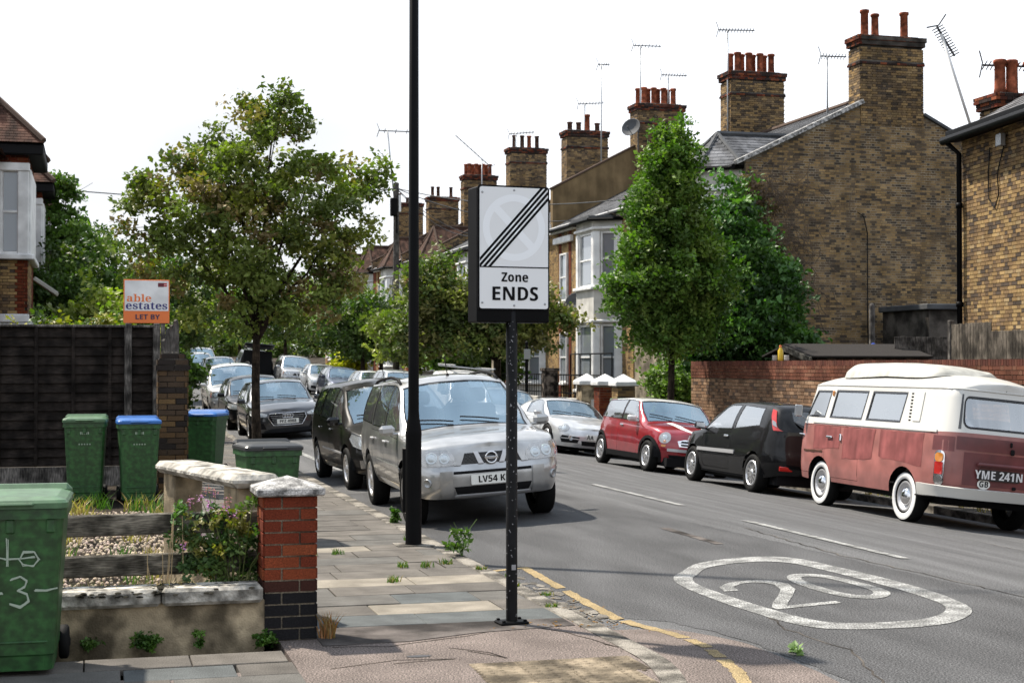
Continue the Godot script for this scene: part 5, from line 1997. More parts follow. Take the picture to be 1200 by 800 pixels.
func spec_mpv() -> Dictionary:
	return {
		paint = paint(Color(0.014, 0.013, 0.013), 0.2, 0.4), wheel = [0.315, 0.205, 0.90], axles = [1.28, -1.36], rim = "seven", arch = 0.37,
		outline = VA([0, 2.17, 0.4, 2.13, 0.68, 1.98, 0.84, 1.7, 0.90, 1.3, 0.91, 0, 0.90, -1.5, 0.86, -1.95, 0.6, -2.17, 0, -2.2]),
		belt = VA([-2.2, 1.05, -1, 1.02, 0.8, 0.96, 1.5, 0.88, 2.0, 0.76, 2.2, 0.72]),
		top = VA([-2.2, 1.06, -2.1, 1.15, -1.9, 1.5, -1.6, 1.56, -0.6, 1.59, 0.0, 1.57, 0.3, 1.5, 1.22, 1.02, 1.32, 0.98, 1.75, 0.88, 2.0, 0.79, 2.2, 0.73]),
		sill = VA([-2.2, 0.34, -1.75, 0.26, 1.75, 0.26, 2.2, 0.22]), side = VA([0, 0.06, 0.15, 0.02, 0.45, 0.0, 0.8, 0.02, 1, 0.05]),
		front = VA([0.2, 0.12, 0.3, 0.03, 0.45, 0.0, 0.6, 0.02, 0.72, 0.12, 0.8, 0.2]), rear = VA([0.3, 0.05, 0.6, 0, 1.1, 0.08]),
		tum = 0.34, crown = 0.07, floor = 0.36, cabin = [-1.85, 1.05, 0.74, 0.98], seats = [0.1, -0.75], handle_y = 0.86,
		windscreen = [1.2, 0.3, 0.95, 0.93], rear_window = [-2.12, -1.92, 0.8, 0.8],
		windows = [[0.92, 0.98, 0.0, 1.0, 0.0, 1.48, 0.24, 1.47], [-0.08, 1.0, -0.95, 1.02, -0.95, 1.46, -0.08, 1.48], [-1.05, 1.03, -1.75, 1.08, -1.62, 1.42, -1.05, 1.46]],
		doors = [[0.90, 0.42, 0.95, 0.9, -0.02, 0.95, -0.02, 0.34, 0.85, 0.34], [-0.06, 0.34, -0.06, 0.95, -1.02, 0.97, -1.02, 0.75, -0.92, 0.55, -0.88, 0.34]],
		mirror = [0.92, 1.8], handle = M.gloss_black, mirror_paint = M.gloss_black, aerial = 0.15,
		headlamps = [{poly = pts([0.52, 0.60, 0.50, 0.66, 0.70, 0.74, 0.95, 0.80, 1.15, 0.83, 1.18, 0.76, 1.05, 0.66, 0.8, 0.60]), bulbs = [[0.70, 0.66, 0.045, M.bulb], [0.88, 0.71, 0.055, M.bulb]]}],
		overlays = [
			["grille", "ring", pts([-0.42, 0.56, -0.42, 0.66, 0.42, 0.66, 0.42, 0.56]), M.dark, 0.004, false],
			["lower_intake", "ring", pts([-0.6, 0.30, -0.6, 0.44, 0.6, 0.44, 0.6, 0.30]), M.dark, 0.004, false],
			["side_moulding", "ring", pts([1.75, 0.52, 1.75, 0.55, 3.4, 0.56, 3.4, 0.53]), M.alu, 0.008, true, 0.01],
			["fog_lamp", "ring", pts([0.80, 0.34, 0.80, 0.46, 0.90, 0.46, 0.90, 0.34]), M.reflector, 0.008, true]]}

func spec_hatch() -> Dictionary:
	return {
		paint = paint(Color(0.05, 0.052, 0.058), 0.6, 0.28), wheel = [0.32, 0.215, 0.88], axles = [1.30, -1.32], rim = "ten", arch = 0.365,
		outline = VA([0, 2.15, 0.4, 2.12, 0.68, 2.0, 0.83, 1.75, 0.885, 1.3, 0.89, 0, 0.88, -1.5, 0.82, -1.9, 0.6, -2.1, 0, -2.15]),
		belt = VA([-2.2, 0.98, -1, 0.94, 0.8, 0.89, 1.5, 0.83, 2.0, 0.74, 2.2, 0.70]),
		top = VA([-2.2, 0.99, -2.0, 1.05, -1.62, 1.34, -1.3, 1.4, -0.5, 1.43, 0.0, 1.42, 0.2, 1.37, 0.98, 0.97, 1.06, 0.94, 1.6, 0.89, 2.0, 0.79, 2.2, 0.71]),
		sill = VA([-2.2, 0.32, -1.75, 0.24, 1.75, 0.24, 2.2, 0.2]), side = VA([0, 0.06, 0.15, 0.02, 0.45, 0.0, 0.8, 0.02, 1, 0.06]),
		front = VA([0.2, 0.10, 0.3, 0.02, 0.45, 0.0, 0.6, 0.01, 0.7, 0.06, 0.8, 0.16]), rear = VA([0.3, 0.05, 0.6, 0, 1.0, 0.08]),
		tum = 0.42, crown = 0.06, floor = 0.3, cabin = [-1.6, 0.85, 0.7, 0.9], seats = [0.0, -0.8], handle_y = 0.8,
		windscreen = [0.95, 0.2, 0.95, 0.93], rear_window = [-2.0, -1.66, 0.85, 0.8],
		windows = [[0.74, 0.91, -0.1, 0.92, -0.1, 1.34, 0.16, 1.33], [-0.18, 0.92, -1.0, 0.94, -0.95, 1.32, -0.18, 1.34], [-1.08, 0.95, -1.5, 1.0, -1.3, 1.26, -1.05, 1.3]],
		doors = [[0.84, 0.40, 0.86, 0.83, -0.12, 0.88, -0.12, 0.3, 0.78, 0.3], [-0.16, 0.3, -0.16, 0.88, -1.05, 0.9, -1.05, 0.7, -0.92, 0.5, -0.88, 0.3]],
		mirror = [0.74, 1.8],
		headlamps = [{poly = pts([0.50, 0.60, 0.48, 0.65, 0.70, 0.70, 0.95, 0.735, 1.12, 0.75, 1.10, 0.68, 0.95, 0.61, 0.72, 0.58]), bulbs = [[0.66, 0.64, 0.04, M.bulb], [0.86, 0.665, 0.05, M.bulb]], back = M.steel}],
		overlays = [
			["grille", "ring", pts([-0.34, 0.38, -0.46, 0.56, -0.44, 0.66, 0.44, 0.66, 0.46, 0.56, 0.34, 0.38]), M.dark, 0.006, false, 0.01],
			["lower_intake", "ring", pts([0.52, 0.30, 0.58, 0.44, 0.82, 0.44, 0.84, 0.32]), M.dark, 0.004, true]]}

func spec_city() -> Dictionary:
	return {
		paint = paint(Color(0.005, 0.005, 0.006), 0.0, 0.5), wheel = [0.30, 0.195, 0.83], axles = [1.24, -1.25], rim = "twelve", arch = 0.35,
		outline = VA([0, 1.98, 0.4, 1.94, 0.66, 1.8, 0.79, 1.55, 0.835, 1.1, 0.84, 0, 0.835, -1.3, 0.79, -1.65, 0.58, -1.9, 0, -1.95]),
		belt = VA([-2.0, 0.99, -1, 0.97, 0.8, 0.90, 1.4, 0.85, 1.8, 0.76, 2.0, 0.71]),
		top = VA([-2.0, 1.0, -1.86, 1.04, -1.66, 1.38, -1.45, 1.43, -0.5, 1.46, 0.1, 1.44, 0.32, 1.38, 1.02, 1.0, 1.1, 0.97, 1.5, 0.9, 1.8, 0.81, 2.0, 0.72]),
		sill = VA([-2.0, 0.34, -1.6, 0.25, 1.6, 0.25, 2.0, 0.22]), side = VA([0, 0.06, 0.15, 0.02, 0.45, 0.0, 0.8, 0.02, 1, 0.05]),
		front = VA([0.2, 0.1, 0.3, 0.02, 0.5, 0.0, 0.65, 0.03, 0.8, 0.16]), rear = VA([0.3, 0.05, 0.45, 0, 0.62, 0.0, 0.66, 0.03, 1.0, 0.08]),
		tum = 0.34, crown = 0.06, floor = 0.3, cabin = [-1.6, 0.9, 0.66, 0.93], seats = [0.05, -0.75], handle_y = 0.84,
		windscreen = [1.0, 0.32, 0.95, 0.93], rear_window = [-1.86, -1.68, 0.78, 0.72],
		windows = [[0.82, 0.93, -0.28, 0.97, -0.28, 1.36, 0.24, 1.34], [-0.40, 0.98, -1.30, 1.06, -1.22, 1.33, -0.40, 1.36]],
		doors = [[0.80, 0.42, 0.84, 0.84, -0.34, 0.9, -0.34, 0.30, 0.74, 0.30]],
		mirror = [0.80, 1.8], mirror_paint = M.gloss_black, handle = M.chrome, rear_glass = M.darkglass,
		headlamps = [{poly = pts([0.55, 0.62, 0.55, 0.72, 0.8, 0.76, 0.95, 0.76, 0.92, 0.66]), bulbs = [[0.72, 0.69, 0.05, M.bulb]]}],
		overlays = [
			["side_moulding", "ring", pts([1.55, 0.55, 1.55, 0.605, 3.1, 0.625, 3.1, 0.565]), M.alu, 0.012, true, 0.012],
			["tail_light", "top", pts([-1.50, 1.10, -1.60, 1.10, -1.70, 1.5, -1.81, 1.97, -1.70, 1.97, -1.60, 1.5]), M.red_lens, 0.012, true, 0.015],
			["reversing_light", "top", pts([-1.62, 1.52, -1.66, 1.72, -1.74, 1.72, -1.70, 1.52]), M.reflector, 0.020, true]]}

func spec_mini() -> Dictionary:
	return {
		paint = paint(Color(0.36, 0.014, 0.025), 0.35, 0.28), roof_paint = paint(Color(0.74, 0.74, 0.72), 0.0, 0.35), roof_y = 1.29, wheel = [0.295, 0.185, 0.835], axles = [1.21, -1.26], rim = "star", arch = 0.335, arch_trim = true,
		outline = VA([0, 1.82, 0.4, 1.78, 0.66, 1.62, 0.79, 1.36, 0.835, 0.9, 0.84, 0, 0.84, -1.1, 0.79, -1.5, 0.58, -1.76, 0, -1.82]),
		belt = VA([-1.85, 0.94, -1, 0.93, 0.6, 0.895, 1.2, 0.84, 1.6, 0.77, 1.85, 0.73]),
		top = VA([-1.85, 0.95, -1.72, 1.0, -1.5, 1.33, -1.3, 1.37, -0.4, 1.41, 0.1, 1.40, 0.28, 1.36, 0.80, 0.985, 0.88, 0.955, 1.3, 0.91, 1.6, 0.84, 1.85, 0.74]),
		sill = VA([-1.85, 0.3, -1.5, 0.22, 1.5, 0.22, 1.85, 0.19]), side = VA([0, 0.05, 0.15, 0.02, 0.5, 0.0, 0.8, 0.02, 1, 0.06]),
		front = VA([0.2, 0.08, 0.3, 0.02, 0.45, 0.0, 0.58, 0.02, 0.7, 0.07, 0.8, 0.15]), rear = VA([0.3, 0.04, 0.5, 0, 1.0, 0.08]),
		tum = 0.26, crown = 0.055, floor = 0.28, cabin = [-1.45, 0.72, 0.66, 0.93], seats = [-0.05, -0.8], handle_y = 0.83,
		windscreen = [0.79, 0.28, 0.96, 0.94], rear_window = [-1.7, -1.52, 0.8, 0.75], glass = M.sideglass,
		windows = [[0.60, 0.93, -0.28, 0.945, -0.28, 1.335, 0.20, 1.325], [-0.33, 0.945, -1.42, 0.97, -1.34, 1.30, -0.33, 1.335]],
		doors = [[0.72, 0.40, 0.72, 0.84, -0.33, 0.88, -0.33, 0.27, 0.66, 0.27]], handle = M.chrome,
		mirror = [0.56, 1.78], mirror_paint = paint(Color(0.74, 0.74, 0.72)),
		headlamps = [{poly = circ(Vector2(0.70, 0.665), 0.125, 0.105, 20), bulbs = [[0.70, 0.68, 0.05, M.bulb], [0.69, 0.60, 0.03, M.amber]]}],
		overlays = [
			["bonnet_stripe", "top", pts([0.92, 0.30, 0.92, 0.50, 1.70, 0.52, 1.70, 0.30]), M.plate_w, 0.003, true],
			["grille", "ring", pts([-0.40, 0.52, -0.44, 0.62, -0.30, 0.655, 0.30, 0.655, 0.44, 0.62, 0.40, 0.52]), M.chrome, 0.010, false, 0.015],
			["grille_slat", "ring", pts([-0.36, 0.54, -0.38, 0.57, 0.38, 0.57, 0.36, 0.54]), M.dark, 0.016, false],
			["grille_slat", "ring", pts([-0.38, 0.595, -0.36, 0.625, 0.36, 0.625, 0.38, 0.595]), M.dark, 0.016, false],
			["bumper_bar", "ring", pts([-0.62, 0.425, -0.62, 0.475, 0.62, 0.475, 0.62, 0.425]), M.alu, 0.02, false, 0.03],
			["lower_intake", "ring", pts([-0.55, 0.24, -0.6, 0.36, 0.6, 0.36, 0.55, 0.24]), M.dark, 0.004, false],
			["indicator", "ring", pts([0.66, 0.50, 0.66, 0.54, 0.75, 0.54, 0.75, 0.50]), M.amber, 0.008, true],
			["side_skirt", "ring", pts([1.5, 0.22, 1.5, 0.32, 3.3, 0.32, 3.3, 0.22]), M.dark, 0.010, true, 0.01]]}

func spec_coupe() -> Dictionary:
	return {
		paint = paint(Color(0.72, 0.73, 0.74), 0.4, 0.28), wheel = [0.325, 0.235, 0.885], axles = [1.32, -1.10], rim = "five", arch = 0.36,
		outline = VA([0, 2.22, 0.4, 2.18, 0.68, 2.02, 0.83, 1.72, 0.885, 1.3, 0.87, 0.2, 0.90, -1.1, 0.86, -1.6, 0.6, -2.0, 0, -2.12]),
		belt = VA([-2.2, 0.80, -1.2, 0.88, 0, 0.84, 0.9, 0.83, 1.4, 0.81, 1.9, 0.70, 2.25, 0.58]),
		top = VA([-2.2, 0.81, -1.9, 0.9, -1.2, 1.08, -0.7, 1.22, -0.2, 1.29, 0.1, 1.28, 0.28, 1.24, 0.98, 0.90, 1.08, 0.86, 1.5, 0.80, 1.9, 0.715, 2.25, 0.59]),
		sill = VA([-2.2, 0.3, -1.6, 0.2, 1.6, 0.2, 2.25, 0.18]), side = VA([0, 0.05, 0.15, 0.02, 0.5, 0.0, 0.8, 0.02, 1, 0.07]),
		front = VA([0.18, 0.08, 0.28, 0.0, 0.45, 0.0, 0.55, 0.04, 0.65, 0.12, 0.75, 0.3]), rear = VA([0.3, 0.05, 0.5, 0, 0.9, 0.1]),
		tum = 0.5, crown = 0.06, floor = 0.24, cabin = [-0.75, 0.85, 0.64, 0.82], seats = [0.0], handle_y = 0.72,
		windscreen = [0.96, 0.28, 0.95, 0.93], rear_window = [-1.3, -0.75, 0.7, 0.7],
		windows = [[0.78, 0.87, -0.42, 0.89, -0.5, 1.14, -0.1, 1.215, 0.22, 1.19]],
		doors = [[0.86, 0.36, 0.88, 0.78, -0.42, 0.8, -0.42, 0.26, 0.80, 0.26]],
		mirror = [0.76, 1.85],
		headlamps = [{poly = circ(Vector2(0.80, 0.60), 0.16, 0.085, 20), bulbs = [[0.78, 0.60, 0.06, M.bulb], [0.88, 0.595, 0.035, M.bulb]]}],
		overlays = [
			["air_intake", "ring", pts([0.40, 0.28, 0.36, 0.42, 0.78, 0.44, 0.84, 0.38, 0.80, 0.28]), M.dark, 0.006, true, 0.01],
			["intake_bar", "ring", pts([0.38, 0.365, 0.38, 0.385, 0.82, 0.385, 0.82, 0.365]), M.alu, 0.014, true],
			["lower_intake", "ring", pts([-0.30, 0.24, -0.32, 0.34, 0.32, 0.34, 0.30, 0.24]), M.dark, 0.006, false]],
		rounds = [["fog_lamp", 0.56, 0.375, 0.045, M.bulb, 0.018, true]]}

func spec_camper() -> Dictionary:   # built with its tail at +z
	var faded := mk(Color(0.43, 0.15, 0.13), 0.55, {tex = "soft", scale = 0.7, world = false, detail = "soft", dscale = 0.3, coat = 0.6, coat_rough = 0.15})
	var cream := mk(Color(0.52, 0.51, 0.475), 0.4, {coat = 0.5, coat_rough = 0.2})
	return {
		paint = cream, lower_paint = faded, split_row = 7, wheel = [0.325, 0.165, 0.80], axles = [1.17, -1.23], rim = "whitewall", arch = 0.375, category = "camper van",
		outline = VA([0, 2.22, 0.45, 2.2, 0.69, 2.11, 0.82, 1.86, 0.855, 1.3, 0.86, 0, 0.855, -1.5, 0.80, -1.95, 0.55, -2.2, 0, -2.28]),
		belt = VA([-2.3, 1.70, -1.5, 1.72, 2.3, 1.72]),
		top = VA([-2.3, 1.71, -2.0, 1.80, -1.6, 1.90, 0, 1.95, 1.6, 1.92, 2.0, 1.84, 2.25, 1.72]),
		sill = VA([-2.3, 0.40, -1.7, 0.36, 1.6, 0.36, 1.9, 0.42, 2.3, 0.46]), side = VA([0, 0.05, 0.08, 0.01, 0.3, 0.0, 0.57, 0.01, 0.60, 0.015, 0.63, 0.035, 1, 0.145]),
		front = VA([0.4, 0.06, 0.55, 0.01, 1.1, 0.0, 1.18, 0.015, 1.24, 0.04, 1.75, 0.20]), rear = VA([0.4, 0.06, 0.8, 0, 1.2, 0.06, 1.72, 0.38]),
		tum = 0.1, crown = 0.20, edge = 0.015, floor = 0.42, cabin = [-1.9, 1.6, 0.7, 1.05], seats = [-1.3], handle_y = 0.98, handle = M.chrome,
		glass = M.sideglass,
		ring_windows = [[-1.86, 1.27, -1.24, 1.27, -1.24, 1.62, -1.70, 1.62], [-1.06, 1.27, -0.14, 1.27, -0.14, 1.63, -1.06, 1.63], [0.02, 1.27, 0.92, 1.27, 0.92, 1.63, 0.02, 1.63]],
		ring_windows_s = [[0.0, 1.44, 1.24, 0.36, 0.08]],
		doors = [[-2.0, 0.45, -2.02, 1.14, -1.13, 1.14, -1.13, 0.45], [-1.09, 0.42, -1.09, 1.14, -0.06, 1.14, -0.06, 0.42]], door_paint = faded}

func spec_van() -> Dictionary:
	return {
		paint = paint(Color(0.72, 0.72, 0.71), 0.0, 0.4), wheel = [0.315, 0.195, 0.86], axles = [1.35, -1.35], rim = "six", arch = 0.37, category = "van",
		outline = VA([0, 2.15, 0.4, 2.12, 0.7, 1.98, 0.84, 1.7, 0.88, 1.3, 0.89, 0, 0.88, -1.7, 0.86, -2.05, 0.6, -2.18, 0, -2.2]),
		belt = VA([-2.3, 1.06, 0.8, 1.02, 1.5, 0.95, 2.0, 0.80, 2.2, 0.75]),
		top = VA([-2.3, 1.07, -2.17, 1.2, -2.1, 1.7, -1.9, 1.78, -0.4, 1.82, 0.1, 1.78, 0.4, 1.7, 1.25, 1.1, 1.35, 1.05, 1.8, 0.93, 2.0, 0.84, 2.2, 0.76]),
		sill = VA([-2.3, 0.34, 2.2, 0.26]), side = VA([0, 0.05, 0.15, 0.02, 0.5, 0.0, 1, 0.04]),
		front = VA([0.2, 0.1, 0.35, 0.0, 0.6, 0.0, 0.85, 0.12]), rear = VA([0.3, 0.05, 0.5, 0, 1.1, 0.03]),
		tum = 0.2, crown = 0.09, floor = 0.4, cabin = [-2.0, 1.1, 0.74, 1.04], seats = [0.25], handle_y = 0.95,
		windscreen = [1.22, 0.42, 0.95, 0.93], rear_window = [-2.17, -2.11, 0.75, 0.75],
		windows = [[1.0, 1.08, 0.55, 1.08, 0.55, 1.5, 0.62, 1.5], [0.45, 1.08, -0.5, 1.09, -0.5, 1.62, 0.45, 1.62]],
		doors = [[0.95, 0.42, 0.98, 0.95, -0.05, 1.0, -0.05, 0.36, 0.9, 0.36]],
		mirror = [0.95, 1.8], mirror_paint = M.gloss_black,
		headlamps = [{poly = pts([0.55, 0.62, 0.55, 0.74, 0.8, 0.82, 1.02, 0.86, 1.0, 0.7]), bulbs = [[0.75, 0.72, 0.06, M.bulb]]}],
		overlays = [["grille", "ring", pts([-0.45, 0.5, -0.45, 0.62, 0.45, 0.62, 0.45, 0.5]), M.dark, 0.005, false]]}

# stands a car on the cambered road
func park(c: Node3D, x: float, z: float, away := false, yaw := 0.0, half := 0.85, wb := 1.3) -> void:
	var a := Vector3(x, (road_h(x - half, z) + road_h(x + half, z)) / 2, z)
	var side := Vector3(2 * half, road_h(x + half, z) - road_h(x - half, z), 0).normalized()
	var fwd := Vector3(0, road_h(x, z + wb) - road_h(x, z - wb), 2 * wb).normalized()
	var up := fwd.cross(side).normalized()
	side = up.cross(fwd).normalized()
	var B := Basis(side, up, fwd)
	if away: B = B * Basis(Vector3.UP, PI)
	c.transform = Transform3D(B * Basis(Vector3.UP, yaw), a - Vector3.UP * 0.004)

func repaint(c: Node3D, m: Material, doors := true) -> void:
	for k in c.get_children():
		var nm := String(k.name)
		if nm.begins_with("body") or (doors and nm.begins_with("door")) or nm.begins_with("wing_mirror") or nm.begins_with("bumper_guard") or nm.begins_with("grille_surround") or nm.begins_with("side_moulding"):
			(k as MeshInstance3D).set_surface_override_material(0, m)
			for g in k.get_children():
				if String(g.name).begins_with("door_handle"): (g as MeshInstance3D).set_surface_override_material(0, m)

func cars() -> void:
	var left := "cars parked along the near kerb"
	var right := "cars parked along the far kerb"
	# ---- silver four by four, nearest on the left
	var sp := spec_suv()
	for o in sp.overlays:
		if o[3] == null: o[3] = sp.paint
	var suv := build_car("silver_car", "silver beige four by four parked behind the lamp column", sp, left)
	var b: Body = bodies[suv]
	plate(suv, b.ring(0, 0.545) + Vector3(0.0, 0, 0.02), Basis(), "LV54 KF", 0.072, M.plate_w, M.ink)
	badge(suv, b.ring(0, 0.775) + Vector3(0, 0.0, 0.03), 0.062, true)
	var cn := mesh_grille(b, -0.34, 0.34, 0.725, 0.83)
	obj("grille_mesh", cn, M.rimdark, suv)
	park(suv, 4.40, -18.85, false, -0.02)
	# ---- dark people carrier behind it
	var mpv := build_car("dark_people_carrier", "dark grey people carrier parked close behind the silver four by four", spec_mpv(), left)
	b = bodies[mpv]
	plate(mpv, b.ring(0, 0.5) + Vector3(0, 0, 0.01), Basis(), "", 0.07, M.plate_w, M.ink)
	park(mpv, 4.50, -23.95, false, 0.02)
	# ---- dark grey hatchback beyond the tree
	var au := build_car("dark_hatchback", "dark grey hatchback with four ring badge and white plate behind the street tree trunk", spec_hatch(), left)
	b = bodies[au]
	plate(au, b.ring(0, 0.475) + Vector3(0, 0, 0.02), Basis(), "PFZ 4988", 0.07, M.plate_w, M.ink)
	var gr := sub(au, "badge")
	for k in 4:
		var rm := MB.new(true)
		var path := []
		for t in 17: path.append(Vector3(cos(TAU * t / 16) * 0.042, sin(TAU * t / 16) * 0.042, 0))
		rm.tube(path, 0.0065, 6, false)
		var o := obj("badge_ring", rm, M.chrome, gr)
		o.position = b.ring(0, 0.60) + Vector3((k - 1.5) * 0.06, 0, 0.03)
	var gs := MB.new()
	for k in 6: gs.box(b.ring(0, 0.41 + k * 0.04) + Vector3(0, 0, 0.01), Vector3(0.66 + k * 0.03, 0.008, 0.012))
	obj("grille_slat", gs, M.steel, au)
	var gsr := MB.new(true)
	var gp := []
	for q in [[-0.34, 0.385], [-0.455, 0.56], [-0.43, 0.655], [0, 0.66], [0.43, 0.655], [0.455, 0.56], [0.34, 0.385], [0, 0.38], [-0.34, 0.385]]: gp.append(b.ring(q[0], q[1]) + fnorm(b.ring, Vector2(q[0], q[1])) * 0.016)
	gsr.tube(gp, 0.009, 5, false)
	obj("grille_surround", gsr, M.chrome, au)
	park(au, 4.50, -38.95)
	# ---- left row further up
	var c := copy(au, Vector3.ZERO, 0, "black hatchback half hidden behind the dark grey hatchback with rings on its grille")
	strip(c)
	repaint(c, paint(Color(0.02, 0.02, 0.022), 0.4))
	park(c, 4.42, -44.2)
	c = copy(suv, Vector3.ZERO, 0, "silver white four by four beside the brick pier, third car back")
	strip(c)
	repaint(c, paint(Color(0.62, 0.62, 0.61), 0.4))
	park(c, 4.3, -49.6)
	for k in 5:
		c = copy([au, mpv, au, suv, au][k], Vector3.ZERO, 0, ["white car at the far end of the near row, closest of the white ones", "pale silver people carrier among the far white cars", "white hatchback in the far row of the near side", "white four by four far up the near side", "smallest far white car by the left edge of the row"][k])
		strip(c)
		repaint(c, paint([Color(0.66, 0.66, 0.65), Color(0.5, 0.5, 0.5), Color(0.7, 0.7, 0.69), Color(0.68, 0.68, 0.68), Color(0.6, 0.61, 0.62)][k], 0.2))
		park(c, [5.9, 5.2, 5.7, 6.2, 4.6][k], [-76.0, -82.0, -88.0, -94.0, -100.0][k])
	# ---- right row, coming back towards the camera
	for o in [
		[au, "white hatchback parked in front of the yellow shrub, far side", 11.0, -51.0, Color(0.62, 0.63, 0.64), 0.3],
		[mpv, "silver people carrier behind the white hatchback on the far side", 10.9, -56.0, Color(0.55, 0.56, 0.57), 0.5],
		[au, "small white car behind the silver people carrier on the far side", 10.8, -61.0, Color(0.68, 0.68, 0.67), 0.1],
		[au, "navy blue saloon fronted car with black grille, bonnet mirroring the sky", 10.3, -66.2, Color(0.018, 0.026, 0.06), 0.5],
		[au, "pale silver car behind the navy blue car", 10.2, -71.5, Color(0.52, 0.53, 0.54), 0.4],
		[suv, "silver four by four facing us beside the open black van", 9.6, -77.0, Color(0.5, 0.51, 0.52), 0.5]]:
		c = copy(o[0], Vector3.ZERO, 0, o[1])
		c.set_meta("group", right)
		strip(c)
		repaint(c, paint(o[4], o[5]))
		park(c, o[2], o[3])
	# black van with its tailgate up
	var van := build_car("white_van", "white van with roof bars showing over the silver four by four roof", spec_van(), right)
	var lad := MB.new()
	for k in 3: lad.box(Vector3(0, 1.89, 0.1 - k * 0.75), Vector3(1.4, 0.035, 0.05), 0.01)
	for s in [-1, 1]: lad.box(Vector3(s * 0.62, 1.93, -0.6), Vector3(0.05, 0.04, 2.3), 0.01)
	obj("roof_rack", lad, M.steel, van)
	park(van, 10.9, -45.6)
	var bv := copy(van, Vector3.ZERO, 0, "black van seen from behind with its tailgate raised, behind the tree trunk")
	for k in bv.get_children():
		if String(k.name).begins_with("roof_rack") or String(k.name).begins_with("rear_window"): k.free()
	repaint(bv, paint(Color(0.012, 0.012, 0.014)))
	var tg := MB.new()
	tg.box(Vector3(0, 1.98, -2.45), Vector3(1.5, 0.06, 0.95), 0.02, Basis(Vector3.RIGHT, 0.25))
	obj("tailgate", tg, paint(Color(0.012, 0.012, 0.014)), bv)
	var hold := MB.new()
	hold.box(Vector3(0, 1.15, -2.235), Vector3(1.45, 1.2, 0.04), 0.02)
	obj("load_space", hold, M.dark, bv)
	park(bv, 7.9, -81.0, true)
	# grey saloon behind the silver coupe
	c = copy(au, Vector3.ZERO, 0, "blue grey car directly behind the silver coupe, its windscreen showing above it")
	c.set_meta("group", right)
	strip(c)
	repaint(c, paint(Color(0.30, 0.33, 0.36), 0.5))
	park(c, 10.85, -41.0)
	# silver coupe
	var co := build_car("silver_coupe", "low silver coupe with oval headlamps parked between the red car and the blue grey car", spec_coupe(), right)
	b = bodies[co]
	plate(co, b.ring(0.05, 0.43) + Vector3(0, 0, 0.012), Basis(), "", 0.07, M.plate_w, M.ink, 0.5)
	var aa := text("AA", 0.09, M.ink, 1.0)
	co.add_child(aa, true)
	aa.position = b.ring(-0.1, 0.43) + Vector3(-0.02, 0, 0.016)
	badge(co, b.ring(0.56, 0.40) + Vector3(-1.12, 0.0, 0.02), 0.04, false)
	park(co, 10.9, -35.6, false, 0.05)
	# red hatchback with white roof
	var mi := build_car("red_hatchback", "small red hatchback with white roof, white bonnet stripes and round headlamps", spec_mini(), right)
	b = bodies[mi]
	plate(mi, b.ring(0, 0.36) + Vector3(0, 0, 0.02), Basis(), "", 0.07, M.plate_w, M.ink)
	park(mi, 10.78, -28.5, false, 0.03)
	# black hatchback facing away
	var fo := build_car("black_hatchback", "shiny black three door hatchback facing away with tall red tail lights", spec_city(), right)
	b = bodies[fo]
	var rs: float = b.length()
	plate(fo, b.ring(rs, 0.78) - Vector3(0, 0, 0.012), Basis(Vector3.UP, PI), "", 0.07, M.yellow, M.ink)
	for m in [1.0, -1.0]:
		var rr := MB.new()
		rr.box(b.ring((rs - 0.55) * m, 0.42), Vector3(0.22, 0.07, 0.03), 0.008)
		obj("rear_reflector", rr, M.red_lens, fo)
	park(fo, 10.70, -23.45, true, 0.0)
	camper(right)

func strip(c: Node3D) -> void:
	for k in c.get_children():
		var nm := String(k.name)
		if nm.begins_with("badge") or nm.begins_with("number_plate"):
			c.remove_child(k)
			k.free()

func badge(parent: Node3D, at: Vector3, r: float, bar: bool) -> void:
	var bd := MB.new(true)
	var path := []
	for t in 21: path.append(at + Vector3(cos(TAU * t / 20) * r, sin(TAU * t / 20) * r, 0))
	bd.tube(path, r * 0.17, 6, false)
	bd.sm(false)
	if bar: bd.box(at + Vector3(0, 0, 0.004), Vector3(r * 2.5, r * 0.42, 0.012), 0.003)
	else: bd.box(at, Vector3(r * 1.2, r * 1.4, 0.01), 0.004)
	obj("badge", bd, M.chrome, parent)

func mesh_grille(b: Body, s0: float, s1: float, y0: float, y1: float) -> MB:
	var m := MB.new()
	for k in 5:
		var y := lerpf(y0, y1, (k + 0.5) / 5.0)
		for i in 14:
			var s := lerpf(s0, s1, (i + (0.5 if k % 2 else 0.0)) / 14.0)
			if absf(s) < 0.09: continue
			m.box(b.ring(s, y) + Vector3(0, 0, 0.008), Vector3(0.034, 0.004, 0.006), 0.0, Basis(Vector3(0, 0, 1), 0.6))
			m.box(b.ring(s, y) + Vector3(0, 0, 0.008), Vector3(0.034, 0.004, 0.006), 0.0, Basis(Vector3(0, 0, 1), -0.6))
	return m

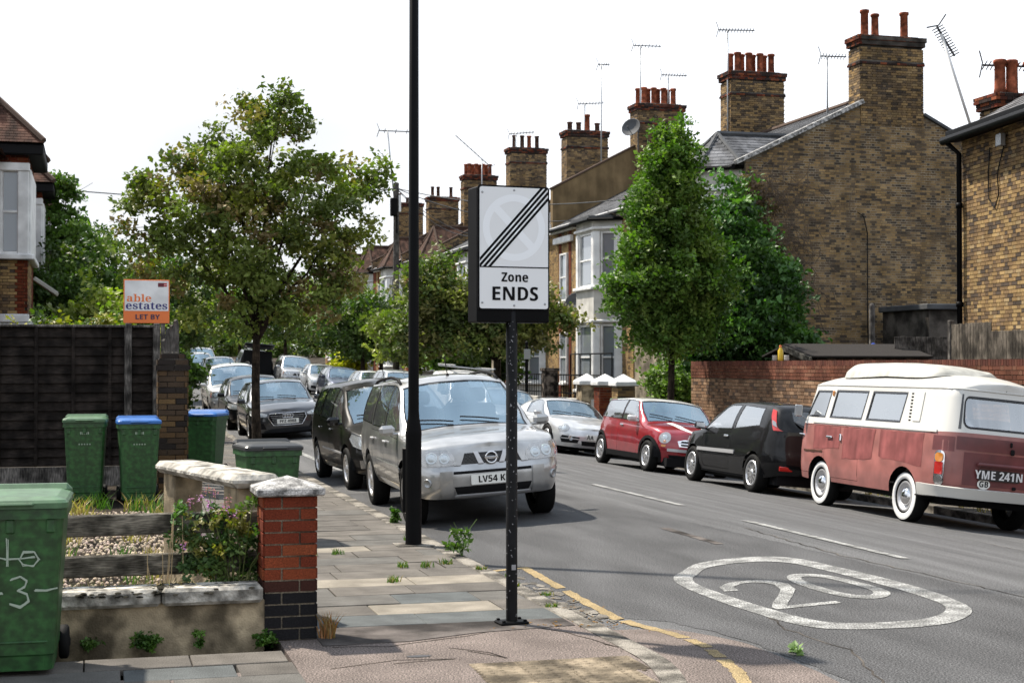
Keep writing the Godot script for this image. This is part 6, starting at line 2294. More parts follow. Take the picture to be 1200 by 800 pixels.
func camper(group: String) -> void:
	var sp := spec_camper()
	var red := mk(Color(0.19, 0.038, 0.04), 0.5, {tex = "soft", scale = 0.8, world = false, detail = "soft", dscale = 0.6, coat = 0.3, coat_rough = 0.3})
	var dull := mk(Color(0.33, 0.105, 0.10), 0.6, {tex = "soft", scale = 0.9, world = false, detail = "soft", dscale = Vector3(1.5, 0.2, 1.5)})
	sp.overlays = [
		["tailgate", "ring", pts([-0.70, 0.98, -0.70, 1.14, 0.70, 1.14, 0.70, 0.98]), red, 0.006, false, 0.01],
		["engine_lid", "ring", pts([-0.60, 0.56, -0.60, 0.955, 0.60, 0.955, 0.60, 0.56]), red, 0.006, false, 0.01],
		["paint_patch", "ring", pts([-1.05, 0.95, -1.05, 1.13, -0.72, 1.13, -0.72, 0.95]), red, 0.002, false],
		["paint_patch", "ring", pts([0.72, 0.95, 0.72, 1.13, 1.05, 1.13, 1.05, 0.95]), red, 0.002, false],
		["paint_patch", "ring", wob(pts([1.25, 0.72, 1.25, 1.14, 2.35, 1.14, 2.35, 0.78]), 0.012), dull, 0.002, true],
		["paint_patch", "ring", wob(pts([2.52, 0.74, 2.50, 1.13, 3.40, 1.13, 3.38, 0.70]), 0.012), dull, 0.003, true],
		["paint_patch", "ring", wob(pts([3.48, 0.84, 3.5, 1.13, 4.34, 1.13, 4.3, 0.80]), 0.012), dull, 0.003, true],
		["waist_moulding", "ring", pts([1.0, 1.165, 1.0, 1.195, 4.4, 1.195, 4.4, 1.165]), sp.paint, 0.014, true, 0.016],
		["tail_light_surround", "ring", rrect(Vector2(0.90, 0.74), 0.15, 0.42, 0.06), M.chrome, 0.018, true, 0.03],
		["indicator", "ring", rrect(Vector2(0.90, 0.865), 0.11, 0.11, 0.04), M.amber, 0.030, true, 0.02],
		["tail_light", "ring", rrect(Vector2(0.90, 0.735), 0.11, 0.15, 0.01), M.red_lens, 0.030, true, 0.02],
		["reversing_light", "ring", rrect(Vector2(0.90, 0.605), 0.11, 0.09, 0.04), M.reflector, 0.030, true, 0.02],
		["rear_bumper", "ring", pts([-1.22, 0.40, -1.22, 0.535, 1.22, 0.535, 1.22, 0.40]), sp.paint, 0.085, false, 0.04],
		["bumper_rubber", "ring", pts([-1.25, 0.385, -1.25, 0.40, 1.25, 0.40, 1.25, 0.385]), M.dark, 0.10, false, 0.06],
		["rear_quarter_panel", "ring", pts([0.66, 1.23, 0.66, 1.66, 0.70, 1.66, 0.70, 1.23]), M.lead, 0.002, true]]
	var vw := build_car("camper_van", "faded red and cream camper van with pop top roof and whitewall tyres", sp, group)
	var b: Body = bodies[vw]
	plate(vw, b.ring(-0.14, 0.70) + Vector3(0, 0, 0.03), Basis(), "YME 241N", 0.10, M.plate_b, M.silver_ink, 0.56, 0.13)
	var gbm := MB.new()
	gbm.prism(circ(Vector2.ZERO, 0.088, 0.062, 24), 0, 0.004)
	var gb := obj("country_sticker", gbm, M.plate_w, vw)
	gb.position = b.ring(-0.33, 0.585) + Vector3(0, 0, 0.012)
	var gt := text("GB", 0.07, M.ink, 1.0)
	gb.add_child(gt, true)
	gt.position = Vector3(0, 0, 0.005)
	# number plate lamp housing, lid handle and tailgate lock
	var hm := MB.new()
	hm.box(b.ring(0, 0.80) + Vector3(0, 0.02, 0.03), Vector3(0.9, 0.05, 0.06), 0.02)
	obj("plate_lamp_housing", hm, red, vw)
	var lk := MB.new()
	lk.box(b.ring(0.02, 1.0) + Vector3(0, 0.0, 0.02), Vector3(0.05, 0.07, 0.03), 0.01)
	lk.box(b.ring(0.0, 1.09) + Vector3(0, 0.0, 0.012), Vector3(0.03, 0.06, 0.02), 0.008)
	lk.box(b.ring(0.08, 0.565) + Vector3(0, 0.0, 0.02), Vector3(0.05, 0.04, 0.03), 0.01)
	obj("tailgate_lock", lk, M.dark, vw)
	# air vents on the rear pillars
	for m in [1.0, -1.0]:
		var vm := MB.new()
		for k in 9:
			var y := 1.29 + k * 0.043
			var p := b.ring(m * b.s_at(1.16 - 0.012 * k), y)
			vm.box(p, Vector3(0.012, 0.022, 0.05), 0.003)
		obj("air_vent", vm, M.dark, vw)
		var pod := MB.new(true)
		patch(pod, mirror(side_poly(b, [1.24, 1.28, 1.42, 1.28, 1.36, 1.66, 1.16, 1.66]), m < 0), b.ring, 0.012, 0.08, 0.08, [], 0.012)
		obj("vent_cover", pod, sp.paint, vw)
		# fuel flap handle, side lamp
		var sl := MB.new()
		sl.box(b.ring(m * b.s_at(-0.60), 0.985) + Vector3(m * 0.012, 0, 0), Vector3(0.03, 0.10, 0.05), 0.012)
		obj("door_pull", sl, M.chrome, vw)
		var am := MB.new()
		am.box(b.ring(m * b.s_at(-1.14), 1.60) + Vector3(m * 0.012, 0, 0), Vector3(0.03, 0.08, 0.04), 0.012)
		obj("side_lamp", am, M.amber, vw)
		var mr := MB.new()
		mr.box(b.ring(m * b.s_at(-1.92), 1.28) + Vector3(m * 0.17, 0.04, 0.02), Vector3(0.12, 0.17, 0.03), 0.012)
		mr.rod(b.ring(m * b.s_at(-1.85), 1.2), b.ring(m * b.s_at(-1.92), 1.28) + Vector3(m * 0.17, 0.0, 0.02), 0.01)
		obj("wing_mirror", mr, M.steel, vw)
	# rust along the wheel arch
	var ru := MB.new(true)
	for m in [false, true]: patch(ru, mirror(wob(side_poly(b, [-1.75, 0.745, -1.14, 0.755, -1.14, 0.79, -1.4, 0.775, -1.75, 0.77]), 0.008), m), b.ring, 0.007, 0.1, 0.1)
	obj("rust_stain", ru, mk(Color(0.06, 0.03, 0.02), 0.9), vw)
	# rain gutter round the roof
	var gt2 := MB.new(true)
	var path := []
	for i in range(-b.n, b.n + 1, 2): path.append(b.ring(b.ss[absi(i)] * (1 if i >= 0 else -1), b.belt(b.p[absi(i)].y)) + Vector3(0, 0.0, 0))
	gt2.tube(path, 0.014, 5, false)
	obj("rain_gutter", gt2, sp.paint, vw)
	# raised roof moulding: a low rounded lid with a lip
	var pop := MB.new(true)
	var rows := []
	for i in 49:
		var t := i / 48.0
		var z := lerpf(-1.55, 1.25, t)
		var r := []
		for j in 41:
			var u := lerpf(-1, 1, j / 40.0)
			var ex := 0.58 * pow(maxf(0.0, 1.0 - pow(absf(2.0 * t - 1.0), 9.0)), 0.5)
			var hgt := (0.155 + 0.022 * exp(-pow((absf(u) - 0.72) / 0.1, 2.0))) * pow(maxf(0.0, 1.0 - pow(absf(u), 6.0)), 0.5) * pow(maxf(0.0, 1.0 - pow(absf(2.0 * t - 1.0), 7.0)), 0.6) * lerpf(1.15, 0.75, t)
			var base := Body.sm(sp.top, z, 0.1) - 0.20 * pow(absf(u) * ex / 0.86, 2.3) + 0.0
			r.append(Vector3(u * maxf(ex, 0.02), base + hgt, z))
		rows.append(r)
	pop.sheet(rows, Vector3.UP)
	obj("pop_top_roof", pop, mk(Color(0.62, 0.61, 0.55), 0.5, {tex = "soft", scale = 1.0, world = false, detail = "soft", dscale = 1.2}), vw)
	# curtain rails and cupboards inside, seen through the glass
	var inn := MB.new()
	inn.box(Vector3(0.55, 0.95, 0.4), Vector3(0.3, 0.9, 1.4), 0.03)
	inn.box(Vector3(0, 0.85, 1.3), Vector3(1.4, 0.7, 0.9), 0.05)
	obj("cupboard", inn, M.wood_grey, vw)
	park(vw, 10.72, -18.7, false, -0.015, 0.8, 1.2)


# ---------------------------------------------------------------- left garden, fence and bins
func bin(n: String, label: String, at: Vector3, turn: float, lid: Material, w := 0.58, d := 0.72, h := 1.0) -> Node3D:
	var o := thing(n, label, "wheelie bin", at, turn, "wheelie bins")
	# body: tapered box with a rim; the back with its wheels is at -z
	var b := MB.new()
	var lev := [[0.04, 0.80, 0.66, 0.06], [0.12, 0.82, 0.70, 0.05], [0.13, 0.84, 0.74, 0.04], [h * 0.55, 0.92, 0.86, 0.02], [h * 0.90, 1.0, 0.97, 0.0], [h * 0.90, 1.06, 1.03, 0.0], [h * 0.955, 1.06, 1.03, 0.0]]
	var rings := []
	for l in lev:
		var r := PackedVector3Array()
		for q in rrect(Vector2(0, l[3] * 0.5), w * l[1], d * l[2], 0.05, 3): r.append(Vector3(q.x, l[0], q.y))
		rings.append(r)
	for i in rings.size() - 1:
		for k in rings[i].size():
			var k2: int = (k + 1) % rings[i].size()
			var mid: Vector3 = (rings[i][k] + rings[i + 1][k2]) / 2
			b.qo(rings[i][k], rings[i + 1][k], rings[i + 1][k2], rings[i][k2], Vector3(mid.x, -0.2 if rings[i][k].y == rings[i + 1][k].y else 0.0, mid.z))
	for k in range(1, rings[0].size() - 1): b.to(rings[0][0], rings[0][k], rings[0][k + 1], Vector3.DOWN)
	# vertical ribs under the rim at the front
	for s in [-0.22, 0.0, 0.22]: b.box(Vector3(s * w / 0.58, h * 0.86, d * 0.475), Vector3(0.05, 0.08, 0.03), 0.008)
	b.box(Vector3(0, 0.20, d * 0.405), Vector3(w * 0.7, 0.012, 0.02), 0.004)
	obj("bin_body", b, M.bin_green, o)
	# lid: shallow dome with a raised panel and hinge barrels
	var l := MB.new()
	var lw := w * 1.09
	var ld := d * 1.06
	var lr := []
	for e in [[0.0, 1.0], [0.03, 1.0], [0.045, 0.96], [0.062, 0.80], [0.07, 0.4]]:
		var r := PackedVector3Array()
		for q in rrect(Vector2(0, 0.01), lw * e[1], ld * e[1], 0.05 * e[1], 3): r.append(Vector3(q.x, h * 0.955 + 0.004 + e[0], q.y))
		lr.append(r)
	for i in lr.size() - 1:
		for k in lr[i].size():
			var k2: int = (k + 1) % lr[i].size()
			var mid: Vector3 = (lr[i][k] + lr[i + 1][k2]) / 2
			l.qo(lr[i][k], lr[i + 1][k], lr[i + 1][k2], lr[i][k2], Vector3(mid.x, 0.0 if i == 0 else 0.5, mid.z))
	for k in range(1, lr[4].size() - 1): l.to(lr[4][0], lr[4][k], lr[4][k + 1], Vector3.UP)
	l.box(Vector3(0, h * 0.955 + 0.055, -d * 0.42), Vector3(lw * 0.98, 0.075, 0.11), 0.03)
	l.box(Vector3(0, h * 0.955 + 0.028, d * 0.545), Vector3(w * 0.45, 0.02, 0.05), 0.008)
	obj("lid", l, lid, o)
	var hd := MB.new()
	hd.rod(Vector3(-w * 0.42, h * 0.93, -d * 0.60), Vector3(w * 0.42, h * 0.93, -d * 0.60), 0.016)
	for s in [-1, 0, 1]: hd.box(Vector3(s * w * 0.4, h * 0.93, -d * 0.55), Vector3(0.03, 0.05, 0.12), 0.008)
	obj("handle", hd, M.bin_green, o)
	for s in [-1.0, 1.0]:
		var wm := MB.new(true)
		wm.lathe([Vector2(0.03, -0.03), Vector2(0.085, -0.028), Vector2(0.1, -0.018), Vector2(0.1, 0.018), Vector2(0.085, 0.028), Vector2(0.03, 0.03), Vector2(0.02, 0.036), Vector2(0, 0.036)], 20, Transform3D(Basis(Vector3(0, 0, 1), -PI / 2), Vector3.ZERO))
		var wo := obj("wheel", wm, M.rubber, o)
		wo.position = Vector3(s * (w * 0.46), 0.1, -d * 0.40)
	var ax := MB.new()
	ax.rod(Vector3(-w * 0.46, 0.1, -d * 0.40), Vector3(w * 0.46, 0.1, -d * 0.40), 0.012)
	obj("axle", ax, M.steel, o)
	return o

# chalk-like strokes lying on a plane
func scrawl(parent: Node3D, X: Transform3D, lines: Array, w: float, m: Material, n := "painted_mark") -> void:
	var mb := MB.new()
	for ln in lines:
		var path := PackedVector2Array()
		for i in range(0, ln.size(), 2): path.append(Vector2(ln[i], ln[i + 1]))
		for k in 3:
			var q := PackedVector2Array()
			for p in path: q.append(p + Vector2(ro(-1, 1), ro(-1, 1)) * w * 0.5)
			for pl in Geometry2D.offset_polyline(q, w * ro(0.15, 0.35), Geometry2D.JOIN_ROUND, Geometry2D.END_ROUND):
				if not Geometry2D.is_polygon_clockwise(pl): mb.prism(pl, 0.0005 * k, 0.001 + 0.0005 * k, X)
	obj(n, mb, m, parent)

func left_garden() -> void:
	# beds
	var g := MB.new(true)
	var rows := []
	for z in zs(-9.9, -40.0, 40):
		var r := []
		for i in 12: r.append(Vector3(lerpf(-9.0, 1.02, i / 11.0), -0.02 + ro(-0.02, 0.03), z))
		rows.append(r)
	g.sheet(rows, Vector3.UP)
	struct("garden_soil", g, M.soil)
	var st := MB.new()
	st.box(Vector3.ZERO, Vector3(1, 0.7, 0.9), 0.25)
	var xs := []
	var cs := []
	for k in 9000:
		var z := -10.3 - 8.2 * pow(rng.randf(), 0.9)
		var p := Vector3(ro(-2.6, 1.0), 0.012, z)
		var s := ro(0.016, 0.036)
		xs.append(Transform3D(Basis.from_euler(Vector3(ro(0, 3), ro(0, 6), ro(0, 3))).scaled(Vector3(s, s, s)), p))
		var v := ro(0.55, 1.15)
		cs.append(Color(v, v * ro(0.9, 1.0), v * ro(0.8, 1.0)))
	var gv := multi("gravel", st.done(), M.gravel, xs, cs)
	tag(gv, "pale gravel spread behind the timber rails", "gravel")
	# low rendered wall with its mossy coping
	var w := thing("low_garden_wall", "low rendered garden wall with mossy white coping, ending at the red brick pier", "wall", Vector3(0, 0, 0))
	var a := -2.6
	var mb := MB.new()
	mb.box(Vector3((a + 1.03) / 2, 0.10, -9.74), Vector3(1.03 - a, 0.34, 0.18), 0.01)
	obj("wall_body", mb, M.lowwall, w)
	var x := a
	var k := 0
	while x < 1.0:
		var len := minf([0.92, 1.1, 0.98][k % 3], 1.02 - x)
		var cb := MB.new()
		cb.box(Vector3(x + len / 2, 0.305, -9.73), Vector3(len - 0.008, 0.105, 0.27), 0.02)
		obj("coping_stone", cb, M.coping, w)
		x += len
		k += 1
	# moss cushions on the coping
	var ms := MB.new(true)
	ms.lathe([Vector2(1, -0.2), Vector2(0.8, 0.35), Vector2(0.4, 0.6), Vector2(0, 0.65)], 8)
	var mx := []
	var mc := []
	var nz := FastNoiseLite.new()
	nz.frequency = 3.0
	for i in 1500:
		var p := Vector3(ro(-1.2, 0.95), 0.354, ro(-9.85, -9.605))
		if p.x > 0.62 and rng.randf() < 0.8: continue
		if nz.get_noise_2d(p.x, p.z * 2.0) < 0.08: continue
		if p.z > -9.65:
			p.y = ro(0.315, 0.35)
			p.z = -9.597
		var s := ro(0.006, 0.017)
		mx.append(Transform3D(Basis().scaled(Vector3(s * 1.4, s * 0.55, s * 1.4)), p))
		var v := ro(0.5, 1.3)
		mc.append(Color(0.022 * v, 0.02 * v, 0.014 * v))
	multi("moss", ms.done(), mk(Color(1, 1, 1), 1.0, {vcol = true}), mx, mc, w)
	# two weathered timber rails on posts behind the wall
	var f := thing("timber_rail_fence", "two weathered grey timber rails on short posts behind the low wall", "fence")
	for e in [[0.71, 0.135], [0.455, 0.135]]:
		var rl := MB.new()
		rl.box(Vector3(-0.75, e[0], -10.02), Vector3(3.6, e[1], 0.05), 0.008, Basis(Vector3(0, 0, 1), 0.004))
		obj("rail", rl, M.wood_grey, f)
	for px in [0.80, -1.0]:
		var ps := MB.new()
		ps.box(Vector3(px, 0.4, -10.09), Vector3(0.09, 0.82, 0.075), 0.008)
		obj("post", ps, M.wood_grey, f)
	# red brick pier with its white cap
	var p := thing("brick_gate_pier", "red brick pier with white painted pyramid cap and blackened foot, at the pavement corner", "gate pier", Vector3(1.19, 0, -9.83))
	var hw := 0.165
	var core := MB.new()
	core.box(Vector3(0, 0.44, 0), Vector3(hw * 2 - 0.02, 0.9, hw * 2 - 0.02))
	obj("mortar", core, M.mortar, p)
	var dirt := func(ci, u, y): return 5 if y < 0.30 else 4 if y < 0.375 else mini(ci, 3)
	var yes := func(_u, _y): return true
	for fc in [[Vector3(-hw, 0, hw), Vector3.RIGHT, Vector3(0, 0, 1)], [Vector3(hw, 0, hw), Vector3(0, 0, -1), Vector3.RIGHT], [Vector3(-hw, 0, -hw), Vector3(0, 0, 1), Vector3.LEFT], [Vector3(hw, 0, -hw), Vector3.LEFT, Vector3(0, 0, -1)]]:
		bricks(p, p.position + fc[0], fc[1], fc[2], hw * 2, 0.901, yes, [[0.40, 0.095, 0.04], [0.33, 0.075, 0.034], [0.44, 0.115, 0.048], [0.28, 0.06, 0.03], [0.10, 0.04, 0.03], [0.028, 0.027, 0.029]], {parts = 100, flemish = false, dirt = dirt, seed = 3, freq = 2.0, proud = 0.006})
	var cap := MB.new()
	cap.box(Vector3(0, 0.928, 0), Vector3(0.43, 0.052, 0.43), 0.01)
	for s in 4:
		var B := Basis(Vector3.UP, PI / 2 * s)
		cap.to(B * Vector3(-0.205, 0.953, 0.205), B * Vector3(0.205, 0.953, 0.205), Vector3(0, 1.02, 0), B * Vector3(0, 1, 1))
	obj("cap", cap, M.cap_white, p)
	# side wall of the plot: posts under thick coping
	var s := thing("side_garden_wall", "broken side wall with thick white flaked coping behind the purple weeds", "wall")
	var A := Vector3(1.08, 0, -10.55)
	var Bq := Vector3(0.62, 0, -12.4)
	var dir := (Bq - A).normalized()
	var SB := Basis(dir, Vector3.UP, dir.cross(Vector3.UP))
	var cm := MB.new()
	cm.box((A + Bq) / 2 + Vector3(0, 0.93, 0), Vector3(A.distance_to(Bq), 0.09, 0.34), 0.035, SB)
	obj("coping_stone", cm, M.coping, s)
	var pm := MB.new()
	pm.box(A + dir * 0.25 + Vector3(0, 0.44, 0), Vector3(0.3, 0.89, 0.22), 0.01, SB)
	pm.box(A + dir * 1.7 + Vector3(0, 0.44, 0), Vector3(0.3, 0.89, 0.22), 0.01, SB)
	pm.box((A + Bq) / 2 + Vector3(0, 0.20, 0), Vector3(A.distance_to(Bq) - 0.1, 0.4, 0.2), 0.01, SB)
	obj("wall_body", pm, M.lowwall, s)
	# bins
	var big := bin("wheelie_bin", "big green wheelie bin with pale lid and white scrawled number, at the bottom left corner", Vector3(-0.43, -0.002, -9.16), -0.03, M.bin_lid, 0.56, 0.70, 0.98)
	var X := Basis(Vector3.RIGHT, -0.05)
	scrawl(big, Transform3D(X, Vector3(0.0, 0.70, 0.333)), [[-0.015, 0.09, -0.012, -0.07], [0.155, -0.04, 0.125, 0.0, 0.075, 0.0, 0.05, -0.035], [0.05, -0.035, 0.07, -0.07, 0.12, -0.075, 0.155, -0.04], [-0.07, -0.02, -0.02, -0.035, 0.06, -0.03, 0.13, -0.025], [-0.06, 0.0, -0.11, -0.02, -0.12, -0.06, -0.07, -0.07]], 0.012, M.chalk)
	scrawl(big, Transform3D(X, Vector3(0.0, 0.49, 0.318)), [[0.0, 0.06, 0.05, 0.075, 0.085, 0.05, 0.08, 0.02, 0.04, 0.0, 0.09, -0.02, 0.095, -0.06, 0.05, -0.09, 0.0, -0.075], [0.13, 0.0, 0.19, -0.005, 0.25, 0.01], [-0.04, -0.01, -0.10, -0.01]], 0.012, M.chalk)
	var b2 := bin("wheelie_bin", "green wheelie bin with light green lid, the left one against the dark fence", Vector3(-0.10, -0.01, -20.3), -0.05, M.bin_lid, 0.50, 0.56, 1.06)
	var b3 := bin("wheelie_bin", "green wheelie bin with blue lid against the dark fence, beside the brick gate pier", Vector3(0.545, -0.01, -20.1), 0.03, M.bin_blue, 0.50, 0.56, 1.04)
	for bb in [b2, b3]:
		for e in [[0.88, 0.09, 0.030], [0.74, 0.13, 0.016]]:
			var lm := MB.new()
			for q in 5: lm.box(Vector3(-e[1] / 2 + e[1] * q / 4.0, e[0], 0.268 - (0.9 - e[0]) * 0.03), Vector3(0.014, e[2], 0.004))
			obj("stamped_mark", lm, M.chalk, bb)
	bin("wheelie_bin", "green wheelie bin with bright blue lid standing on the pavement behind the brick pier", Vector3(1.62, 0, -24.0), -0.35, M.bin_blue, 0.58, 0.72, 0.99)
	bin("wheelie_bin", "green wheelie bin with shiny black lid on the pavement, in front of the tree", Vector3(1.66, 0, -15.35), 0.12, M.bin_black, 0.54, 0.62, 0.93)

func flipx(a: Array) -> Array:
	var r := []
	for i in a.size(): r.append(-a[i] if i % 2 == 0 else a[i])
	return r

func left_fence() -> void:
	# dark overlap panels between posts; each board and batten is a part
	var f := thing("panel_fence", "dark brown overlap board fence with grey posts, behind the two green bins", "fence")
	var z := -22.3
	var top := 2.25
	var bot := 0.33
	for pan in [[-3.40, -1.47], [-1.43, 0.41], [0.51, 0.80]]:
		var n := 15
		var wd: float = pan[1] - pan[0]
		for k in n:
			var b := MB.new()
			var y := bot + (top - bot) * (k + 0.5) / n
			var hgt := (top - bot) / n + 0.028
			b.box(Vector3.ZERO, Vector3(wd, hgt, 0.016), 0.003)
			var o := obj("board", b, M.wood_dark, f)
			o.position = Vector3((pan[0] + pan[1]) / 2, y, z + ro(-0.002, 0.002))
			o.rotation = Vector3(-0.24, 0, ro(-0.004, 0.004))
		var nb := 4 if wd > 1.0 else 0
		for k in nb:
			var t := MB.new()
			t.box(Vector3(lerpf(pan[0] + 0.06, pan[1] - 0.10, (k + 0.2) / (nb - 0.6)), (top + bot) / 2, z + 0.04), Vector3(0.045, top - bot, 0.03), 0.004)
			obj("batten", t, M.wood_dark, f)
		var c := MB.new()
		c.box(Vector3((pan[0] + pan[1]) / 2, top + 0.02, z + 0.01), Vector3(wd, 0.035, 0.09), 0.006)
		obj("capping", c, M.wood_post, f)
		var gb := MB.new()
		gb.box(Vector3((pan[0] + pan[1]) / 2, 0.17, z), Vector3(wd, 0.28, 0.05), 0.006)
		obj("gravel_board", gb, M.wood_post, f)
	for px in [-1.45, 0.46, 0.85]:
		var p := MB.new()
		p.box(Vector3(px, 1.14, z + 0.02), Vector3(0.10, 2.30, 0.10), 0.012)
		p.box(Vector3(px, 2.30, z + 0.02), Vector3(0.085, 0.03, 0.085), 0.012)
		obj("post", p, M.wood_post, f)
	# old stock brick gate pier with stepped brick top
	var g := thing("brick_pier", "old stock brick pier with dark stepped top at the end of the fence", "gate pier", Vector3(1.02, 0, -21.2))
	var core := MB.new()
	core.box(Vector3(0, 0.9, 0), Vector3(0.36, 1.82, 0.36))
	obj("mortar", core, M.mortar_dark, g)
	var pal := [[0.24, 0.15, 0.07], [0.20, 0.12, 0.06], [0.16, 0.10, 0.055], [0.11, 0.075, 0.05], [0.05, 0.04, 0.035]]
	for lv in [[0.0, 1.68, 0.19, 0.0], [1.65, 0.09, 0.215, 0.6], [1.725, 0.09, 0.20, 0.6], [1.80, 0.09, 0.155, 0.6]]:
		var hw: float = lv[2]
		for fc in [[Vector3(-hw, lv[0], hw), Vector3.RIGHT, Vector3(0, 0, 1)], [Vector3(hw, lv[0], hw), Vector3(0, 0, -1), Vector3.RIGHT], [Vector3(-hw, lv[0], -hw), Vector3(0, 0, 1), Vector3.LEFT]]:
			bricks(g, g.position + fc[0], fc[1], fc[2], hw * 2, lv[1], func(_u, _y): return true, pal, {parts = 75, seed = 8, freq = 2.5, bias = lv[3] + 0.12, proud = 0.012, flemish = false})
		if lv[3] > 0:
			var cp := MB.new()
			cp.box(Vector3(0, lv[0] + 0.04, 0), Vector3(hw * 2 - 0.03, 0.085, hw * 2 - 0.03))
			obj("bed", cp, M.mortar_dark, g)
	# pointed pales behind the pier
	var pk := thing("pale_fence", "short row of grey round topped pales standing above the brick pier", "fence")
	for k in 4:
		var pm := MB.new()
		var hgt: float = [2.10, 2.26, 2.33, 2.42][k]
		pm.prism(PackedVector2Array([Vector2(-0.055, 0), Vector2(0.055, 0), Vector2(0.055, hgt - 0.13), Vector2(0.035, hgt - 0.03), Vector2(0, hgt), Vector2(-0.035, hgt - 0.03), Vector2(-0.055, hgt - 0.13)]), -0.02, 0.02, Transform3D(Basis(Vector3.UP, 0.9), Vector3(0.97 + k * 0.075, 0, -22.6 - k * 0.42)))
		obj("pale", pm, M.wood_post, pk)
	var ra := MB.new()
	ra.rod(Vector3(0.95, 1.9, -22.55), Vector3(1.22, 1.9, -23.95), 0.03)
	obj("rail", ra, M.wood_grey, pk)
	# letting board on its pole
	var lb := thing("letting_board", "orange and white estate agent board reading LET BY above the fence", "sign board", Vector3(0.74, 0.17, -23.2), 0.05)
	var bm := MB.new()
	bm.box(Vector3(0, 2.49, 0), Vector3(0.66, 0.64, 0.02), 0.004)
	var orange := mk(Color(0.72, 0.17, 0.035), 0.5)
	obj("board", bm, orange, lb)
	var wm := MB.new()
	wm.box(Vector3(0, 2.573, 0.0115), Vector3(0.63, 0.445, 0.003))
	obj("white_panel", wm, M.white, lb)
	var navy := mk(Color(0.02, 0.02, 0.14), 0.5)
	var lines := [["able", -0.11, 2.535, 0.105, orange, true], ["estates", 0.0, 2.425, 0.108, navy, true], ["LET BY", 0.01, 2.262, 0.075, mk(Color(0.03, 0.02, 0.06), 0.5), false]]
	for l in lines:
		var t := text(l[0], l[3], l[4], 1.0, l[5])
		lb.add_child(t, true)
		t.position = Vector3(l[1], l[2], 0.0135)
		if l[5]: t.scale = Vector3(1.15, 1.0, 1.0)
		else: t.scale = Vector3(1.1, 0.95, 1.0)
	var lg := MB.new()
	lg.box(Vector3(0.205, 2.735, 0.0135), Vector3(0.085, 0.06, 0.003))
	lg.prism(PackedVector2Array([Vector2(0.17, 2.71), Vector2(0.205, 2.76), Vector2(0.24, 2.71)]), 0.016, 0.018)
	obj("logo", lg, mk(Color(0.12, 0.01, 0.02), 0.5), lb)
	var lg2 := MB.new()
	lg2.box(Vector3(0.27, 2.752, 0.0135), Vector3(0.045, 0.022, 0.003))
	lg2.box(Vector3(0.27, 2.722, 0.0135), Vector3(0.045, 0.022, 0.003))
	obj("logo", lg2, mk(Color(0.4, 0.02, 0.02), 0.5), lb)
	var pl := MB.new()
	pl.box(Vector3(0.24, 1.16, -0.03), Vector3(0.06, 2.66, 0.04), 0.006)
	obj("post", pl, M.wood_post, lb)


